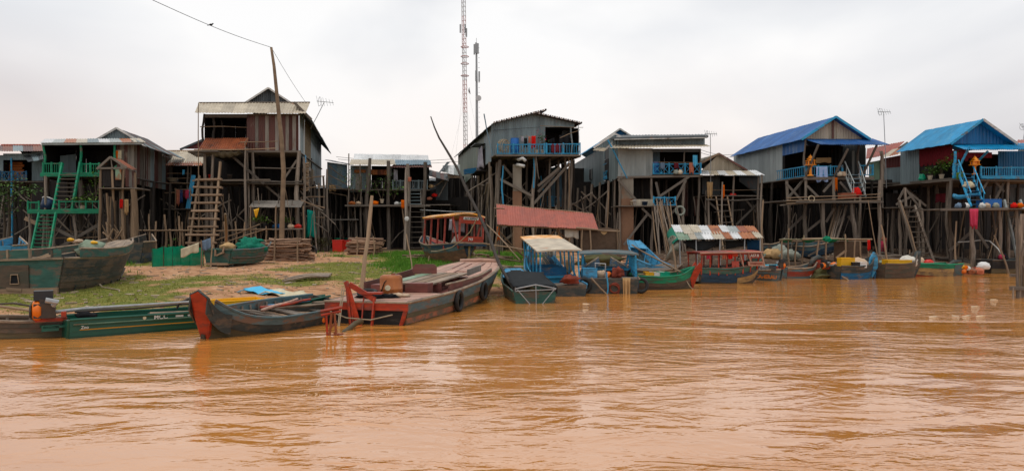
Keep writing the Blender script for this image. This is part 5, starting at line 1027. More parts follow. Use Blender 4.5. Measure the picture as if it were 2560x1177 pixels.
# ---- royal-blue roofed house
def house_blue():
    f = Fr(2090, 47, 6, 'stilt_house', 'stilt house with royal blue roof, grey sheet side wall and blue railing', base=2090)
    pk = f.at(2089, 292, -.5); l = f.at(2003, 349, -.5); r = f.at(2176, 349, -.5); D = 11
    f.roof(l, f.back(l, D), f.back(pk, D), pk, 12, 'blue_roof', jit=.01); f.roof(f.back(r, D), r, pk, f.back(pk, D), 10, 'blue_roof'); f.gable(2012, 2172, 2089, 297, 347, 0, 'cream_roof', 8); f.plank(2082, 346, 2082, 300, -.05, .12, .06, 'rust_brown', 'king_post')
    for a, b in ((pk, l), (pk, r)): board('bargeboard', a+f.n*-.04, b+f.n*-.04, .04, .14, 'blue_paint', f.root)
    f.roof(f.at(2052, 361, -2.0), f.at(2224, 362, -2.0), f.at(2184, 348, .2), f.at(2006, 347, .2), 9, 'blue_roof', waves=4, amp=.035, jit=.0)
    f.side(2012, 343, 447, 3.0, 11, 9, 'zinc_pale', waves=4); f.side(2012, 343, 378, 0, 3.0, 3, 'blue_roof', waves=2); f.side(2170, 345, 446, .3, 11, 6, 'zinc_dark')
    c = f.at(2012, 352, 0); 
    f.box_room(2014, 2170, 352, 440, 2.8, 5); f.wall(2130, 2165, 378, 370, 438, v=1.5, n=3, m='zinc_pale')
    f.floor(2012, 2180, 443, -1.0, 11, bw=.9); f.plank(2010, 446, 2185, 446, -1.05, .08, .16, 'board_grey', 'edge_beam')
    f.rail(2016, 2106, 416, 438, -.95, 16, 'blue_paint', posts=4); f.rail(2150, 2182, 414, 437, -.9, 6, 'blue_paint', posts=2)
    a = f.at(2013, 416, -.9); b = f.back(a, 3.8); o = part('railing', MB().beam(a, b, .05, .06).beam(a-V((0, 0, .55)), b-V((0, 0, .55)), .05, .05), 'blue_paint', f.root)
    for i in range(14): q = a.lerp(b, (i+.5)/14); board('baluster', q-V((0, 0, .55)), q, .028, .028, 'blue_paint', o)
    for x in (2014, 2148): f.pole(x, 444, x, 350, -.3, .07, 'board_grey', 'veranda_post')
    for x0, y0, x1, y1 in ((2014, 440, 2046, 362), (2086, 440, 2120, 372), (2158, 435, 2192, 363)): f.plank(x0, y0, x1, y1, -1.0, .07, .12, 'board_grey', 'roof_strut', v1=-1.9)
    # lower deck with bamboo
    f.floor(1962, 2205, 502, -3.4, -.4, bw=.45); f.plank(1950, 513, 2040, 506, -3.2, .1, .07, 'board_grey', 'deck_edge'); f.plank(1990, 505, 2208, 505, -3.5, .07, .1, 'board_grey', 'deck_edge')
    for k in range(3): f.pole(1966, 509-k*7, 2202, 501-k*8, -3.45+.05*k, .03, 'pole_pale', 'rail_pole')
    for x, yt, vv, r in ((1967, 452, 0, .11), (2015, 440, -.9, .1), (2057, 505, -3.2, .12), (2083, 442, -1.5, .1), (2128, 505, -3.2, .13), (2200, 450, -2.5, .11), (2015, 508, -2.4, .11), (2148, 446, -.5, .1), (2198, 505, -3.3, .08), (1928, 470, 6, .11), (2205, 385, -1.2, .1)): f.post(x, yt, vv, r, 'post_wood')
    for x0, y0, x1, y1, vv in ((1965, 458, 2003, 500, -.4), (2010, 448, 1970, 495, -.4), (2018, 465, 2045, 492, -1.2), (2058, 480, 2085, 450, -1.2), (2100, 455, 2130, 490, -1.5), (2015, 580, 2055, 548, -2.2), (1972, 575, 2010, 538, -1.5), (2108, 540, 2070, 600, -2.6), (2110, 545, 2080, 610, -2.3), (2120, 540, 2140, 570, -2), (2065, 555, 2085, 520, -2.6)): f.plank(x0, y0, x1, y1, vv, .06, .13, 'board_grey', 'brace')
    f.stilts(1975, 2200, 448, (.6, 3, 6, 9), 6, .09); f.screen(1900, 2240, 448, 10.5); f.screen(1955, 2230, 448, 5.2); f.clutter(1940, 2210, 480, -2.8, 3, 26)
    root = thing('pole_stack', 'slanting bundle of long poles under the bamboo deck of the royal blue roofed house', 'poles', ground(f.at(2070, 640, -3)))
    for i in range(14): x = rnd.uniform(0, 26); log('pole', ground(f.at(2058+x, 640, -3.4+rnd.uniform(-.3, .3)), 0), f.at(2085+x*1.3, 515+rnd.uniform(-5, 8), -2.3), rnd.uniform(.03, .06), rnd.choice(('pole_pale', 'post_wood')), root)
    ladder('ladder', f.at(2112, 436, -1.2), f.at(2146, 436, -1.2), f.at(2136, 492, -2.6), f.at(2164, 492, -2.6), 6, 'zinc_pale', 'zinc_blue', 'grey blue stair from bamboo deck up to the blue railing', rw=.18, rail=.75, f1=.97)
    spirit_house(f, 2026, 387, 440, -1.2, 'golden spirit house standing at the royal blue house railing')
    hang_cloth('laundry', f.at(2040, 417, -1.0), f.at(2068, 416, -1.0), .85, 'cloth_sky', 'pale blue sheet hung over the royal blue house railing', seed=2, wave=.08); hang_cloth('laundry', f.at(2086, 444, -1.2), f.at(2094, 444, -1.2), .75, 'cloth_orange', 'orange cloth hung below the royal blue house floor', seed=4); hang_cloth('hammock', f.at(2040, 395, .6), f.at(2078, 394, .6), .3, 'sack_tan', 'tan hammock in the royal blue house veranda', 'hammock', wave=.02)
    crate('crate', f.at(2117, 497, -3.0), (.8, .5, .28), 'rust_roof', 'rust red crate on the bamboo deck'); sack('red_bucket', f.at(2141, 492, -2.4), (.25, .22, .3), 'cloth_red', 'red bag behind the rust red crate', 'bag'); 
    solo('rope_ring', MB().torus(f.at(2029, 497, -3.4), .16, .03, Matrix.Rotation(1.4, 3, 'X')), 'rope', 'ring of rope on the bamboo deck edge', 'rope'); 
    for k, (x, m) in enumerate(((2100, 'ceramic'), (2110, 'sack_pale'))): sack('pot', f.at(x, 441, -1.3), (.16, .14, .16), m, ['tan flower pot on the royal blue house floor edge', 'pale bundle on the royal blue house floor edge'][k], 'pot', seed=k)
    antenna(f.at(2216, 470, .6), f.at(2209, 280, .6), 'television aerial on a tall bent mast between the two blue-roofed houses', .1, .75)
house_blue()

# ---- red-roofed house behind
def house_red():
    f = Fr(2240, 53, 8, 'stilt_house', 'red-roofed stilt house with grey and maroon wall between the two blue-roofed houses', base=2240)
    f.roof(f.at(2165, 398, -.2), f.at(2230, 384, -.2), f.at(2262, 353, 3), f.at(2168, 372, 3), 4, 'red_roof'); f.roof(f.at(2198, 396, -1.2), f.at(2290, 376, -1.2), f.at(2288, 362, .8), f.at(2232, 374, .8), 4, ['cream_roof', 'rust_orange']); f.gable(2235, 2285, 2268, 354, 376, 3, 'zinc', 3)
    f.wall(2200, 2262, 398, 386, 422, 416, v=0, n=4, m='deep_red'); f.wall(2204, 2270, 422, 414, 455, 455, v=.02, n=4, m='zinc'); f.wall(2172, 2204, 406, 400, 455, 455, v=.1, n=2, m='green_sheet'); f.floor(2165, 2275, 458, -.6, 4, bw=.9); f.stilts(2170, 2275, 460, (0, 2, 4), 6, .1); f.screen(2140, 2320, 460, 4.4); f.pole(2203, 378, 2210, 460, -1.5, .1, 'post_wood', 'corner_post'); f.braces(2170, 2270, 470, 0, 4)
house_red()

# ---- sky-blue house
def house_sky():
    f = Fr(2450, 45, 8, 'stilt_house', 'stilt house with sky-blue roof, blue gable, blue railing and scalloped maroon valance', base=2450)
    pk = f.at(2457, 299, -.5); l = f.at(2376, 360, -.5); r = f.at(2543, 360, -.5); D = 4.9
    f.roof(l, f.back(l, D), f.back(pk, D), pk, 11, 'sky_roof', jit=.01); f.roof(f.back(r, D), r, pk, f.back(pk, D), 9, 'sky_roof')
    top = lambda x: 358+(305-358)*(x-2384)/(2457-2384) if x < 2457 else 305+(358-305)*(x-2457)/(2538-2457)
    for i in range(9):   # slanting boards of the gable
        x0 = 2384+i*17.1; x1 = x0+17.1; f.wall(x0, x1, top(x0), top(x1), 360, v=.004*(i % 2), n=1, m='sky_wall', name='gable_board', waves=2)
    for a, b in ((pk, l), (pk, r)): board('bargeboard', a-f.n*.05, b-f.n*.05, .04, .14, 'white_paint' if b is r else 'blue_paint', f.root)
    f.roof(f.at(2412, 374, -2.0), f.at(2640, 373, -2.0), f.at(2600, 359, .2), f.at(2374, 361, .2), 11, 'sky_roof', waves=4, amp=.035, jit=0)
    f.side(2384, 356, 400, .1, 3.0, 4, 'burgundy', 'valance_panel'); f.side(2384, 376, 400, -1.2, .1, 2, 'burgundy', 'valance_panel'); f.side(2384, 355, 450, 3.0, 4.8, 2, 'zinc')
    a = f.back(f.at(2384, 400, 0), -1.2)
    for i in range(11): p = f.back(a, .38*i); part('scallop', MB().prism([p, f.back(p, .36), f.back(p, .27)-V((0, 0, .16)), f.back(p, .09)-V((0, 0, .16))], f.u*.02), 'cloth_cream' if False else 'burgundy', f.root)
    f.wall(2386, 2480, 381, 381, 395, v=-1.3, n=6, m='burgundy', name='valance_panel', waves=2); f.box_room(2386, 2620, 378, 452, 1.6, 3.5); f.wall(2495, 2560, 378, 378, 446, v=.5, n=5, m='sky_wall', waves=2); f.wall(2560, 2640, 378, 378, 446, v=.5, n=4, m='burgundy', waves=2)
    f.floor(2384, 2640, 450, -1.6, 9, bw=.9); f.plank(2452, 443, 2640, 444, -1.65, .08, .18, 'blue_paint', 'edge_beam'); f.plank(2382, 442, 2398, 443, -1.65, .08, .18, 'blue_paint', 'edge_beam')
    f.rail(2452, 2640, 419, 440, -1.6, 34, 'blue_paint', posts=6); f.rail(2384, 2396, 412, 438, -1.6, 3, 'blue_paint', posts=2)
    for x in (2388, 2600): f.pole(x, 444, x, 378, -1.4, .09, 'blue_paint', 'veranda_post')
    for x0, y0, x1, y1 in ((2398, 418, 2424, 366), (2448, 400, 2470, 378)): f.plank(x0, y0, x1, y1, -1.4, .08, .1, 'blue_paint', 'roof_strut', v1=-1.9)
    # side opening with plants
    f.floor(2310, 2390, 462, 1.2, 4.6, bw=.5) if False else None
    a = f.back(f.at(2384, 440, 0), -.6); board('side_ledge', a+V((0, 0, -.2))-f.u*.3, f.back(a, 3.5)+V((0, 0, -.2))-f.u*.3, .8, .1, 'board_grey', f.root)
    for k, (v, h, w, m, l) in enumerate(((0.1, 1.3, .9, 'leaf_bright', 'tall leafy plant on the side ledge of the sky-blue house'), (1.2, .8, 1.0, 'leaf', 'grey green bush on the side ledge of the sky-blue house'), (2.2, .5, .6, 'leaf', 'low plant far along the side ledge of the sky-blue house'))): plant('potted_plant', f.back(a, v)+V((0, 0, -.15))-f.u*.3, h, w, l, m, 110, 'ceramic', leaf=.22)
    sack('green_bag', f.back(a, 2.9)+V((0, 0, -.15))-f.u*.3, (.2, .2, .24), 'plastic_green', 'bright green bag on the side ledge of the sky-blue house', 'bag')
    hang_cloth('green_cloth', f.at(2390, 432, -1.8), f.at(2406, 430, -1.8), .35, 'leaf_bright', 'lime green cloth at the head of the sky-blue stair', seed=2)
    # stair and lower deck
    ladder('ladder', f.at(2396, 432, -1.7), f.at(2430, 440, -1.7), f.at(2428, 516, -3.4), f.at(2462, 518, -3.4), 8, 'blue_paint', 'blue_deep', 'sky-blue stair with handrails down to the lower deck', rw=.2, rail=.7, f1=.97)
    f.floor(2375, 2640, 522, -4.2, -1.2, bw=.45); f.plank(2352, 524, 2520, 522, -4.3, .1, .12, 'board_grey', 'deck_edge')
    f.pole(2385, 490, 2450, 484, -2.6, .12, 'pvc_blue', 'blue_pipe')
    for x, yt, vv, r in ((2370, 450, 0, .12), (2378, 450, -1.5, .1), (2430, 524, -3.9, .12), (2520, 448, -1.2, .1), (2498, 524, -3.8, .1), (2540, 524, -3.8, .1), (2320, 455, 4, .1), (2340, 455, 2.4, .12), (2300, 430, 6, .1), (2560, 524, -3.0, .1)): f.post(x, yt, vv, r, 'post_wood')
    for x0, y0, x1, y1, vv in ((2452, 480, 2472, 448, -1.2), (2485, 450, 2510, 480, -1), (2510, 455, 2488, 500, -1), (2372, 628, 2425, 582, -2.5), (2290, 480, 2262, 500, 6), (2258, 465, 2300, 500, 4.5), (2390, 615, 2370, 560, -1), (2430, 560, 2470, 620, -3.5)): f.plank(x0, y0, x1, y1, vv, .06, .14, 'board_grey', 'brace')
    f.stilts(2385, 2600, 455, (.5, 3, 6, 8.5), 7, .09); f.screen(2250, 2700, 452, 9.4); f.screen(2300, 2680, 452, 5.2); f.clutter(2300, 2600, 490, -3, 3, 26); f.clutter(2350, 2560, 560, -3.5, 0, 12)
    f.wall(2520, 2600, 470, 470, 512, v=.6, n=5, m='zinc_dark')
    spirit_house(f, 2437, 390, 436, -1.9, 'orange spirit house on the sky-blue railing corner')
    f.floor(2215, 2300, 518, -.4, 2.5, bw=.5) if False else None
    g = Fr(2280, 45.5, 8, 'landing', 'small plank landing on posts at the head of the long brown ladder', 'landing', base=2285); g.floor(2228, 2305, 519, -1, 1.5, bw=.45); 
    for x, yt in ((2232, 521), (2250, 505), (2300, 500), (2304, 521), (2262, 470)): g.post(x, yt, -.6, .09, 'post_wood')
    for x0, y0, x1, y1 in ((2246, 500, 2262, 470), (2262, 470, 2300, 520), (2268, 478, 2315, 515), (2240, 512, 2280, 490)): g.plank(x0, y0, x1, y1, -.3, .05, .12, 'board_grey', 'brace')
    g.clutter(2230, 2310, 500, -.8, 1.5, 8); g.screen(2215, 2320, 490, 3.5)
    ladder('ladder', g.at(2248, 502, -1.1), g.at(2286, 515, -1.1), ground(g.at(2296, 632, -2.8)), ground(g.at(2334, 632, -2.8)), 11, 'post_wood', 'board_grey', 'long brown ladder with a slanting handrail between the blue houses', w=.12, rw=.16, rh=.04, f1=.9); tag(log('handrail_pole', ground(g.at(2298, 630, -3)), g.at(2252, 505, -1.5), .045, 'pole_pale'), 'thin slanting handrail pole on the long brown ladder', 'pole')
    ladder('ladder', f.at(2510, 500, -2.5), f.at(2550, 500, -2.5), ground(f.at(2555, 600, -4.5)), ground(f.at(2600, 600, -4.5)), 11, 'zinc_pale', 'board_grey', 'grey ladder leaving the frame below the sky-blue railing', w=.1, rw=.16)
    for k, (x, m, l) in enumerate(((2396, 'cloth_denim', 'blue patterned bag on the sky-blue house lower deck'), (2408, 'cloth_black', 'black bag on the sky-blue house lower deck'), (2415, 'plastic_white', 'white bag on the sky-blue house lower deck'), (2468, 'sack_pale', 'pale sack right of the sky-blue stair'), (2455, 'plastic_white', 'white bundle at the foot of the sky-blue stair'), (2490, 'sack_grey', 'grey bundle on the lower deck edge'), (2535, 'cloth_red', 'red heap at the end of the lower deck'), (2550, 'cloth_orange', 'orange heap at the end of the lower deck'))): sack('bag', f.at(x, 520, -3.4), (.17, .15, .15), m, l, 'bag', seed=k)
    crate('crate', f.at(2472, 519, -3.0), (1.0, .6, .4), 'plastic_blue', 'blue crate on the sky-blue house lower deck'); hang_cloth('red_cloth', f.at(2340, 485, 1.5), f.at(2372, 482, 1.5), .5, 'cloth_maroon', 'dark red cloth hung below the sky-blue house side', seed=5); hang_cloth('maroon_shirt', f.at(2424, 522, -4.4), f.at(2446, 522, -4.4), .95, 'cloth_pink', 'faded maroon shirt hung from the lower deck edge', taper=.3, seed=6, wave=.1)
    sack('straw_hat', f.at(2421, 470, -2.5), (.28, .22, .2), 'cloth_cream', 'cream basket hung on the sky-blue stair', 'basket')
    q = f.at(2562, 318, 3); antenna(f.at(2558, 350, 3), q, 'television aerial beyond the sky-blue gable', .5, .7)
    h = Fr(2575, 52, 8, 'stilt_house', 'neighbouring house with orange red roof peeping past the sky-blue gable', base=2575); h.roof(h.at(2540, 358, 0), h.at(2660, 358, 0), h.at(2660, 350, 2), h.at(2545, 350, 2), 4, 'red_roof'); h.wall(2545, 2660, 359, 359, 440, v=.5, n=6, m='zinc'); h.stilts(2550, 2660, 440, (1, 3), 5); h.screen(2540, 2680, 441, 3.4)
house_sky()

# ---- closed houses added behind the row to keep the gaps between stilts dark
def added_lane_house(px, d, w, ytop, label, wall='zinc_dark', roofm='zinc_dark'):
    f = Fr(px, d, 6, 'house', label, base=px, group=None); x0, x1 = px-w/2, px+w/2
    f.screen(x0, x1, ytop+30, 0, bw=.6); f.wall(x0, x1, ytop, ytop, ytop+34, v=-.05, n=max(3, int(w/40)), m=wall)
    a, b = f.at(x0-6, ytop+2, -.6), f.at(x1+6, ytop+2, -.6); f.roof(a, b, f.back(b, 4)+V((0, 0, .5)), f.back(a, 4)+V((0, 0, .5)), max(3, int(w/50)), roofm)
added_lane_house(430, 64, 170, 455, 'added dark sheet house of the back lane behind the hanging clothes', 'zinc_dark'); added_lane_house(860, 66, 150, 470, 'added dark sheet house of the back lane behind the gap'); added_lane_house(1120, 68, 170, 450, 'added dark sheet house of the back lane behind the shed'); added_lane_house(1900, 67, 190, 470, 'added dark sheet house of the back lane behind the white awning'); added_lane_house(2260, 66, 200, 450, 'added dark sheet house of the back lane behind the long brown ladder'); added_lane_house(60, 66, 260, 450, 'added dark sheet house of the back lane behind the brick veranda')

# ---- masts
def masts():
    d = 150.0; b = P(1167, 600, d); t = P(1158, -40, d); b.z = 0; root = thing('lattice_mast', 'tall red and white lattice radio mast with panel aerials, rising past the frame', 'mast', b); H = t.z-b.z; w = .42; N = 56
    pt = lambda f, k: b.lerp(t, f)+V((w*math.cos(k*2.094+.5), w*math.sin(k*2.094+.5), 0))
    for seg in range(8):
        mb = MB(); n0, n1 = seg*7, seg*7+7
        for k in range(3): mb.tube([pt(n0/N, k), pt(n1/N, k)], .05, 4)
        for i in range(n0, n1):
            for k in range(3): mb.tube([pt(i/N, k), pt(i/N, (k+1) % 3)], .028, 4); mb.tube([pt(i/N, k), pt((i+1)/N, (k+1) % 3)], .024, 4)
        part('lattice_section', mb, 'mast_red' if seg % 2 == 0 else 'mast_white', root)
    for k, (x, y) in enumerate(((1151, 72), (1163, 72), (1166, 82))): p = P(x, y, d); part('panel_aerial', MB().box(p, (.3, .2, 1.6)), 'galvanised', root)
    for y in (118, 142, 160, 190): p = P(1162, y, d); part('collar', MB().torus(p, .75, .07, None, 10, 4), 'mast_red', root)
    p = P(1171, 228, d); part('dish', MB().lathe(p, [(.15, 0), (.6, .2), (.66, .3)], 12, Matrix.Rotation(1.4, 3, 'Y')), 'galvanised', root)
    for k, (x, y) in enumerate(((1085, 500), (1110, 540), (1235, 500), (1250, 540))): part('guy_wire', MB().tube([b.lerp(t, .55+.1*(k % 2)), V((P(x, y, d).x, d+(6 if k % 2 else -6), 0))], .012, 3), 'galvanised', root)
    b2 = P(1194, 600, 145); b2.z = 0; t2 = P(1191, 108, 145); root = thing('antenna_mast', 'slim grey mast with clustered panel aerials and a round dish', 'mast', b2); h2 = t2.z
    part('pole', MB().tube([b2, b2.lerp(t2, .5), t2], [.32, .27, .16], 8), 'galvanised', root); part('tip', MB().tube([t2, t2+V((0, 0, .9))], .03, 4), 'dark_iron', root)
    for x, y in ((1186, 124), (1190, 120), (1195, 122), (1190, 190), (1198, 192)): p = P(x, y, 144.6 if y < 150 else 144.5); part('panel_aerial', MB().box(p, (.3, .2, 1.9)), 'galvanised', root)
    p = P(1196, 246, 144.2); part('dish', MB().lathe(p, [(.55, .1), (.55, 0), (.25, -.16)], 14, Matrix.Rotation(math.radians(75), 3, 'X')), 'mast_white', root)
    for i in range(22): q = b2.lerp(t2, .45+.025*i)+V((.34, 0, 0)); part('ladder_rung', MB().beam(q, q+V((.22, 0, 0)), .04, .05), 'dark_iron', root)
masts()
# ------------------------------------------------------------------ boats
NS = 22
def stations(st):
    st = np.array(st, float); tt = np.linspace(0, 1, NS+1); out = [tt]
    for k in range(1, 5):
        y = np.interp(tt, st[:, 0], st[:, k]); p = np.pad(y, 2, mode='edge'); p[:2] = 2*y[0]-y[2:0:-1]; p[-2:] = 2*y[-1]-y[-2:-4:-1]
        z = (p[:-4]+2*p[1:-3]+3*p[2:-2]+2*p[3:-1]+p[4:])/9; z[0], z[-1] = y[0], y[-1]; out.append(z)
    return out
class Boat:
    def __init__(s, name, label, cat, stern, bow, st, group=None, roll=0.0, pitch=0.0, z=0.0, rake=None):
        """stern and bow: world points of the keel line's ends at the water or ground; local x runs from stern to bow"""
        a, b = V(stern), V(bow); s.L = (V((b.x, b.y, 0))-V((a.x, a.y, 0))).length; hd = math.atan2(b.y-a.y, b.x-a.x)
        s.M = Matrix.Translation(V((a.x, a.y, z))) @ Matrix.Rotation(hd, 4, 'Z') @ Matrix.Rotation(pitch, 4, 'Y') @ Matrix.Rotation(roll, 4, 'X')
        s.t, s.b, s.g, s.c, s.k = stations(st); s.rake = s.L*.10 if rake is None else rake; s.root = thing(name, label, cat, V((a.x, a.y, z)), group)
    def I(s, arr, t): return float(np.interp(t, s.t, arr))
    def sec(s, t, f, side=1, push=0.0):
        b, g, c, k = (s.I(q, t) for q in (s.b, s.g, s.c, s.k)); return V((s.X(t, f), side*(c+(b-c)*max(f, 0)**.75+push), k+(g-k)*f))
    def X(s, t, f): return t*s.L - s.rake*(1-f)*max(0, (t-.55)/.45)**2
    def mb(s): return MB(s.M)
    def add(s, name, mb, m, parent=None, smooth=False, label=None): return part(name, mb, m, parent or s.root, smooth, label)
    def hull(s, strakes, bottom='hull_mud', gun='gunwale_wood', transom=None, ribs=6, rib_m='board_grey', th=.035, gw=.035, bow_plate=None, inside=None):
        for side in (1, -1):
            lap = [(f0+(f1-f0)*i/n, f0+(f1-f0)*(i+1)/n, m) for (f0, f1, m) in strakes for n in (max(1, int(round((f1-f0)/.2))),) for i in range(n)]
            for (f0, f1, m) in lap:
                fn = (lambda u, w: s.sec(u, f0+(f1-f0)*w-.01, side, .018*(1-w))) if side < 0 else (lambda u, w: s.sec(u, f1+(f0-f1)*w-.01 if w else f1, side, .018*w))
                s.add('strake', s.mb().surf(fn, NS, 2, th), m)
            g = s.mb().tube([s.sec(u, 1, side, .015)+V((0, 0, .012)) for u in s.t], gw, 5); s.add('gunwale', g, gun)
            for i in range(ribs):
                t = .08+.8*(i+.5)/ribs; r = s.mb().tube([s.sec(t, f, side, -.05) for f in (.05, .35, .7, .97)], .028, 4); s.add('rib', r, rib_m)
        s.add('bottom', s.mb().surf(lambda u, w: V((s.X(u, 0), (w*2-1)*s.I(s.c, u), s.I(s.k, u))), NS, 2, th), bottom)
        fl = s.mb().surf(lambda u, w: V(((.05+.85*u)*s.L, (w*2-1)*(s.I(s.c, .05+.85*u)+.02), s.I(s.k, .05+.85*u)+.10)), 10, 1, .02); s.add('floor_board', fl, inside or 'board_grey')
        tm = transom or strakes[-1][2]
        pts = [s.sec(0, f, 1) for f in (1, .6, .3, 0)]+[s.sec(0, f, -1) for f in (0, .3, .6, 1)]
        s.add('transom', s.mb().prism(pts, (-.05, 0, 0)), tm)
        if bow_plate:
            pts = [s.sec(1, f, 1) for f in (1, .6, .3, 0)]+[s.sec(1, f, -1) for f in (0, .3, .6, 1)]; s.add('bow_plate', s.mb().prism(pts, (.05, 0, 0)), bow_plate)
        return s
    def thwart(s, t, dz=-.06, w=.22, m='board_tan', th=.035):
        g = s.I(s.g, t); b = s.I(s.b, t); z = g+dz; y = b-.03; s.add('thwart', s.mb().box(V((t*s.L, 0, z)), (w, 2*y, th)), m)
    def deck(s, t0, t1, dz=-.03, n=6, m='deck_pink', name='deck_board', inset=.02, across=False):
        """deck boards between two stations; lengthwise unless across"""
        if across:
            for i in range(n):
                a, b = t0+(t1-t0)*i/n, t0+(t1-t0)*(i+1)/n-.006; f = lambda u, w, a=a, b=b: V(((a+(b-a)*u)*s.L, (w*2-1)*(s.I(s.b, a+(b-a)*u)-inset), s.I(s.g, a+(b-a)*u)+dz)); s.add(name, s.mb().surf(f, 2, 1, .03), m)
        else:
            for i in range(n):
                f = lambda u, w, i=i: V(((t0+(t1-t0)*u)*s.L, (-1+2*(i+.03+.94*w)/n)*(s.I(s.b, t0+(t1-t0)*u)-inset), s.I(s.g, t0+(t1-t0)*u)+dz)); s.add(name, s.mb().surf(f, 10, 1, .03), m)
    def pt(s, t, y, z): return s.M @ V((t*s.L, y, z))
    def canopy(s, t0, t1, h, w, m, post_m, posts=4, th=.06, crown=.08, tilt=0.0, rails=None, n=4, pw=.055, over=.12, hfn=None):
        """a roof of n panels on two rows of posts"""
        H = lambda u: h+tilt*(u-.5)*(t1-t0)*s.L
        for i in range(n):
            f = lambda u, q, i=i: V(((t0+(t1-t0)*(i+u)/n)*s.L, (q*2-1)*(w/2+over), H((i+u)/n)+crown*math.sin(math.pi*q))); s.add('roof_panel', s.mb().surf(f, 3, 8, th), m if isinstance(m, str) else m[i % len(m)])
        for side in (1, -1):
            e = s.mb().beam(V((t0*s.L, side*w/2, H(0)-.05)), V((t1*s.L, side*w/2, H(1)-.05)), .05, .08); s.add('roof_beam', e, post_m)
            for i in range(posts):
                u = i/(posts-1); t = t0+(t1-t0)*(.02+.96*u); g = s.I(s.g, t); b = min(s.I(s.b, t), w/2+.05); s.add('roof_post', s.mb().beam(V((t*s.L, side*(b-.02), g-.25)), V((t*s.L, side*w/2, H(u)-.06)), pw, pw, (0, 1, 0)), post_m)
            if rails:
                for zz in rails:
                    tb = s.mb(); tb.tube([V(((t0+(t1-t0)*u)*s.L, side*(min(s.I(s.b, t0+(t1-t0)*u), w/2+.05)-.02+(w/2-min(s.I(s.b, t0+(t1-t0)*u), w/2+.05))*zz), s.I(s.g, t0+(t1-t0)*u)*(1-zz)+(H(u)-.1)*zz)) for u in (0, .33, .66, 1)], .022, 4); s.add('side_rail', tb, post_m)
def text(s, body, size, M, m, parent, name='lettering'):
    vs, fs = TEXTS[body]; mb = MB(); mb.v = [M @ v for v in vs]; mb.f = fs
    return part(name, mb, m, parent)
def face_M(p, right, up):
    r = V(right).normalized(); u = V(up); u = (u-r*u.dot(r)).normalized(); n = r.cross(u); return Matrix(((r.x, u.x, n.x, p.x), (r.y, u.y, n.y, p.y), (r.z, u.z, n.z, p.z), (0, 0, 0, 1)))
def engine(base, hd, label, cover='plastic_orange', tail=2.2, size=1.0, tilt=.12):
    """long-tail motor: block, fan cover, tank, exhaust, drive shaft, propeller"""
    M = Matrix.Translation(V(base)) @ Matrix.Rotation(hd, 4, 'Z') @ Matrix.Scale(size, 4); root = thing('boat_engine', label, 'engine', base); mk = lambda: MB(M)
    part('block', mk().box((0, 0, .20), (.34, .30, .26)).box((.02, 0, .36), (.2, .22, .1)), 'dark_iron', root); part('fan_cover', mk().lathe((-.2, 0, .2), [(.10, 0), (.17, .02), (.19, .1), (.17, .15)], 14, Matrix.Rotation(math.radians(90), 3, 'Y')), cover, root, True); part('fan_grille', mk().lathe((-.21, 0, .2), [(.16, 0), (.10, -.03), (.02, -.035)], 12, Matrix.Rotation(math.radians(90), 3, 'Y')), 'engine_black', root)
    part('fuel_tank', mk().box((-.02, .03, .47), (.30, .26, .17)), 'engine_black', root); part('exhaust', mk().tube([(.14, -.16, .3), (.2, -.22, .36), (.02, -.24, .4)], .05, 8), 'galvanised', root); part('mount', mk().box((.1, 0, .03), (.5, .14, .06)).box((.3, 0, .12), (.08, .3, .1)), cover if cover != 'plastic_orange' else 'red_paint', root)
    part('drive_shaft', mk().tube([(.15, 0, .16), (.6, 0, .2), (tail, 0, .2-tilt*tail)], [.035, .03, .022], 7), 'galvanised', root); part('tiller', mk().tube([(-.1, .1, .25), (-.5, .12, .34), (-1.1, .12, .32)], .018, 6), 'dark_iron', root)
    pe = V((tail, 0, .2-tilt*tail)); b = mk()
    for k in range(3): a = k*2.094; b.add([pe, pe+V((.02, .13*math.cos(a-.35), .13*math.sin(a-.35))), pe+V((-.02, .15*math.cos(a+.35), .15*math.sin(a+.35)))], [(0, 1, 2)])
    part('propeller', b, 'dark_iron', root); return root
def tyre(p, R, r, ax, label, group=None):
    root = solo('tyre', MB().torus(p, R, r, ax, 20, 8), 'black_rubber', label, 'tyre', group, True); return root
RX = lambda a: Matrix.Rotation(math.radians(a), 3, 'X')
RZ = lambda a: Matrix.Rotation(math.radians(a), 3, 'Z')

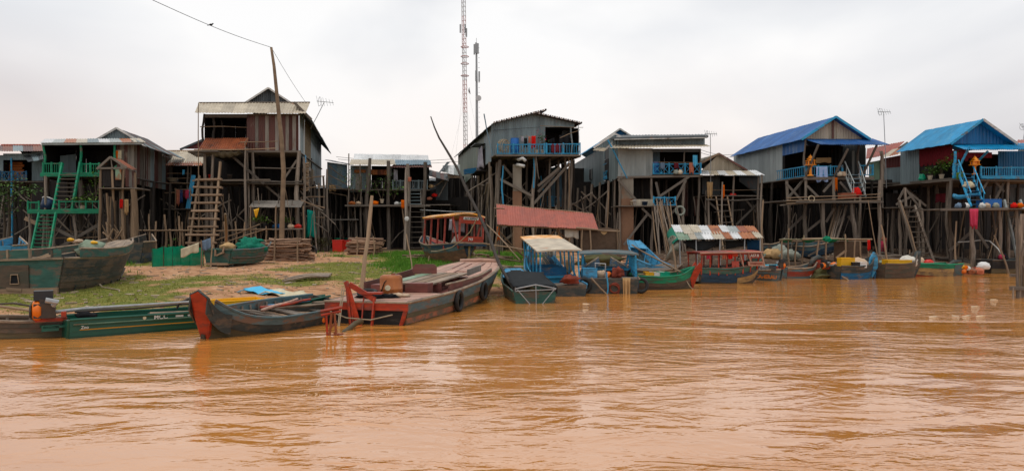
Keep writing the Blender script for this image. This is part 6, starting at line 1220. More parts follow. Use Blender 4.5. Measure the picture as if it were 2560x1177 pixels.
# 1 big green hull hauled out on the bank
def boat_hauled():
    a, b = P(52, 740, 22.2), P(318, 640, 27.6); z0 = gz(a.x, a.y)-.06
    B = Boat('wooden_boat', 'large weathered green wooden hull hauled out on the bank beside the green ladder', 'boat', a, b, [(0, 1.28, 1.0, 1.05, 0.0), (.3, 1.38, .96, 1.1, -.02), (.6, 1.22, 1.02, .85, .02), (.85, .7, 1.2, .36, .25), (1, .16, 1.42, .03, .75)], z=z0, roll=-.03, rake=1.5)
    B.hull([(0, .35, 'hull_brown'), (.35, .75, 'hull_dark'), (.75, 1.0, 'hull_dark')], 'hull_brown', 'gunwale_wood', 'hull_green', 8, 'board_grey', .05)
    # raised green bulwark along the far half, bleached inside
    for side in (1, -1):
        t0 = .12 if side < 0 else .3
        B.add('bulwark', B.mb().surf((lambda u, w: V(((t0+(.93-t0)*u)*B.L, side*(B.I(B.b, t0+(.93-t0)*u)+.05), B.I(B.g, t0+(.93-t0)*u)+.03+.24*(1-w)*(1-.3*u)))), 14, 1, .04), 'hull_green'); B.add('bulwark_cap', B.mb().tube([V(((t0+(.93-t0)*u)*B.L, side*(B.I(B.b, t0+(.93-t0)*u)+.05), B.I(B.g, t0+(.93-t0)*u)+.05+.24*(1-.3*u))) for u in np.linspace(0, 1, 10)], .035, 5), 'gunwale_wood')
    B.deck(.72, .97, .10, 5, 'gunwale_wood')
    # stern boards, posts and a black panel painting in the dark motor hole
    x = -.06
    for i, y in enumerate((-1.0, -.35, .3, .85)): B.add('stern_post', B.mb().box(V((x, y, 1.14)), (.07, .06, .32)), 'gunwale_wood' if i else 'hull_dark')
    for y0, y1 in ((-1.26, -1.02), (-.33, .28), (.32, 1.2)): B.add('stern_board', B.mb().box(V((x, (y0+y1)/2, 1.15)), (.035, y1-y0, .26)), 'hull_slate' if False else 'hull_green')
    B.add('stern_rail', B.mb().beam(V((x-.02, -1.3, 1.01)), V((x-.02, 1.3, 1.01)), .08, .06), 'gunwale_wood'); B.add('stern_sill', B.mb().beam(V((x-.03, -1.15, .10)), V((x-.03, 1.15, .10)), .07, .2), 'board_tan')
    B.add('worn_patch', B.mb().box(V((x-.012, .12, .52)), (.03, .85, .66)), 'hull_brown'); B.add('painted_motor_hole', B.mb().box(V((x-.032, .1, .46)), (.03, .22, .22)), 'cloth_black'); B.add('hole_frame', B.mb().tube([V((x-.05, .1+p, .46+q)) for p, q in ((-.13, -.13), (.13, -.13), (.10, .13), (-.10, .13))], .02, 4, True), 'board_tan'); B.add('motor_bracket', B.mb().beam(V((x-.06, -.12, .16)), V((x-.06, .32, .2)), .06, .08), 'board_tan')
    B.add('rubbing_plank', B.mb().surf(lambda u, w: B.sec(.06+.74*u, .03, -1, .05+.30*w)+V((0, 0, -.02)), 12, 1, .05), 'board_tan')
    for i in range(7): t = .12+.09*i; B.add('rubbing_cleat', B.mb().beam(B.sec(t, .05, -1, .02), B.sec(t, .22, -1, .05), .04, .05), 'hull_dark')
    for t in (.12, .5): 
        p = B.M @ V((t*B.L, 0, B.I(B.k, t))); g = ground(p)
        for y in (-.8, .8): q = B.M @ V((t*B.L, y, 0)); board('prop_block', ground(q, -.1), V((q.x, q.y, q.z-.03)), .3, .25, 'board_tan', B.root, up=(0, 1, 0))
    p = B.pt(.46, -.55, 1.26); sack('net_heap', p-V((0, 0, .25)), (.44, .36, .26), 'net_pale', 'pale net heap with floats in the large hauled-out green hull', 'net', seed=5, amt=.5)
    for k in range(5): q = p+V((rnd.uniform(-.45, .3), rnd.uniform(-.5, .0), .12+.10*rnd.random())); sack('net_float', q, (.11, .07, .06), rnd.choice(('plastic_yellow', 'sack_pale')), 'float resting on the pale net heap', 'float', 'floats on the net heap', seed=k)
    for k in range(4): p = B.pt(.03+.015*k, .05+.12*k, .95); log('bamboo', p, B.pt(.05+.02*k, -.9+.15*k, 1.0+.04*k), .05, 'pole_pale', B.root)
    r = [B.pt(.26, -1.45, .18), B.pt(.24, -1.6, .1), ground(B.pt(.18, -2.3, 0), .03), ground(B.pt(.12, -2.5, 0), .02)]; solo('mooring_rope', MB().tube(r, .022, 5), 'rope', 'rope from the hauled-out green hull to a peg in the turf', 'rope')
    q = B.pt(-.02, .75, .25); root = thing('rope_hank', 'knotted pale rope hanging from the hauled-out hull stern', 'rope', ground(q))
    for k in range(5): part('strand', MB().tube([q+V((0, -.1, 0)), q+V((rnd.uniform(-.2, .2), -.2, -.3)), ground(q+V((rnd.uniform(-.35, .35), -.3-.1*k, 0)), .03)], .02, 5), 'rope', root)
    part('knot', MB().blob(q+V((0, -.12, 0)), (.1, .1, .09), 3, .3, 8, 6), 'rope', root)
boat_hauled()

# 2 small dark boat with motor, at the edge of the frame
def boat_low():
    a, b = wp(205, 838), wp(-160, 852)
    B = Boat('wooden_boat', 'low dark brown boat behind the orange motor, leaving the frame', 'boat', V((a.x, a.y+.35, 0)), V((b.x, b.y+.35, 0)), [(0, .42, .30, .34, -.18), (.5, .52, .33, .42, -.2), (1, .3, .42, .2, -.1)]); B.hull([(0, .6, 'hull_mud'), (.6, 1, 'hull_brown')], 'hull_mud', 'gunwale_wood', ribs=5)
    e = P(112, 803, 15.95); engine(e, math.radians(178)+math.atan2(b.y-a.y, b.x-a.x) if False else math.radians(28), 'orange and black long-tail motor on the low dark brown boat', tail=2.6, size=1.12, tilt=-.02)
    tag(log('bamboo_pole', wp(-60, 838)+V((0, .3, .62)), B.pt(.2, .1, .36), .03, 'pole_pale'), 'pale steering pole reaching from the orange motor out of the frame', 'pole')
boat_low()

# 3 dark green fibreglass boat
def boat_frp():
    a = wp(176, 842); a = V((-9.2, 16.2, 0)); b = V((-4.7, 20.1, 0))
    B = Boat('fibreglass_boat', 'dark green fibreglass boat with yellow stripe and white lettering', 'boat', a, b, [(0, .50, .37, .38, -.15), (.5, .55, .36, .42, -.15), (.8, .45, .40, .3, -.12), (1, .12, .5, .05, .05)])
    B.hull([(0, .55, 'frp_green'), (.55, 1, 'frp_green')], 'frp_green', 'frp_green', 'frp_green', 0, th=.02, gw=.03, inside='frp_green')
    for side in (-1, 1):
        B.add('stripe', B.mb().surf(lambda u, w: B.sec(.03+.9*u, .56+.07*w, side, .018), 14, 1, .012), 'yellow_line'); B.add('rub_rail', B.mb().tube([B.sec(.01+.95*u, .80, side, .02) for u in np.linspace(0, 1, 14)], .022, 5), 'frp_green'); B.add('rub_line', B.mb().tube([B.sec(.01+.95*u, .83, side, .028) for u in np.linspace(0, 1, 14)], .012, 4), 'green_sheet')
    r = (B.M.to_3x3() @ V((1, 0, 0))); up = V((0, 0, 1)); text(B, 'MCC', .13, face_M(B.M @ (B.sec(.29, .92, -1, .035)), r, up), 'letter_white', B.root)
    B.add('lettering', B.mb().box(B.sec(.355, .935, -1, .03), (.16, .01, .018)).box(B.sec(.355, .895, -1, .03), (.16, .01, .018)).box(B.sec(.395, .935, -1, .03), (.13, .01, .016)).box(B.sec(.395, .895, -1, .03), (.13, .01, .016)), 'letter_white'); B.add('emblem', B.mb().lathe(B.sec(.235, .92, -1, .03), [(.035, -.004), (.035, .004)], 14, RX(90)), 'cloth_cream')
    text(B, 'Zno', .085, face_M(B.M @ (B.sec(.045, .70, -1, .04)), r, up), 'letter_white', B.root); text(B, 'C', .12, face_M(B.M @ (B.sec(.50, .92, -1, .035)), r, up), 'letter_white', B.root); B.add('lettering', B.mb().box(B.sec(.545, .935, -1, .03), (.22, .01, .016)).box(B.sec(.545, .9, -1, .03), (.2, .01, .014)), 'letter_white')
    B.add('stern_seat', B.mb().box(V((.3, 0, .28)), (.42, .8, .05)), 'frp_green'); B.add('motor_plate', B.mb().box(V((-.18, 0, .24)), (.5, .55, .05)).box(V((-.3, -.25, .22)), (.3, .05, .12)).box(V((-.3, .25, .22)), (.3, .05, .12)), 'frp_green')
    sack('black_bag', B.pt(.07, .12, .33), (.22, .13, .08), 'cloth_black', 'black rag bundle on the dark green fibreglass stern', 'bag', seed=2)
    tag(log('boat_pole', B.pt(.05, .5, .45), B.pt(.52, .5, .47), .025, 'dark_iron'), 'dark iron pole lying along the dark green fibreglass boat', 'pole')
    p = B.pt(.62, .1, .30); crate('crate', p, (1.15, .7, .22), 'plastic_yellow', 'orange yellow tray in the dark green fibreglass boat', rz=.72)
    # weathered boat lying behind it against the bank
    C = Boat('wooden_boat', 'flat weathered grey boat lying half hidden against the turf behind the green fibreglass boat', 'boat', V((-8.2, 17.9, 0)), V((-4.0, 19.6, 0)), [(0, .4, .32, .3, -.1), (.5, .5, .33, .4, -.1), (1, .15, .4, .05, .1)]); C.hull([(0, .6, 'hull_brown'), (.6, 1, 'hull_dark')], 'hull_mud')
    q = B.pt(.40, .45, .38); solo('hook_iron', MB().tube([q, q+V((.05, 0, .12)), q+V((.25, .05, .22)), q+V((.38, .08, .22))], [.02, .035, .035, .02], 6), 'dark_iron', 'bent dark iron bracket behind the orange yellow tray', 'iron')
boat_frp()

# 4 dark boat with the red prow
def boat_red_prow():
    a, b = V((-4.55, 19.75, 0)), V((-6.18, 15.85, 0))
    B = Boat('wooden_boat', 'open dark wooden boat with upswept red prow plate and rope-bound stem', 'boat', a, b, [(0, .60, .46, .48, -.2), (.4, .78, .42, .58, -.22), (.7, .70, .40, .45, -.2), (.88, .42, .48, .2, -.16), (1, .16, .80, .05, -.05)], rake=.0, roll=-.14)
    B.hull([(0, .5, 'hull_mud'), (.5, .78, 'hull_dark'), (.78, 1, 'hull_slate')], 'hull_mud', 'hull_slate', 'hull_dark', 12, 'board_grey', .04, .032)
    # prow plate: broad red board leaning out over the water
    p = [B.sec(.985, 0, 1), B.sec(.985, 0, -1)]; z = .86; x = B.L
    B.add('prow_plate', B.mb().prism([V((x-.02, -.07, -.1)), V((x-.02, .07, -.1)), V((x+.16, .24, .55)), V((x+.30, .20, .88)), V((x+.34, 0, .98)), V((x+.30, -.20, .88)), V((x+.16, -.24, .55))], (-.06, 0, .015)), 'red_paint'); B.add('prow_cap', B.mb().tube([V((x+.12, .26, .55)), V((x+.26, .23, .88)), V((x+.3, 0, 1.0)), V((x+.26, -.23, .88)), V((x+.12, -.26, .55))], .03, 5), 'hull_dark'); B.add('stem', B.mb().beam(V((x-.05, 0, -.35)), V((x+.02, 0, .1)), .1, .1), 'hull_brown')
    for side in (1, -1): B.add('prow_cheek', B.mb().surf(lambda u, w: V((x-.32+.60*u, side*(.34-.12*u), .42+.10*w+.40*u*u-.3*(1-w)*(1-.2*u))), 6, 2, .035), 'hull_dark')
    for t in (.18, .36, .52): B.thwart(t, -.16, .28, 'board_grey')
    B.deck(.05, .42, -.22, 4, 'board_tan', 'floor_plank', .14)
    for k, (t0, t1, y0, y1, m, l) in enumerate(((.12, .42, -.3, -.5, 'pvc_blue', 'sky blue pole lying in the red-prowed boat'), (.2, .56, -.42, -.2, 'deck_pink', 'pink brown board lying in the red-prowed boat'), (.18, .5, -.1, -.45, 'red_paint', 'red brown oar lying in the red-prowed boat'))): tag(log('oar', B.pt(t1, y1, .36), B.pt(t0, y0, .42+.04*k), .035, m), l, 'oar')
    # rope lashing round the stem
    root = thing('rope_lashing', 'rope wound round the red-prowed boat stem, trailing into the water', 'rope', B.pt(.97, -.2, 0))
    for k in range(5): q0 = B.pt(.93-.02*k, -.36, .42-.04*k); part('strand', MB().tube([q0, B.pt(.985, -.30+.04*k, .30-.05*k), B.pt(1.0, -.06, .02-.05*k), B.pt(1.005, .0, -.2)], .018, 5), 'rope' if k % 2 else 'red_bark', root)
    part('strand', MB().tube([B.pt(.98, -.32, .36), B.pt(.9, -.62, .30), B.pt(.80, -.74, .28), B.pt(.75, -.80, .27)], .016, 5), 'rope', root)
    for k in range(2): tag(log('paddle_shaft', B.pt(.85, -.2, .5), B.pt(.72, .65, .46+.05*k), .02, 'post_wood'), ['thin brown rod behind the red prow', 'thin brown rod resting on the far gunwale of the red-prowed boat'][k], 'rod')
    # stern rail with tyre
    B.add('stern_bracket', B.mb().beam(V((.1, .5, .45)), V((-.35, .75, .62)), .05, .07).beam(V((.1, .2, .45)), V((-.35, .45, .60)), .05, .07).beam(V((-.3, .8, .6)), V((-.25, .3, .58)), .05, .05), 'board_grey'); tyre(B.pt(.0, 1.0, .78), .20, .07, RX(12) @ RZ(10), 'black tyre lying tilted on the red-prowed boat stern')
boat_red_prow()

# 5 big flat boat with tyres
def boat_big():
    a, b = V((-3.36, 18.35, 0)), V((-1.08, 27.3, 0))
    B = Boat('wooden_boat', 'large flat-decked boat with pink deck, maroon boxes and red, blue and slate sides', 'boat', a, b, [(0, .98, .50, .86, -.3), (.3, 1.15, .54, .95, -.3), (.6, 1.18, .68, .92, -.28), (.82, 1.08, .90, .7, -.1), (.94, .84, 1.02, .45, .25), (1, .56, 1.06, .3, .5)])
    B.hull([(0, .40, 'hull_mud'), (.40, .58, 'hull_orange'), (.58, .72, 'hull_mud'), (.72, 1, 'hull_slate')], 'hull_mud', 'gunwale_wood', 'hull_black', 0, th=.05, gw=.045, bow_plate='hull_slate')
    B.deck(0.0, .24, .015, 6, 'deck_pink', across=True); B.deck(.24, .62, -.10, 7, 'deck_maroon'); B.deck(.62, .985, .02, 7, 'deck_pink')
    B.add('bow_roll', B.mb().tube([V((.985*B.L, -.7, 1.10)), V((.99*B.L, 0, 1.14)), V((.985*B.L, .7, 1.10))], .07, 8), 'deck_pink')
    for (t0, t1, y) in ((.70, .92, .1), (.72, .92, -.35), (.80, .95, .42)): B.add('hatch_seam', B.mb().beam(V((t0*B.L, y, B.I(B.g, t0)+.045)), V((t1*B.L, y, B.I(B.g, t1)+.045)), .03, .018), 'deck_maroon')
    B.add('hatch', B.mb().surf(lambda u, w: V(((.74+.08*u)*B.L, -.28+.34*w, B.I(B.g, .74+.08*u)+.05)), 2, 1, .02), 'deck_pink'); B.add('stern_beam', B.mb().box(V((-.09, 0, .42)), (.09, 2.06, .17)), 'red_paint'); B.add('stern_beam_cap', B.mb().box(V((-.08, 0, .52)), (.14, 2.1, .035)), 'gunwale_wood')
    B.add('corner_post', B.mb().beam(V((-.09, -.98, .34)), V((-.07, -.80, -.2)), .08, .07), 'red_paint')
    # bulwark on the river side, cabin boxes, planks
    B.add('bulwark', B.mb().surf(lambda u, w: V(((.30+.46*u)*B.L, -(B.I(B.b, .30+.46*u)-.10), B.I(B.g, .30+.46*u)+.20*w*(1-.5*u))), 12, 1, .04), 'deck_maroon'); B.add('bulwark_cap', B.mb().tube([V(((.28+.48*u)*B.L, -(B.I(B.b, .28+.48*u)-.10), B.I(B.g, .28+.48*u)+.22*(1-.5*u))) for u in np.linspace(0, 1, 8)], .035, 5), 'gunwale_wood'); B.add('bulwark', B.mb().surf(lambda u, w: V(((.22+.4*u)*B.L, (B.I(B.b, .22+.4*u)-.08), B.I(B.g, .22+.4*u)+.30*w)), 8, 1, .04), 'deck_maroon')
    for (t, y, sx, sy, sz, m) in ((.22, .38, .5, .7, .26, 'deck_maroon'), (.26, -.35, .42, .62, .28, 'deck_maroon')): B.add('engine_box', B.mb().box(V((t*B.L, y, .52+sz/2)), (sx, sy, sz)), m)
    for i in range(4): B.add('walk_plank', B.mb().box(V((.47*B.L, -.45+.34*i, .80+.004*i)), (3.2, .30, .04), Matrix.Rotation(-.035, 3, 'Y')), ['gunwale_wood', 'board_tan', 'gunwale_wood', 'green_sheet'][i])
    for t in (.34, .60): B.add('plank_trestle', B.mb().beam(V((t*B.L, -.7, .64)), V((t*B.L, .8, .64)), .08, .24), 'deck_maroon')
    B.add('side_seat', B.mb().box(V((.64*B.L, -.78, .96)), (1.3, .05, .18), Matrix.Rotation(-.06, 3, 'Y')), 'board_weather')
    p = B.pt(.585, .62, .86); solo('seat_back', MB().prism([p+V((x, 0, z)) for x, z in ((-.36, 0), (.36, 0), (.36, .2), (.28, .29), (-.28, .29), (-.36, .2))], (0, .06, 0)), 'deck_maroon', 'dark maroon seat back standing on the large flat boat', 'seat')
    # rusty drum
    d = B.pt(.155, .02, .535); root = thing('fuel_drum', 'rust orange fuel drum with pale patch on the large flat boat', 'drum', d)
    part('body', MB().lathe(d, [(.27, 0), (.285, .02), (.285, .17), (.295, .18), (.285, .19), (.285, .43), (.27, .5), (.2, .53)], 16), 'rust_orange', root, True); part('label', MB().lathe(d+V((-.04, -.295, .22)), [(.07, -.004), (.07, .004)], 12, RX(90)), 'cloth_cream', root); part('strap', MB().tube([d+V((-.22, -.20, .12)), d+V((-.13, -.27, .35)), d+V((0, -.25, .47))], .014, 4), 'black_rubber', root); part('bung', MB().lathe(d+V((.05, 0, .53)), [(.05, 0), (.05, .03)], 8), 'rust_roof', root)
    for k, (t, y) in enumerate(((.07, .1), (.09, -.15), (.12, -.3), (.08, .35))): sack('oily_rag', B.pt(t, y, .53), (.26, .16, .06), 'cloth_black' if k != 2 else 'sack_pale', ['black oily rag by the red rudder frame', 'black hose heap before the fuel drum', 'pale rag before the fuel drum', 'black rag beside the maroon box'][k], 'rag', seed=k, amt=.6)
    # red rudder frame over the transom
    root = thing('steering_gear', 'red painted steel steering gear hung over the large flat boat stern', 'steering gear', B.pt(-.03, -.05, -.1)); q = lambda x, y, z: B.pt(x/B.L, y, z)
    for i, (p0, p1, w) in enumerate(((q(-.1, .50, .98), q(-.3, .0, -.25), .11), (q(-.1, .50, .98), q(-.3, .28, -.1), .07), (q(-.12, .42, .9), q(-.3, .2, -.15), .05), (q(-.12, .40, .92), q(-.1, -.22, .58), .12), (q(-.1, -.22, .62), q(-.3, -.22, -.25), .08), (q(-.1, .05, .62), q(-.3, .02, -.05), .05))): part('bar', MB().beam(p0, p1, w*.5, w), 'red_paint', root)
    part('seat_plate', MB().box(q(-.0, -.1, .72), (.5, .3, .04)), 'red_paint', root); 
    for k in range(2): part('stay', MB().tube([q(-.2, .55-.05*k, .85), q(-.5, .5-.03*k, 0), q(-.55, .5, -.1)], .014, 5), 'rope', root)
    tag(log('driftwood', wp(905, 815)+V((0, -.1, .12)), wp(880, 826)+V((-.15, -.2, -.02)), .06, 'hull_mud'), 'mossy log floating under the red rudder frame', 'log')
    for k, (t, dz) in enumerate(((.345, -.12), (.60, -.16))):
        p = B.M @ B.sec(t, .72, -1, .08); tyre(p+V((0, 0, dz*.3)), .24, .065, (B.M.to_3x3() @ Matrix.Rotation(math.radians(90), 3, 'X')), ['black tyre fender hung midway along the large flat boat, by the transom', 'black tyre fender hung near the pink bow deck'][k], None)
    rope = [B.pt(-.02, .95, .32), B.pt(-.03, .4, .16), B.pt(-.03, -.2, .13), B.pt(-.02, -.7, .25)]; solo('stern_rope', MB().tube(rope, .016, 5), 'rope', 'white rope slung across the large flat boat transom', 'rope')
    # long shaft hung on bamboo: red rack beside it
    g = wp(822, 838); root = thing('propeller_rack', 'red steel rack with propeller bracket standing in the water before the dark boat', 'rack', g); t = g+V((0, 0, .48))
    for i, (p0, p1, w) in enumerate(((V((-.17, 0, .5)), V((.26, .05, .58)), .05), (V((-.16, 0, .42)), V((.24, .05, .50)), .04), (V((-.05, 0, .42)), V((-.02, 0, -.2)), .035), (V((.06, 0, .48)), V((.0, 0, -.2)), .04), (V((.12, 0, .46)), V((.16, 0, -.05)), .035), (V((-.04, 0, -.02)), V((.30, 0, .04)), .03), (V((.12, 0, .06)), V((.12, 0, -.15)), .03), (V((.2, 0, .05)), V((.2, 0, -.15)), .03), (V((.16, 0, .3)), V((.0, 0, .1)), .03))): part('bar', MB().tube([g+p0, g+p1], w*.7, 5), 'red_paint' if i < 3 else 'rust_roof', root)
    for k in range(2): part('hook', MB().blob(g+V((-.1, -.02, .32)), (.03, .02, .06), 1, .2, 6, 5), 'plastic_orange', root)
boat_big()

# 6 orange-roofed boat stranded on the grass
def boat_orange():
    a, b = P(1170, 655, 36.2), P(1058, 640, 41.0); a = ground(a); b = ground(b)
    B = Boat('canopy_boat', 'stranded wooden boat with orange canopy and red posts on the grass', 'boat', a, b, [(0, .28, 1.06, .05, .42), (.15, .80, .96, .30, .10), (.5, 1.0, .86, .45, 0), (.8, .72, 1.0, .25, .18), (1, .10, 1.32, .02, .9)], z=gz(a.x, a.y)-.04, roll=.04)
    B.hull([(0, .30, 'hull_rust'), (.30, .58, 'hull_rust'), (.58, .82, 'hull_slate'), (.82, 1, 'hull_navy')], 'hull_brown', 'gunwale_wood', 'hull_navy', 6, 'red_post', .045)
    B.add('stern_shelf', B.mb().box(V((-.12, 0, 1.06)), (.5, 1.5, .07)), 'gunwale_wood'); B.add('stern_fascia', B.mb().box(V((-.34, 0, .98)), (.05, 1.45, .12)), 'hull_navy'); B.add('keel_board', B.mb().beam(V((-.02, 0, .1)), V((-.06, 0, .98)), .09, .07), 'hull_tan')
    B.add('inner_red', B.mb().surf(lambda u, w: B.sec(.45+.5*u, .78+.24*w, -1, -.07), 8, 1, .03), 'red_post'); B.canopy(.03, .66, 2.24, 1.5, 'orange_canopy', 'red_post', 5, .07, .16, -.02, None, 4, .07)
    # stern cabin front with its sign
    for z, h in ((2.1, .32), (1.22, .28)): B.add('cabin_panel', B.mb().box(V((.10, -.15, z)), (.05, 1.25, h)), 'red_paint')
    for y in (-.75, .45): B.add('cabin_post', B.mb().box(V((.10, y, 1.68)), (.09, .07, .9)), 'red_post')
    back = -(B.M.to_3x3() @ V((1, 0, 0))); rt = V((0, 0, 1)).cross(back); sg = B.M @ V((.06, -.1, 2.18)); B.add('sign', B.mb().box(V((.065, -.1, 2.18)), (.02, .75, .12)), 'letter_white'); text(B, 'GUT BOREAY', .11, face_M(sg+back*.02, rt, (0, 0, 1)), 'letter_dark', B.root); text(B, '743', .17, face_M(B.M @ V((.06, -.1, 1.22))+back*.02, rt, (0, 0, 1)), 'letter_white', B.root)
    B.thwart(.3, -.1, .3, 'board_grey'); B.thwart(.55, -.1, .3, 'board_grey'); a1, b1 = B.pt(.42, -.8, 2.18), B.pt(.72, -.75, 2.22); hang_cloth('grey_bundle', a1, b1, .6, 'cloth_grey', 'bunched grey patterned cloth under the orange canopy', 'cloth', seed=3, wave=.14)
    sack('white_bundle', B.pt(.34, -.3, .62), (.32, .35, .42), 'cloth_white', 'white cloth bundle inside the orange canopy boat', 'bundle', seed=4, amt=.5); B.add('cross_panel', B.mb().prism([V((.40*B.L, -.78, .7)), V((.40*B.L, .3, .7)), V((.40*B.L, -.5, 1.25))], (.05, 0, 0)), 'red_post')
    # mooring float and line
    solo('float', MB().blob(B.M @ B.sec(.12, .45, -1, .10), .09, 1, .05, 10, 8), 'sack_pale', 'round pale float on the orange canopy boat side', 'float', smooth=True)
    log_ = [P(1190, 545, 30.5), P(1165, 590, 33.5), P(1130, 610, 35.5), P(1090, 622, 37)]; 
    for k, (t, y) in enumerate(((.1, -.75), (.5, -.85), (.5, .8))): q = B.pt(t, y, .35); tag(log('prop_stick', ground(q+V((0, -.25, 0)), -.1), q, .04, 'pole_pale'), ['short prop under the stern of the orange canopy boat', 'short prop under the middle of the orange canopy boat', 'hidden prop on the far side of the orange canopy boat'][k], 'prop')
boat_orange()

# 7 small green boat on land with nets
def boat_net():
    a = gp(545, 668); b = a+V((.95, 3.6, 0))
    B = Boat('wooden_boat', 'small green boat on land with green net heaped in its bow', 'boat', a, b, [(0, .62, .60, .52, .05), (.4, .72, .60, .55, 0), (.75, .58, .68, .36, .06), (1, .12, .86, .03, .4)], z=gz(a.x, a.y)+.10); B.hull([(0, .4, 'hull_green'), (.4, .75, 'hull_green'), (.75, 1, 'hull_green')], 'hull_brown', 'hull_slate', 'hull_green', 5, 'board_grey', .035)
    B.add('stern_rail', B.mb().beam(V((-.05, -.7, .63)), V((-.05, .7, .63)), .1, .06), 'hull_green'); B.add('bilge_keel', B.mb().beam(V((-.02, -.5, .03)), V((-.02, .5, .03)), .08, .09), 'board_tan'); B.add('rub_strake', B.mb().tube([B.sec(u, .42, -1, .04) for u in np.linspace(.02, .95, 10)], .035, 5), 'hull_brown')
    B.add('motor_bracket', B.mb().beam(V((-.1, .05, .62)), V((-.1, .05, .36)), .07, .05).beam(V((-.1, .0, .38)), V((-.1, -.35, .52)), .05, .06).beam(V((-.1, -.3, .5)), V((-.1, -.36, .72)), .05, .06), 'board_tan'); sack('net_heap', B.pt(.62, 0, .38), (.62, .5, .36), 'net_teal', 'heap of dark green net in the small green boat bow', 'net', seed=6, amt=.6); p = B.pt(.7, .1, .95); solo('net_roll', MB().blob(p, (.55, .3, .10), 4, .4, 14, 8), 'net_teal', 'rolled green net lying over the small green boat', 'net', smooth=True)
    sack('box_heap', B.pt(.18, 0, .55), (.3, .3, .2), 'sack_tan', 'tan sack in the stern of the small green boat', 'sack', seed=3)
    for y in (-.4, .4): q = B.pt(.08, y, 0); board('prop_block', ground(q, -.15), V((q.x, q.y, q.z+.0)), .2, .2, 'hull_dark', B.root, up=(0, 1, 0))
    # green net fence stretched before the ladders
    root = thing('net_fence', 'green net fence on sticks in front of the wide ladder', 'fence', gp(445, 668)); pts = [(380, 621, 668), (408, 616, 666), (430, 615, 665), (452, 613, 664), (475, 615, 664), (508, 618, 664)]
    top = []; bot = []
    for x, yt, yb in pts: g = gp(x, yb); top.append(P(x, yt, g.y)); bot.append(V((g.x, g.y, gz(g.x, g.y))))
    for i in range(5): part('net_panel', MB().surf(lambda u, w, i=i: bot[i].lerp(bot[i+1], u).lerp(top[i].lerp(top[i+1], u), w)+V((0, .05*math.sin(u*6+i), -.04*math.sin(u*3.1)*w)), 6, 3, .006), 'net_green', root)
    for i in range(6): log('stick', bot[i]-V((0, -.04, .15)), top[i]+V((0, .04, .03)), .014, 'old_shaded_post', root)
    a1, b1 = P(452, 622, top[2].y-.1), P(497, 606, top[3].y-.1); hang_cloth('cream_cloth', a1, b1, .36, 'cloth_cream', 'cream cloth laid over the green net fence', 'cloth', seed=2, wave=.03); a1, b1 = P(503, 603, 31.2), P(528, 594, 31.5); hang_cloth('denim_cloth', a1, b1, .42, 'cloth_denim', 'faded denim cloth draped on a stick by the small green boat', 'cloth', seed=3, wave=.06); log('stick', ground(P(527, 640, 31.5), -.2), b1+V((0, 0, .05)), .03, 'pole_pale', root); log('stick', ground(P(503, 640, 31.2), -.2), a1+V((0, 0, .05)), .03, 'pole_pale', root)
    tag(log('post', gp(567, 640)-V((0, 0, .3)), P(563, 535, 34), .07, 'pole_pale'), 'pale crooked post standing behind the small green boat', 'post')
boat_net()
# 8 boat with black cover
def boat_cover():
    a, b = wp(1322, 762), V((.25, 29.0, 0)); a = V((.68, 23.5, 0)); b = V((.02, 28.4, 0))
    B = Boat('covered_boat', 'green-hulled boat under a black cover with pale blue bow deck', 'boat', a, b, [(0, .64, .34, .52, -.2), (.5, .66, .42, .5, -.2), (.8, .52, .58, .32, -.05), (1, .28, .78, .12, .3)]); B.hull([(0, .55, 'hull_mud'), (.55, 1, 'hull_green')], 'hull_mud', 'hull_green', 'hull_green', 0, bow_plate='hull_slate')
    B.deck(.72, .99, .02, 3, 'blue_boat'); B.add('bow_handle', B.mb().tube([V((.82*B.L, -.18, .70)), V((.83*B.L, -.18, .76)), V((.83*B.L, .18, .76)), V((.82*B.L, .18, .70))], .02, 5), 'dark_iron'); B.add('cover', B.mb().surf(lambda u, w: V(((-.02+.50*u)*B.L, (w*2-1)*(.66-.06*u), .48+.30*u+.05*math.sin(math.pi*w)+.02*math.sin(u*9+w*7))), 10, 10, .02), 'tarp_black', smooth=True); B.add('cover_skirt', B.mb().surf(lambda u, w: V(((-.02+.50*u)*B.L, -.66+.06*u, .48+.30*u-.2*w)), 8, 1, .02), 'tarp_black')
    B.add('cover_frame', B.mb().tube([V((-.15, -.62, .44)), V((-.18, 0, .56)), V((-.15, .62, .44))], .02, 5).tube([V((-.18, 0, .56)), V((-.25, 0, -.1))], .014, 5).tube([V((-.2, -.55, .42)), V((-.25, -.15, -.05))], .014, 5).tube([V((-.2, .55, .42)), V((-.25, .15, -.05))], .014, 5).tube([V((-.2, -.6, .42)), V((-.2, .6, .38))], .016, 5), 'galvanised'); 
    for y in (-.58, .58): B.add('cover_post', B.mb().beam(V((.05, y, .2)), V((.05, y, .48)), .04, .04), 'galvanised')
boat_cover()
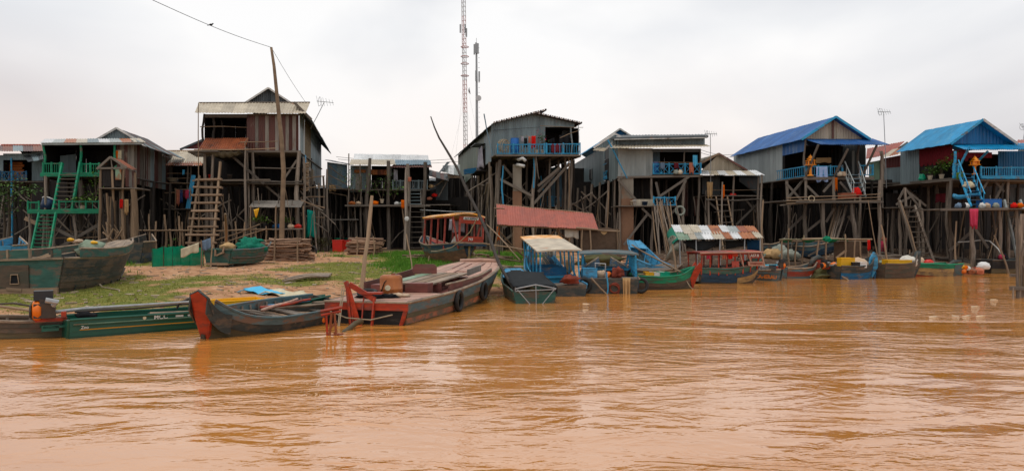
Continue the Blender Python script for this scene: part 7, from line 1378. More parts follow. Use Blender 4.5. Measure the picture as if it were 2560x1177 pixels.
# 9 blue boat with the pale canopy
def boat_pale_canopy():
    a, b = V((4.0, 26.7, 0)), V((1.0, 33.2, .3)); a = V((1.75, 25.9, 0)); b = V((1.05, 32.8, .2))
    B = Boat('canopy_boat', 'sky-blue boat with tilted cream and orange canopy, bow on the grass', 'boat', a, b, [(0, .72, .36, .58, -.25), (.4, .80, .42, .6, -.2), (.7, .76, .66, .5, .0), (.9, .55, 1.15, .3, .4), (1, .26, 1.60, .1, .8)], roll=-.03); B.hull([(0, .5, 'hull_dark'), (.5, .8, 'hull_navy'), (.8, 1, 'blue_boat')], 'hull_mud', 'blue_boat', 'hull_dark', 6, 'blue_boat')
    B.canopy(.13, .85, 1.68, 1.3, ['cream_canopy', 'cream_canopy', 'cream_canopy', 'orange_canopy'], 'blue_paint', 6, .05, .035, .09, (.12,), 4, .05); B.deck(.0, .14, -.02, 3, 'board_grey', across=True)
    for t, m in ((.30, 'blue_paint'), (.42, 'cream_canopy'), (.54, 'blue_paint'), (.66, 'deck_maroon')): B.add('bench', B.mb().box(V((t*B.L, .05, .52)), (.45, 1.0, .06)).box(V((t*B.L, .05, .38)), (.08, .9, .24)), m); B.add('bench_back', B.mb().box(V((t*B.L+.24, .05, .70)), (.05, 1.0, .28)), 'blue_deep')
    B.add('fascia', B.mb().box(V((.80*B.L, 0, 1.78)), (.05, 1.1, .2)), 'blue_boat'); a1, b1 = B.pt(.8, -.6, 1.72), B.pt(.8, -.25, 1.72); hang_cloth('white_cloth', a1, b1, .6, 'cloth_white', 'white cloth hung in the bow of the pale canopy boat', 'cloth', seed=1); sack('brown_coat', B.pt(.55, -.8, .5), (.12, .10, .3), 'sack_tan', 'brown coat hung at the pale canopy boat side', 'coat', seed=2); sack('rope_heap', B.pt(.02, -.2, .40), (.3, .3, .16), 'red_bark', 'red brown rope heap on the pale canopy boat stern', 'rope', seed=3, amt=.7)
    tag(log('boat_paddle', B.pt(.33, -.8, .4), B.pt(.42, -.75, 1.2), .035, 'pvc_blue'), 'sky blue paddle upright at the pale canopy boat side', 'paddle')
boat_pale_canopy()
# 10 blue canopy boat, stern on
def boat_blue_canopy():
    a, b = V((3.36, 27.0, 0)), V((3.9, 33.2, 0))
    B = Boat('canopy_boat', 'boat with flat canopy on sky-blue posts, dark stern and tangled ropes', 'boat', a, b, [(0, .98, .50, .82, -.25), (.5, 1.05, .52, .85, -.22), (.8, .8, .7, .5, -.05), (1, .25, 1.0, .1, .4)]); B.hull([(0, .6, 'hull_dark'), (.6, 1, 'hull_navy')], 'hull_mud', 'gunwale_wood', 'hull_dark', 5)
    B.canopy(.14, .80, 1.30, 1.85, 'hull_slate', 'blue_paint', 6, .06, .05, 0, (.2,), 4, .075); B.deck(0, .15, .0, 3, 'board_grey', across=True)
    for k, t in enumerate((.36, .5, .64)): B.add('bench', B.mb().box(V((t*B.L, 0, .72)), (.45, 1.5, .06)), 'blue_paint'); B.add('bench_leg', B.mb().box(V((t*B.L, 0, .55)), (.06, 1.3, .3)), 'blue_deep')
    B.add('stern_rope_coil', B.mb().torus(V((-.08, -.15, .2)), .16, .03, RX(8) @ Matrix.Rotation(math.radians(90), 3, 'Y')).torus(V((-.1, -.1, .12)), .2, .025, Matrix.Rotation(math.radians(88), 3, 'Y')), 'red_bark'); a1, b1 = B.pt(-.02, -.42, .55), B.pt(-.02, -.68, .55); hang_cloth('tan_cloth', a1, b1, .72, 'sack_tan', 'tan cloth dangling over the blue post boat stern', 'cloth', seed=2, wave=.08, taper=.2); tyre(B.pt(-.01, .9, .28), .22, .07, RX(90), 'black tyre fender on the blue post boat stern corner'); tyre(B.pt(.02, -1.05, .28), .22, .06, Matrix.Rotation(math.radians(80), 3, 'X'), 'dark tyre fender at the river side of the blue post boat')
    p = B.pt(.08, .05, .52); sack('orange_helmet', p, (.13, .12, .12), 'plastic_orange', 'orange round float on the blue post boat stern', 'float', seed=1, amt=.1); sack('white_sack', B.pt(.10, .3, .52), (.26, .2, .13), 'sack_pale', 'pale sack on the blue post boat stern', 'sack', seed=7, amt=.5); sack('rope_heap', B.pt(.05, -.25, .52), (.22, .2, .2), 'red_bark', 'tangled red rope on the blue post boat stern', 'rope', seed=8, amt=.8); crate('crate', B.pt(.07, .7, .52), (.5, .45, .3), 'blue_boat', 'pale blue box on the blue post boat stern corner'); solo('frame_rail', MB().tube([B.pt(.06, .15, .5), B.pt(.06, .15, 1.0), B.pt(.06, .5, 1.02), B.pt(.06, .5, .5)], .03, 6), 'galvanised', 'bent grey tube frame on the blue post boat stern', 'frame'); tag(log('quant', B.pt(-.04, .65, .55), B.pt(-.10, -.1, -.25), .03, 'pole_pale'), 'pole slanting from the blue post boat into the water', 'pole'); tag(log('rudder_pole', B.pt(-.035, .12, -.2), B.pt(-.03, .12, .75), .03, 'pvc_blue'), 'grey blue upright rudder stock at the blue post boat stern', 'pole')
boat_blue_canopy()
# 11 light-blue speedboat-like hull behind
def boat_light():
    a, b = V((6.35, 33.2, 0)), V((5.45, 36.4, .3))
    B = Boat('wooden_boat', 'pale blue open boat with raised bow drawn up among poles', 'boat', a, b, [(0, .6, .62, .48, -.05), (.5, .62, .85, .45, .1), (.85, .45, 1.4, .26, .55), (1, .28, 1.7, .14, 1.0)], roll=.10); B.hull([(0, .5, 'hull_slate'), (.5, 1, 'blue_boat')], 'hull_mud', 'blue_boat', 'blue_boat', 6, 'blue_boat', bow_plate='blue_boat'); B.deck(.8, .98, .02, 2, 'blue_boat'); B.thwart(.4, -.1, .3, 'blue_boat')
    C = Boat('wooden_boat', 'flat grey punt with plank top between the blue post boat and the green boat', 'boat', V((5.2, 31.2, 0)), V((7.0, 34.2, 0)), [(0, .6, .55, .5, -.15), (.6, .6, .55, .5, -.12), (1, .4, .7, .3, .1)]); C.hull([(0, .6, 'hull_green'), (.6, 1, 'hull_brown')], 'hull_mud'); C.deck(0, .9, .01, 4, 'board_grey')
boat_light()
# 12 green boat with red prow plates
def boat_green_red():
    a, b = V((4.7, 28.6, 0)), V((7.05, 29.6, 0)); a = V((4.5, 29.3, 0)); b = V((6.75, 29.45, 0))
    B = Boat('wooden_boat', 'bright green and brown boat with two tall red prow plates', 'boat', a, b, [(0, .72, .50, .55, -.2), (.4, .85, .46, .6, -.22), (.75, .6, .52, .35, -.2), (1, .10, .78, .03, -.1)], rake=.05); B.hull([(0, .32, 'hull_mud'), (.32, .68, 'hull_brown'), (.68, 1, 'hull_bright_green')], 'hull_mud', 'hull_bright_green', 'hull_bright_green', 5); x = B.L
    for y in (.16, -.14): B.add('prow_plate', B.mb().prism([V((x-.05, y, -.05)), V((x+.10, y*1.6, .4)), V((x+.28, y*2, .78)), V((x+.20, y*2, .98)), V((x-.02, y*1.8, .70)), V((x-.16, y*1.6, .38))], (0, .06, 0)), 'red_paint')
    B.add('bow_cheek', B.mb().surf(lambda u, w: V((x-.45+.5*u, -.30+.24*u, .1+.6*w+.14*u)), 4, 2, .03), 'hull_bright_green')
    for t in (.2, .45): B.thwart(t, -.05, .25)
    for k, (t, m, l) in enumerate(((.30, 'plastic_yellow', 'yellow tray on the green red-prowed boat'), (.42, 'plastic_white', 'white tray on the green red-prowed boat'), (.5, 'plastic_green', 'green tray under the white one on the green boat'))): crate('tray', B.pt(t, .2, .44), (.4, .5, .14), m, l, 'tray', rz=.2*k)
    tag(log('boat_pole', B.pt(.78, -.1, .62), P(1580, 612, 33), .035, 'pole_pale'), 'long pale pole slanting from green boat to pale blue bow', 'pole'); tag(log('boat_pole', B.pt(.1, .2, .5), B.pt(.9, .5, .6), .03, 'pole_pale'), 'pole lying in the green red-prowed boat', 'pole'); r = [B.pt(.8, -.3, .5), B.pt(.9, -.4, .1), B.pt(1.0, -.35, -.1)]; solo('mooring_rope', MB().tube(r, .016, 5), 'rope', 'rope from the green boat bow into the water', 'rope'); tyre(B.pt(-.02, .4, .2), .2, .05, Matrix.Rotation(1.5, 3, 'Y'), 'thin tyre hung at the green boat stern')
boat_green_red()
# 13 red-canopy boat
def boat_red_canopy():
    a, b = V((7.55, 32.5, 0)), V((10.5, 32.8, 0))
    B = Boat('canopy_boat', 'dark blue green boat with red canopy, red cabin panels and white lettering', 'boat', a, b, [(0, .8, .62, .6, -.2), (.4, .95, .58, .68, -.24), (.75, .75, .74, .4, -.15), (.92, .38, 1.0, .12, .2), (1, .08, 1.15, .03, .6)]); B.hull([(0, .35, 'hull_brown'), (.35, .78, 'hull_navy'), (.78, 1, 'hull_green')], 'hull_mud', 'hull_green', 'hull_dark', 7, 'red_post'); B.add('worn_plank', B.mb().surf(lambda u, w: B.sec(.50+.42*u, .25+.28*w+.05*u, -1, .03), 10, 1, .02), 'hull_tan')
    Z = lambda z: .60+(z-.62)*.50; B.canopy(-.02, .82, 1.26, 1.7, ['red_paint', 'deck_maroon', 'red_paint', 'deck_maroon'], 'red_paint', 8, .05, .03, .02, (.05,), 5, .045)
    y = -.9
    B.add('canopy_trim', B.mb().beam(V((-.05*B.L, y-.12, 1.25)), V((.84*B.L, y-.12, 1.29)), .03, .045), 'deck_pink')
    for (t, zz, h, w) in ((.62, 1.84, .30, .06), (.62, 1.0, .36, .06)): pass
    R = B.M.to_3x3(); rt = R @ V((1, 0, 0))
    for (x0, x1, z0, z1, m) in ((.64, .82, 1.03, 1.24, 'red_post'), (.65, .86, .72, .90, 'deck_pink'), (.42, .52, .62, .92, 'red_post'), (.42, .50, 1.1, 1.24, 'red_paint')): B.add('cabin_panel', B.mb().prism([V((x0*B.L, y+.02, z0)), V((x1*B.L, y+.02, z0)), V((x1*B.L-.04, y, z1)), V((x0*B.L-.04, y, z1))], (0, .04, 0)), m)
    for x0, x1 in ((.64, .70), (.82, .88), (.52, .58)): B.add('cabin_post', B.mb().beam(V((x0*B.L, y, 1.24)), V((x1*B.L, y+.05, .68)), .05, .05), 'deck_pink')
    text(B, 'AS7.8', .15, face_M(B.M @ V((.725*B.L, y-.025, 1.14)), rt, (0, 0, 1)), 'letter_white', B.root); text(B, 'KOMPONG', .10, face_M(B.M @ V((.755*B.L, y-.01, .81)), rt, (0, 0, 1)), 'red_paint', B.root)
    for k, (t, m, l) in enumerate(((.06, 'cloth_pink', 'pink cloth hung under the red canopy'), (.36, 'cloth_red', 'bright red cloth hung under the red canopy'), (.28, 'cloth_salmon', 'salmon cloth hung under the red canopy'))): hang_cloth('cloth', B.pt(t, y+.05, 1.2), B.pt(t+.06, y+.05, 1.2), .2, m, l, 'cloth', seed=k)
    for t in (.2, .36, .5): B.add('bench', B.mb().box(V((t*B.L, 0, .66)), (.35, 1.3, .04)), 'board_grey'); B.add('bench_leg', B.mb().box(V((t*B.L, 0, .5)), (.05, 1.1, .3)), 'old_shaded_post' if False else 'board_dark')
    B.add('stern_box', B.mb().box(V((-.15, -.3, .35)), (.3, .6, .5)), 'board_weather'); B.add('wheel', B.mb().torus(V((.60*B.L, -.3, .9)), .18, .02, Matrix.Rotation(math.radians(80), 3, 'Y')), 'galvanised')
    crate('cyan_box', P(1930, 672, 34.5)-V((0, 0, .35)), (.72, .5, .5), 'plastic_cyan', 'cyan cool box beyond the red canopy boat bow', 'box', rz=.1)
boat_red_canopy()
# 14-19 fishing boats along the muddy shore
def small_boat(name, label, sx, sy, bx, by, beam, fb, strakes, rise=.3, gun='gunwale_wood', dy=.3, bow_plate=None):
    a, b = wp(sx, sy)+V((0, dy, 0)), wp(bx, by)+V((0, dy, 0)); B = Boat(name, label, 'boat', a, b, [(0, beam*.8, fb*1.05, beam*.6, -.15), (.4, beam, fb, beam*.7, -.18), (.75, beam*.8, fb*1.1, beam*.45, -.15), (1, .10, fb+rise, .03, -.05)], rake=.12); B.hull(strakes, 'hull_mud', gun, None, 5); return B
B = small_boat('wooden_boat', 'grey lettered boat with white slats under the orange engine, by the cyan box', 1908, 700, 1962, 703, .5, .42, [(0, .6, 'hull_slate'), (.6, 1, 'hull_slate')], .05)
rt = B.M.to_3x3() @ V((1, 0, 0)); text(B, 'CAMERAU', .26, face_M(B.M @ B.sec(.52, .55, -1, .06), rt, (0, 0, 1)), 'letter_orange', B.root); text(B, 'E', .2, face_M(B.M @ B.sec(.8, 1.25, -1, .03), rt, (0, 0, 1)), 'letter_white', B.root)
for k in range(4): B.add('slat', B.mb().box(V((.25*B.L, 0, .46+.05*k)), (.55, .7, .025)), 'white_paint')
B.add('side_board', B.mb().box(V((.8*B.L, -.42, .56)), (.32, .03, .26)), 'hull_navy')
engine(B.pt(.9, .1, .5), math.radians(185), 'orange engine on the grey lettered boat', tail=1.2, size=.75, tilt=.05)
B = small_boat('wooden_boat', 'slate boat with red band and dark curved prow', 1957, 697, 2044, 694, .55, .44, [(0, .45, 'hull_slate'), (.45, .8, 'hull_red'), (.8, 1, 'hull_slate')], .25)
x = B.L; B.add('prow_board', B.mb().tube([V((x-.35, 0, .5)), V((x-.1, 0, .82)), V((x+.2, 0, .92)), V((x+.5, 0, .86))], [.08, .12, .12, .05], 8), 'hull_dark', smooth=True); B.add('prow_plate', B.mb().prism([V((x-.08, -.14, .05)), V((x+.12, -.18, .45)), V((x+.30, -.16, .82)), V((x, -.16, .78)), V((x-.14, -.12, .4))], (0, .28, 0)), 'hull_red'); B.thwart(.3); B.thwart(.5)
for k in range(2): B.add('registration_mark', B.mb().box(B.sec(.66+.02*k, .45, -1, .03), (.03, .01, .12), Matrix.Rotation(.4, 3, 'Y')), 'letter_white')
engine(P(2062, 672, 35.2), math.radians(20), 'orange red engine tilted up between the slate boat and the blue-prowed boat', cover='plastic_orange', tail=1.1, size=.75, tilt=-.25)
sack('float_bag', P(2085, 668, 36.4), (.18, .14, .14), 'plastic_orange', 'red orange can between the engine and the blue-prowed boat', 'can', seed=2, amt=.15)
solo('bush', MB().blob(P(2065, 690, 35.6), (.8, .5, .3), 5, .6, 16, 9), 'weed_dry', 'olive weed clump in the shallows by the blue-prowed boat', 'weed', smooth=False)
B = small_boat('wooden_boat', 'dark teal boat with bright blue upturned prow and pale net heap', 2092, 698, 2190, 696, .62, .55, [(0, .25, 'hull_slate'), (.25, .62, 'blue_deep'), (.62, 1, 'hull_dark')], .42, 'hull_dark')
x = B.L; B.add('prow_plate', B.mb().prism([V((x-.12, -.10, 0)), V((x+.10, -.2, .5)), V((x+.05, -.24, 1.05)), V((x-.10, -.2, 1.18)), V((x-.25, -.16, .9)), V((x-.3, -.14, .5))], (0, .1, 0)), 'blue_boat'); B.add('prow_plate', B.mb().prism([V((x+.02, -.10, -.1)), V((x+.16, -.12, .5)), V((x+.12, .18, 1.1)), V((x-.06, .2, .9))], (.06, .05, 0)), 'blue_deep'); sack('net_heap', B.pt(.62, 0, .30), (.45, .36, .36), 'sack_pale', 'peach coloured net heap in the blue-prowed boat', 'net', seed=3, amt=.25); crate('yellow_crate', B.pt(.3, 0, .48), (.6, .5, .42), 'plastic_yellow', 'orange yellow crate in the blue-prowed boat'); crate('foam_box', B.pt(.47, -.38, .5), (.62, .3, .22), 'foam_white', 'white foam box in the blue-prowed boat', 'box'); crate('dark_box', B.pt(.38, -.42, .5), (.3, .25, .22), 'board_dark', 'dark box between yellow crate and foam box', 'box')
tag(log('oar', P(2088, 678, 35)+V((0, 0, 0)), wp(2125, 700)-V((0, .2, .1)), .03, 'pole_pale'), 'pale oar slanting into the water before the blue-prowed boat', 'oar')
crate('yellow_crate', P(2195, 667, 37.4)-V((0, 0, .4)), (.6, .5, .5), 'plastic_yellow', 'yellow crate standing between the blue-prowed and brown boats'); B = small_boat('wooden_boat', 'plain brown wooden boat with tall dark prow and yellow tray', 2198, 696, 2297, 693, .65, .62, [(0, .5, 'hull_brown'), (.5, 1, 'hull_brown')], .5, 'hull_brown'); x = B.L; B.add('prow_plate', B.mb().prism([V((x-.15, -.12, 0)), V((x+.14, -.16, .55)), V((x+.16, -.18, 1.2)), V((x-.05, -.2, .95)), V((x-.4, -.24, .72))], (0, .3, 0)), 'hull_dark'); crate('yellow_tray', B.pt(.52, 0, .58), (1.1, .6, .2), 'plastic_yellow', 'orange yellow tray in the plain brown boat', 'tray'); sack('white_sack', B.pt(.76, -.1, .5), (.42, .3, .28), 'cloth_white', 'white sack in the plain brown boat bow', 'sack', seed=3); sack('net_heap', P(2215, 668, 39.2)-V((0, 0, .35)), (.6, .45, .40), 'net_pale', 'pale green net heap behind the plain brown boat', 'net', seed=4, amt=.25); sack('net_heap', P(2255, 662, 41)-V((0, 0, .2)), (.7, .4, .22), 'net_teal', 'dark green net heap on the shore by a white-topped stick', 'net', seed=8, amt=.3); sack('net_heap', P(2290, 668, 40)-V((0, 0, .3)), (.6, .4, .28), 'net_pale', 'pale net heap behind the tall dark prow', 'net', seed=9, amt=.3)
sack('orange_bag', P(2301, 656, 39.5)-V((0, 0, .1)), (.2, .18, .2), 'sack_pale', 'small pale bag on the net heaps', 'bag'); B = small_boat('wooden_boat', 'low green boat with cream and yellow painted side panel', 2395, 688, 2288, 691, .6, .52, [(0, .25, 'hull_red'), (.25, .75, 'hull_tan'), (.75, 1, 'hull_bright_green')], .05, 'hull_bright_green'); B.deck(.05, .9, -.05, 4, 'green_sheet'); B.add('corner_plate', B.mb().surf(lambda u, w: B.sec(.02+.22*u, .1+.88*w, 1, .03), 3, 2, .02), 'hull_slate'); sack('red_can', P(2322, 660, 38.6)-V((0, 0, .15)), (.26, .2, .22), 'plastic_red', 'red and white can on the low green boat', 'can', amt=.1)
p = P(2380, 668, 38.2); solo('curved_prow', MB().tube([p+V((-.7, 0, -.35)), p+V((-.3, 0, .0)), p+V((.1, 0, .26)), p+V((.45, 0, .30))], [.07, .11, .12, .05], 8), 'hull_dark', 'dark curved prow rising behind the low green boat', 'prow', smooth=True); solo('red_board', MB().box(p+V((.02, .1, -.12)), (.3, .05, .55)), 'plastic_red', 'red board under the dark curved prow', 'board')
B = small_boat('wooden_boat', 'low red and orange boat heaped with fishing gear', 2405, 686, 2466, 685, .4, .22, [(0, 1, 'hull_orange')], .1, 'red_paint')
for k, (x, y, r, m, l) in enumerate(((2408, 676, .16, 'plastic_orange', 'orange helmet shaped float among fishing gear'), (2402, 664, .16, 'plastic_yellow', 'yellow can among fishing gear'), (2414, 668, .13, 'cloth_orange', 'orange rag among fishing gear'), (2448, 676, .22, 'cloth_salmon', 'salmon heap on the low red boat'), (2430, 676, .2, 'hull_orange', 'rust coloured heap on the low red boat'), (2420, 670, .13, 'plastic_white', 'white pipe bundle among fishing gear'))): sack('gear', P(x, y, 37.6)-V((0, 0, r*.8)), (r, r*.8, r*.8), m, l, 'gear', seed=k, amt=.5)
sack('tan_tarp', P(2390, 665, 42)-V((0, 0, .55)), (1.4, .7, .42), 'sack_tan', 'long tan covered heap on the shore behind the fishing gear', 'heap', seed=2, amt=.22); B = small_boat('wooden_boat', 'long black wooden boat moored beside the white sack', 2470, 683, 2600, 681, .6, .62, [(0, .5, 'hull_mud'), (.5, 1, 'hull_black')], .1, 'hull_dark'); sack('white_sack', P(2459, 668, 38.2)-V((0, 0, .1)), (.30, .25, .2), 'foam_white', 'plump white sack at the end of the long black boat', 'sack', seed=5, amt=.3)
# boats and grey bundles on the mud behind
def shore_boat(label, s, b, strakes, beam=.55, fb=.5):
    a, c = ground(s), ground(b); B = Boat('wooden_boat', label, 'boat', a, c, [(0, beam*.8, fb, beam*.6, 0), (.5, beam, fb, beam*.7, 0), (1, .12, fb+.3, .05, .25)], z=gz(a.x, a.y)+.0); B.hull(strakes, 'hull_brown'); return B
B = shore_boat('dark blue grey boat with cabin lying on the mud behind the green net rack', P(1990, 640, 42), P(2095, 650, 40), [(0, .6, 'hull_navy'), (.6, 1, 'hull_slate')]); B.add('cabin', B.mb().box(V((.8, 0, .65)), (1.0, .8, .35)), 'hull_slate'); shore_boat('upturned dark boat lying by the grey sacks', P(1925, 640, 43), P(1985, 655, 41), [(0, .6, 'hull_dark'), (.6, 1, 'hull_slate')]); shore_boat('dark blue hull lying below the hut poles behind the hauled-out green hull', P(322, 650, 33), P(372, 640, 36.5), [(0, .5, 'hull_navy'), (.5, 1, 'hull_dark')], .7, .9); shore_boat('blue boat with pale boards lying beside the low end of the green ladder', P(-20, 690, 29), P(40, 640, 32), [(0, .5, 'blue_boat'), (.5, 1, 'blue_boat')], .8, .9)
for k, (x, y, d, r, m, l) in enumerate(((1950, 652, 40.5, (.42, .35, .4), 'sack_grey', 'big grey sack leaning by the green net rack'), (1962, 635, 42, (.4, .3, .5), 'sack_grey', 'tall grey canvas heap behind the big grey sack'), (1975, 655, 40.0, (.55, .35, .3), 'sack_grey', 'long grey canvas heap on the mud'), (1940, 658, 40.2, (.28, .25, .28), 'sack_tan', 'tan sack beside the big grey sack'), (1925, 660, 40.6, (.5, .4, .25), 'sack_tan', 'low heap of tan sticks by the cyan box'))): sack('sack', ground(P(x, y, d)), r, m, l, 'sack', seed=k+2, amt=.4)

# ------------------------------------------------------------------ shelters, piles and poles on the bank
def shelters():
    # red awning
    f = Fr(1360, 38.5, -3, 'awning', 'large red corrugated awning sheet on poles above the pale canopy boat', 'awning', base=1360); f.roof(f.at(1243, 561, -1.0), f.at(1496, 574, -1.0), f.at(1482, 533, 1.4), f.at(1241, 510, 1.4), 10, 'red_roof', waves=4, amp=.012, jit=.03)
    for x, y in ((1250, 552), (1310, 556), (1395, 560), (1425, 563), (1480, 568)): f.post(x, y, -.5, .05, 'pole_pale', 'awning_post', lean=rnd.uniform(-18, 18))
    for x, y in ((1248, 515), (1340, 525), (1475, 538)): f.post(x, y, 1.3, .06, 'post_wood', 'awning_post')
    for x0, y0, x1, y1 in ((1235, 520, 1262, 523), (1238, 540, 1262, 545), (1250, 580, 1310, 640), (1330, 640, 1385, 578), (1390, 575, 1440, 620), (1255, 600, 1330, 655)): f.pole(x0, y0, x1, y1, .2, .035, 'pole_pale', 'brace')
    f.pole(1243, 562, 1496, 575, -.9, .04, 'pole_pale', 'purlin'); f.pole(1241, 512, 1482, 535, 1.35, .04, 'pole_pale', 'purlin'); hang_cloth('white_sheet', f.at(1412, 570, -.6), f.at(1447, 574, -.6), .42, 'cloth_white', 'white sheet hung under the red awning edge', 'cloth', taper=-.0, seed=2, wave=.04); hang_cloth('orange_cloth', f.at(1242, 566, .3), f.at(1249, 566, .3), .65, 'cloth_orange', 'orange cloth hung at the red awning corner', 'cloth', seed=4)
    g = Fr(1500, 37.5, -3, 'mat_screen', 'brown mat screen on a pole frame under the red awning end', 'screen', base=1500); part('mat', MB().surf(lambda u, w: g.at(1450+94*u, 572+58*w+3*math.sin(u*7), .1*math.sin(u*5)), 10, 6, .02), 'tarp_brown', g.root, True); g.pole(1440, 570, 1550, 578, -.1, .045, 'pole_pale', 'top_pole'); part('fringe', MB().surf(lambda u, w: g.at(1500+20*u, 577+10*w*math.sin(u*3.1), -.08), 5, 2, .01), 'sack_tan', g.root)
    for x in (1456, 1475, 1548, 1543): g.post(x, 572, -.1, .045, 'pole_pale', 'post')
    sack('weed_heap', ground(g.at(1500, 632, -.8)), (1.0, .4, .35), 'weed_dry', 'heap of brown green weed below the mat screen', 'weed', seed=3, amt=.7)
    # patched roof shelter
    f = Fr(1790, 36.5, 2, 'shelter', 'shelter with patchwork roof of rusty, pale and green sheets', 'shelter', base=1790); n = 9; tl, tr, bl, br = f.at(1678, 563, 1.5), f.at(1882, 567, 1.5), f.at(1697, 600, -.9), f.at(1907, 596, -.9); md = tl.lerp(bl, .5), tr.lerp(br, .5)
    top_m = ['white_roof', 'cream_roof', 'cream_roof', 'white_roof', 'rust_orange', 'white_roof', 'zinc_pale', 'rust_roof', 'rust_orange']; low_m = ['green_sheet', 'cream_roof', 'zinc_pale', 'white_roof', 'cream_roof', 'rust_orange', 'white_roof', 'rust_orange', 'cream_roof']
    ov = (bl-tl)*.03; L4 = lambda P0, P1, f: P0.lerp(P1, f)
    for ms, e0, e1, r0, r1, dz in ((top_m, md[0]+ov, md[1]+ov, tl, tr, .02), (low_m, bl, br, md[0]-ov, md[1]-ov, 0)):
        cut = sorted([0, 1]+[(i+1+rnd.uniform(-.38, .38))/n for i in range(n-1)])
        for i in range(n):
            dn = (e0-r0)*rnd.uniform(-.05, .22 if dz else .04); up = V((0, 0, dz+.012*(i % 3))); part('roof_sheet', MB().sheet(L4(e0, e1, cut[i])+dn+up, L4(e0, e1, cut[i+1]+.012)+dn+up, L4(r0, r1, cut[i+1]+.012)+up, L4(r0, r1, cut[i])+up, 4, .015), ms[i], f.root)
    for x, y in ((1700, 598), (1740, 599), (1800, 598), (1862, 596), (1900, 594)): f.post(x, y, -.8, .035, 'galvanised', 'shelter_post')
    for x, y in ((1690, 570), (1780, 572), (1876, 572)): f.post(x, y, 1.3, .05, 'post_wood', 'shelter_post')
    part('green_net_end', MB().surf(lambda u, w: tl.lerp(bl, .1+.85*u)+V((-.25*math.sin(w*3.1), 0, -.75*w*(1-.3*u))), 6, 6, .01), 'net_teal', f.root, True); part('grey_net', MB().surf(lambda u, w: f.at(1668+28*u+6*math.sin(w*5), 600+60*w-12*math.sin(u*3.1), -.6+.2*math.sin(w*6+u*3)), 6, 8, .01), 'net_grey', f.root, True)
    part('tarp', MB().surf(lambda u, w: f.at(1708+90*u, 602+(26*math.sin(math.pi*(u*.9+.05)))*w, -.5+.1*math.sin(u*9)), 12, 5, .015), 'tarp_black', f.root, True); part('tarp', MB().surf(lambda u, w: f.at(1868+34*u, 600+26*w, -.4), 6, 3, .015), 'tarp_navy', f.root, True); part('tarp', MB().surf(lambda u, w: f.at(1815+50*u, 601+22*w*(1-.4*u), -.1), 8, 3, .015), 'tarp_black', f.root, True)
    # sagging wires of the lane
    for k, (a, b, l) in enumerate(((P(840, 392, 60), P(1130, 398, 62), 'thin wire sagging from the gap house to the grey-blue house'), (P(845, 398, 60), P(1150, 404, 62), 'second thin wire running under the first above the recessed house'), (P(1745, 372, 56), P(1850, 384, 58), 'thin wire between the flat grey house and the royal blue roof'), (P(1740, 378, 56), P(1855, 390, 58), 'lower thin wire between the flat grey house and the royal blue roof'), (P(812, 470, 48), P(905, 430, 52), 'wire slanting from the tall dark house to the recessed balcony'))): solo('wire', MB().tube([a.lerp(b, i/10)+V((0, 0, -.25*math.sin(math.pi*i/10))) for i in range(11)], .014, 4), 'wire', l, 'wire')
    # green net rack
    f = Fr(2060, 38.5, 10, 'drying_rack', 'pole rack with green net along its top rail', 'rack', base=2060); f.pole(1948, 600, 2010, 600, 0, .045, 'pole_pale', 'top_rail'); f.pole(2005, 598, 2180, 598, 0, .05, 'pole_pale', 'top_rail'); f.pole(1950, 604, 2170, 603, .9, .04, 'pole_pale', 'top_rail')
    for x, y in ((1955, 598), (1972, 570), (2010, 588), (2047, 598), (2066, 600), (2113, 585), (2138, 600), (2150, 602), (2170, 598), (1992, 602)): f.post(x, y, rnd.choice((0, .1, .8)), .045, 'pole_pale', 'rack_post', lean=rnd.uniform(-5, 5))
    part('green_net', MB().surf(lambda u, w: f.at(1950+170*u, 598+8*w*(.6+.5*math.sin(u*19)), -.05+.9*w), 20, 3, .01), 'net_green', f.root, True); part('green_knot', MB().blob(f.at(2068, 597, -.06), (.2, .08, .13), 2, .5, 10, 7), 'net_green', f.root); f.plank(2090, 645, 2116, 625, 0, .04, .1, 'pole_pale', 'brace'); part('mat', MB().surf(lambda u, w: f.at(2085+70*u, 606+50*w, .8), 8, 4, .02), 'tarp_brown', f.root); f.plank(2020, 640, 2050, 622, .2, .04, .08, 'board_grey', 'brace'); hang_cloth('red_cloth', f.at(2168, 600, -.1), f.at(2175, 600, -.1), .5, 'cloth_red', 'red cloth hung at the end of the green net rack', 'cloth', seed=1)
    # firewood piles
    for (x0, x1, yb, yt, n, l) in ((652, 772, 652, 600, 130, 'tall firewood pile of long sticks beside the small green boat'), (868, 952, 637, 597, 100, 'firewood pile of long sticks by the red tanks')):
        a, b = gp(x0, yb), gp(x1, yb); a.y = b.y = (a.y+b.y)/2; root = thing('firewood_pile', l, 'firewood', ground((a+b)/2)); H = (yb-yt)*a.y/FPX; L = (b-a).length; bz = min(gz(a.x, a.y), gz(b.x, b.y))
        for i in range(n):
            t = rnd.random(); z = bz+.03+H*t; y = a.y+rnd.uniform(0, .9)*(1-.4*t); h = L*rnd.uniform(.30, .52); cx = (a.x+b.x)/2+rnd.uniform(-.13, .13)*L; log('stick', V((cx-h, y+rnd.uniform(-.1, .1), z+rnd.uniform(-.05, .06))), V((cx+h, y+rnd.uniform(-.1, .1), z+rnd.uniform(-.05, .06))), rnd.uniform(.028, .055), 'firewood', root)
        for x in (.3, .78): p = a.lerp(b, x); log('stake', V((p.x, p.y-.12, bz-.2)), V((p.x, p.y-.1, bz+H+.15)), .045, 'pole_pale', root)
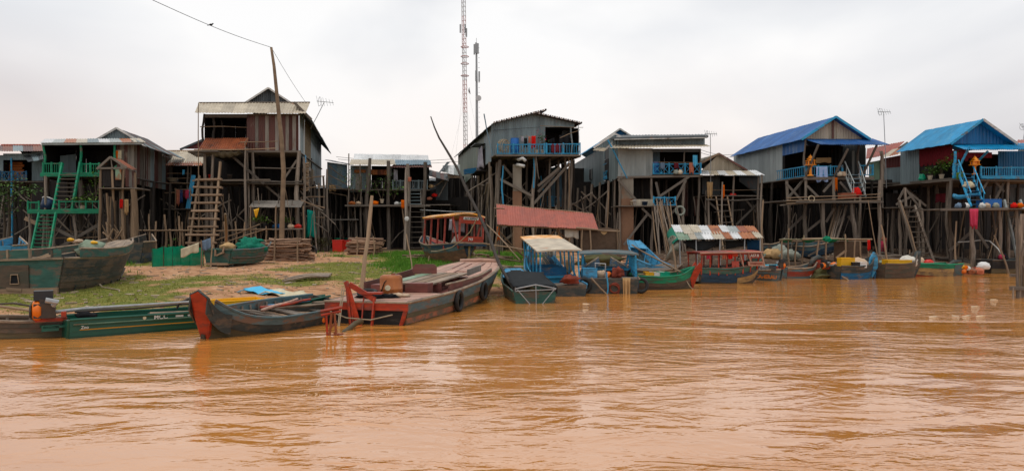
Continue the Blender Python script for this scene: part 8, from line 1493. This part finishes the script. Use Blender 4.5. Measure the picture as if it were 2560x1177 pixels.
    # red tanks
    for k, (x0, x1, yt, yb, l) in enumerate(((830, 855, 601, 630, 'larger square red plastic tank beside a weed bush'), (857, 876, 602, 626, 'smaller red plastic tank beside the firewood pile'))):
        a = gp((x0+x1)/2, yb); s = a.y/FPX; w, h = (x1-x0)*s, (yb-yt)*s; g = ground(a); root = thing('water_tank', l, 'tank', g); part('body', MB().add([g+V((i*w*q, .35+j*w*q, z)) for z, q in ((0, .46), (h, .5)) for i, j in ((-1, -1), (1, -1), (1, 1), (-1, 1))], [(3, 2, 1, 0), (4, 5, 6, 7), (0, 1, 5, 4), (1, 2, 6, 5), (2, 3, 7, 6), (3, 0, 4, 7)]), 'plastic_red', root); part('rim', MB().tube([g+V((i*w*.5, .35+j*w*.5, h)) for i, j in ((-1, -1), (1, -1), (1, 1), (-1, 1))], .03, 5, True), 'plastic_red', root)
    plant('weed_bush', gp(800, 628), .85, 1.0, 'brown green weed bush beside the larger red tank', 'weed_dry', 260, leaf=.2, stems=9); basket('green_basin', gp(840, 626)+V((0, .35, .62)), .2, .14, 'plastic_green', 'green basin on the larger red tank', 'basin'); basket('teal_basin', gp(866, 622)+V((0, .35, .60)), .28, .12, 'tarp_teal', 'teal basin on the smaller red tank', 'basin')
    tyre(gp(776, 634)+V((0, .1, .12)), .32, .05, RX(78), 'pale worn tyre leaning by the firewood pile')
    # loose planks, tarpaulin, branches
    a = gp(768, 698); root = thing('plank_pair', 'two curved grey boards lying together on bare earth', 'boards', a)
    for k in range(2): part('board', MB().surf(lambda u, w, k=k: ground(P(718+84*u+k*14, 699-22*u+k*2, 1), 0) if False else (lambda p: V((p.x, p.y, gz(p.x, p.y)+.05+.05*u+.06*math.sin(u*3))))(a+V((-.6+1.2*u+.10*k, -.7+1.4*u+.55*w-.6*k, 0))), 8, 2, .05), 'gunwale_wood', root)
    for k, (px, py, w, dd, m, l) in enumerate(((660, 732, .62, .55, 'tarp_blue', 'crumpled sky-blue tarpaulin lying on the turf'), (712, 737, .62, .5, 'cloth_cream', 'crumpled cream sheet lying beside the blue tarpaulin'))):
        c = gp(px, py); solo('ground_sheet', MB().surf(lambda u, q: (lambda x, y: V((x, y, gz(x, y)+.05+.07*abs(mnoise.noise((u*4+k*5, q*4, k)))+.03*math.sin(u*9+q*5))))(c.x+(u-.5)*2*w+.15*math.sin(q*5), c.y+(q-.5)*2*dd+.15*math.sin(u*6)), 14, 10, .012), m, l, 'tarpaulin', smooth=True)
    for k, (px, py, n, l) in enumerate(((1060, 648, 12, 'heap of pale broken branches on the grass near the orange canopy boat'), (1225, 652, 12, 'heap of pale branches behind the large flat boat bow'), (1280, 676, 8, 'pale sticks on the grass near the black cover boat'))):
        c = gp(px, py); root = thing('branch_heap', l, 'branches', c)
        for i in range(n): q = ground(c+V((rnd.uniform(-.8, .8), rnd.uniform(-.3, .3), 0)), .05+.02*i); an = rnd.uniform(-.5, .5); h = V((math.cos(an), math.sin(an)*.5, rnd.uniform(-.05, .12)))*rnd.uniform(.25, .6); log('branch', q-h, q+h, rnd.uniform(.02, .05), 'pole_pale', root)
    # poles
    g0 = gp(905, 722); tag(log('pole', g0-V((0, 0, .4)), P(930, 490, g0.y+1.0), .075, 'pole_pale'), 'stout leaning brown pole standing in the bank behind the large flat boat', 'pole'); g0 = gp(1035, 690); tag(log('pole', g0-V((0, 0, .3)), P(1016, 585, g0.y+.6), .028, 'pole_pale'), 'thin stick leaning near the rust orange fuel drum', 'pole')
    pts = [wp(1300, 762)+V((0, 0, -.4))]+[P(x, y, d) for x, y, d in ((1288, 728, 24.0), (1265, 690, 25.0), (1246, 655, 26.2), (1222, 590, 28.2), (1195, 530, 30), (1168, 478, 31.2), (1143, 420, 32.4), (1118, 378, 33.4), (1098, 345, 34.2), (1086, 318, 34.8), (1077, 292, 35.4))]; solo('bent_pole', MB().tube(pts, [.05, .05, .052, .055, .06, .062, .062, .056, .05, .042, .034, .025], 7), 'old_shaded_post', 'very long bent pole leaning out of the water up to the sky', 'pole', smooth=True)
    a = P(1196, 540, 29.8); rp = [a, P(1175, 580, 31), P(1155, 600, 33), P(1130, 618, 34.6), P(1092, 628, 36), P(1078, 628, 37)]; solo('mooring_rope', MB().tube(rp, .022, 5), 'rope', 'pale rope slack between the long bent pole and the orange canopy boat', 'rope')
    for k, (a, b, l) in enumerate(((P(1207, 608, 36), P(1330, 628, 31), 'pale pole from the orange canopy boat stern to the pale canopy boat'), (P(1240, 642, 28), P(1305, 655, 30), 'thin pale pole lying behind the long bent pole'), (P(1215, 560, 37), P(1300, 650, 32), 'brown pole slanting beside the long bent pole'), (P(1245, 665, 27.6), P(1300, 668, 29.5), 'thin cane resting on the long bent pole'))): tag(log('cane', a, b, .03, 'pole_pale'), l, 'pole')
    for k, (x0, y0, d0, x1, y1, l) in enumerate(((1905, 600, 39, 1908, 500, 'crooked pale pole beside the patchwork shelter end'), (2205, 662, 38, 2170, 500, 'thin white pole standing before the bamboo deck'), (2228, 662, 38, 2203, 562, 'leaning thin pole by the plain brown boat'), (2272, 668, 37.6, 2274, 625, 'short white-topped stick on the shore'), (2390, 660, 40, 2391, 553, 'pale upright pole behind the tan covered heap'), (2530, 655, 39, 2485, 588, 'stout pale pole slanting down to the long black boat'), (1690, 665, 32, 1681, 610, 'white stake behind the red prow plates'))): b = ground(P(x0, y0, d0), -.2); tag(log('pole', b, P(x1, y1, d0+.5), .05 if k not in (1, 3) else .025, 'pole_pale'), l, 'pole')
    pp = [P(2395, 605, 42), P(2420, 604, 42), P(2455, 600, 41.5), P(2475, 603, 41), P(2495, 622, 40.5), P(2508, 640, 40)]; solo('hose', MB().tube(pp, .035, 6), 'pvc_white', 'pale grey pipe bending down to the shore by the crouching person', 'pipe', smooth=True)
    # long logs lying on the mud by the water
    for k in range(14): x = rnd.uniform(2150, 2420); p = ground(P(x, 640+rnd.uniform(-6, 12), rnd.uniform(41, 44)), .06); q = ground(p+V((rnd.uniform(1.2, 3.2), rnd.uniform(-.9, .5), 0)), .06); tag(log('lying_log', p, q, rnd.uniform(.05, .10), 'post_wood'), 'long log lying on the mud before the dark stilts', 'log', 'logs lying on the mud shore')
    root = thing('brushwood', 'heap of brown brushwood behind the pale blue bow', 'brushwood', ground(P(1600, 640, 37)))
    for k in range(30): p = ground(P(1580+rnd.uniform(0, 70), 640, 37+rnd.uniform(-1, 1)), .05+.5*rnd.random()); log('stick', p-V((rnd.uniform(.3, .7), 0, .05)), p+V((rnd.uniform(.3, .7), rnd.uniform(-.3, .3), .05)), rnd.uniform(.02, .04), 'firewood', root)
    # post structure at the frame's edge, standing in the river
    d = FPX*CZ/(745-HY); root = thing('mooring_structure', 'weathered plank and post mooring frame standing in the river at the edge', 'mooring', V((P(2555, 745, d).x, d, 0)))
    for x, yt, dd, r in ((2541, 545, 0, .05), (2556, 535, .3, .09), (2575, 540, .2, .1), (2533, 718, -.1, .035), (2562, 600, .8, .07)): p = P(x, yt, d+dd); log('post', V((p.x, p.y, -1.2)), p, r, 'post_wood', root)
    board('crosspiece', P(2526, 720, d-.05), P(2600, 722, d-.05), .12, .12, 'board_grey', root); board('crosspiece', P(2526, 688, d+.3), P(2600, 690, d+.3), .1, .1, 'board_grey', root); part('brush_wrap', MB().surf(lambda u, w: P(2548+40*u, 640+85*w, d+.25+.1*math.sin(u*12)), 8, 6, .05), 'thatch', root)
    for k in range(14): p = P(2548+rnd.uniform(0, 30), 620+rnd.uniform(-20, 60), d+rnd.uniform(0, .4)); log('twig', p, p+V((rnd.uniform(-.15, .15), 0, -rnd.uniform(.4, .9))), .018, 'post_wood', root)
    # floats on the river
    for k, (x, y) in enumerate(((1465, 760), (2333, 792), (2390, 791), (2415, 790), (2437, 766), (2450, 790), (2484, 749))): p = wp(x, y); solo('bottle_float', MB().lathe(p+V((0, 0, -.004)), [(.02, -.10), (.026, -.085), (.026, .06), (.011, .09), (.011, .12)], 10, Matrix.Rotation(rnd.uniform(1.35, 1.75), 3, 'Y') @ Matrix.Rotation(.2, 3, 'X')), 'float_clear', 'clear bottle float bobbing alone near the black cover boat' if k == 0 else 'clear bottle float on the open river near the mooring frame', 'float', None if k == 0 else 'bottle floats by the mooring frame', True)
    for k, (px, py, h, w, n) in enumerate(((8, 505, 1.8, 1.8, 260), (20, 470, 1.4, 1.2, 160))):
        b = ground(P(px, 600, 46)); root = thing('tree', ['small dense green tree at the brick veranda house corner', 'lighter leafy tree behind the dense green one'][k], 'tree', b); c = P(px, py, 46); part('trunk', MB().tube([b-V((0, 0, .2)), b.lerp(c, .5)+V((.1, 0, 0)), c], [.10, .08, .04], 7), 'bark', root); lf = MB(); rr = random.Random(k)
        for i in range(n*2): q = c+V((rr.gauss(0, w*.35), rr.gauss(0, w*.35), rr.gauss(0, h*.3))); an = rr.uniform(0, 6.28); e = rr.uniform(-.7, .4); dv = V((math.cos(an)*math.cos(e), math.sin(an)*math.cos(e), math.sin(e))); s = dv.cross(V((0, 0, 1))).normalized(); L = rr.uniform(.14, .26); lf.add([q, q+dv*L*.5+s*L*.25, q+dv*L, q+dv*L*.5-s*L*.25], [(0, 1, 2, 3)])
        part('crown', lf, 'leaf' if k == 0 else 'leaf_bright', root)
shelters()

# ------------------------------------------------------------------ two people bending at work by the water
def person(label, base, yaw, top_m, leg_m, hat_m):
    """a figure stooping from the hips, one skinned body; clothes are shells over it"""
    b = V(base); R = Matrix.Rotation(yaw, 3, 'Z'); root = thing('person', label, 'person', b)
    J = dict(pel=(0, 0, .82), sp=(.22, 0, .98), ch=(.46, 0, 1.0), nk=(.60, 0, .96), hd=(.74, 0, .93), kl=(-.02, .11, .46), al=(0, .12, .08), tl=(.14, .13, .04), kr=(.04, -.11, .46), ar=(-.02, -.12, .08), tr=(.12, -.13, .04), sl=(.48, .18, .98), el=(.50, .22, .70), wl=(.58, .16, .48), fl=(.62, .15, .40), sr=(.48, -.18, .98), er=(.52, -.22, .72), wr=(.60, -.14, .50), fr=(.64, -.13, .42))
    ed = [('pel', 'sp'), ('sp', 'ch'), ('ch', 'nk'), ('nk', 'hd'), ('pel', 'kl'), ('kl', 'al'), ('al', 'tl'), ('pel', 'kr'), ('kr', 'ar'), ('ar', 'tr'), ('ch', 'sl'), ('sl', 'el'), ('el', 'wl'), ('wl', 'fl'), ('ch', 'sr'), ('sr', 'er'), ('er', 'wr'), ('wr', 'fr')]
    rad = dict(pel=.15, sp=.13, ch=.15, nk=.06, hd=.10, kl=.075, al=.045, tl=.035, kr=.075, ar=.045, tr=.035, sl=.07, el=.05, wl=.032, fl=.028, sr=.07, er=.05, wr=.032, fr=.028); ks = list(J)
    return root, J, ed, rad, R, b
def tube_person(label, base, yaw, top_m, leg_m, hat_m, sc=1.0):
    root, J, ed, rad, R, b = person(label, base, yaw, top_m, leg_m, hat_m); g = lambda k, dz=0: b+R @ (V(J[k])*sc)+V((0, 0, dz)); r = lambda k: rad[k]*sc
    body = MB(); body.tube([g('pel'), g('sp'), g('ch'), g('nk'), b+R @ (V((.66, 0, .95))*sc)], [r('pel'), r('sp'), r('ch'), r('nk'), r('nk')*.9], 10)
    for s in 'lr': body.tube([g('pel'), g('k'+s), g('a'+s)], [.10*sc, .07*sc, .045*sc], 8); body.tube([g('a'+s), g('t'+s)], [.045*sc, .035*sc], 6); body.tube([g('s'+s), g('e'+s), g('w'+s), g('f'+s)], [.06*sc, .045*sc, .032*sc, .03*sc], 7)
    body.blob(g('hd'), (.085*sc, .075*sc, .10*sc), 1, .04, 12, 9); body.blob(g('hd')+R @ V((.085*sc, 0, 0)), (.02*sc, .015*sc, .02*sc), 1, .0, 6, 5)
    for s in 'lr':
        for k in range(4): q = g('f'+s); body.tube([q+R @ V((0, (k-1.5)*.018*sc, 0)), q+R @ V((.03*sc, (k-1.5)*.02*sc, -.05*sc)), q+R @ V((.02*sc, (k-1.5)*.02*sc, -.08*sc))], .009*sc, 5)
        q = g('f'+s); body.tube([q+R @ V((0, .035*sc, .02*sc)), q+R @ V((.03*sc, .05*sc, -.03*sc))], .010*sc, 5)
    part('body', body, 'skin', root, True); sh = MB(); sh.tube([g('pel', .02), g('sp', .0), g('ch'), b+R @ (V((.54, 0, .98))*sc)], [r('pel')*1.1, r('sp')*1.18, r('ch')*1.12, r('ch')*.7], 12)
    for s in 'lr': sh.tube([g('s'+s), g('e'+s)], [.08*sc, .062*sc], 8)
    part('shirt', sh, top_m, root, True); tr = MB()
    for s in 'lr': tr.tube([g('pel', -.02), g('pel', -.02).lerp(g('k'+s), .5), g('k'+s), g('k'+s).lerp(g('a'+s), .8)], [.155*sc, .125*sc, .1*sc, .085*sc], 10)
    part('trousers', tr, leg_m, root, True); part('hat', MB().lathe(g('hd', .03*sc), [(.17*sc, 0), (.10*sc, .04*sc), (.09*sc, .11*sc), (.03*sc, .13*sc)], 12, R @ Matrix.Rotation(.9, 3, 'Y')), hat_m, root, True)
tube_person('person in pink red trousers bending under the stilts near the bamboo deck', ground(P(2207, 625, 44.6)), 1.2, 'cloth_salmon', 'cloth_pink', 'cloth_cream', .95)
tube_person('person in dark clothes and red headscarf stooping by the long black boat', ground(P(2514, 655, 41)), -2.4, 'cloth_black', 'cloth_black', 'cloth_pink', .95)
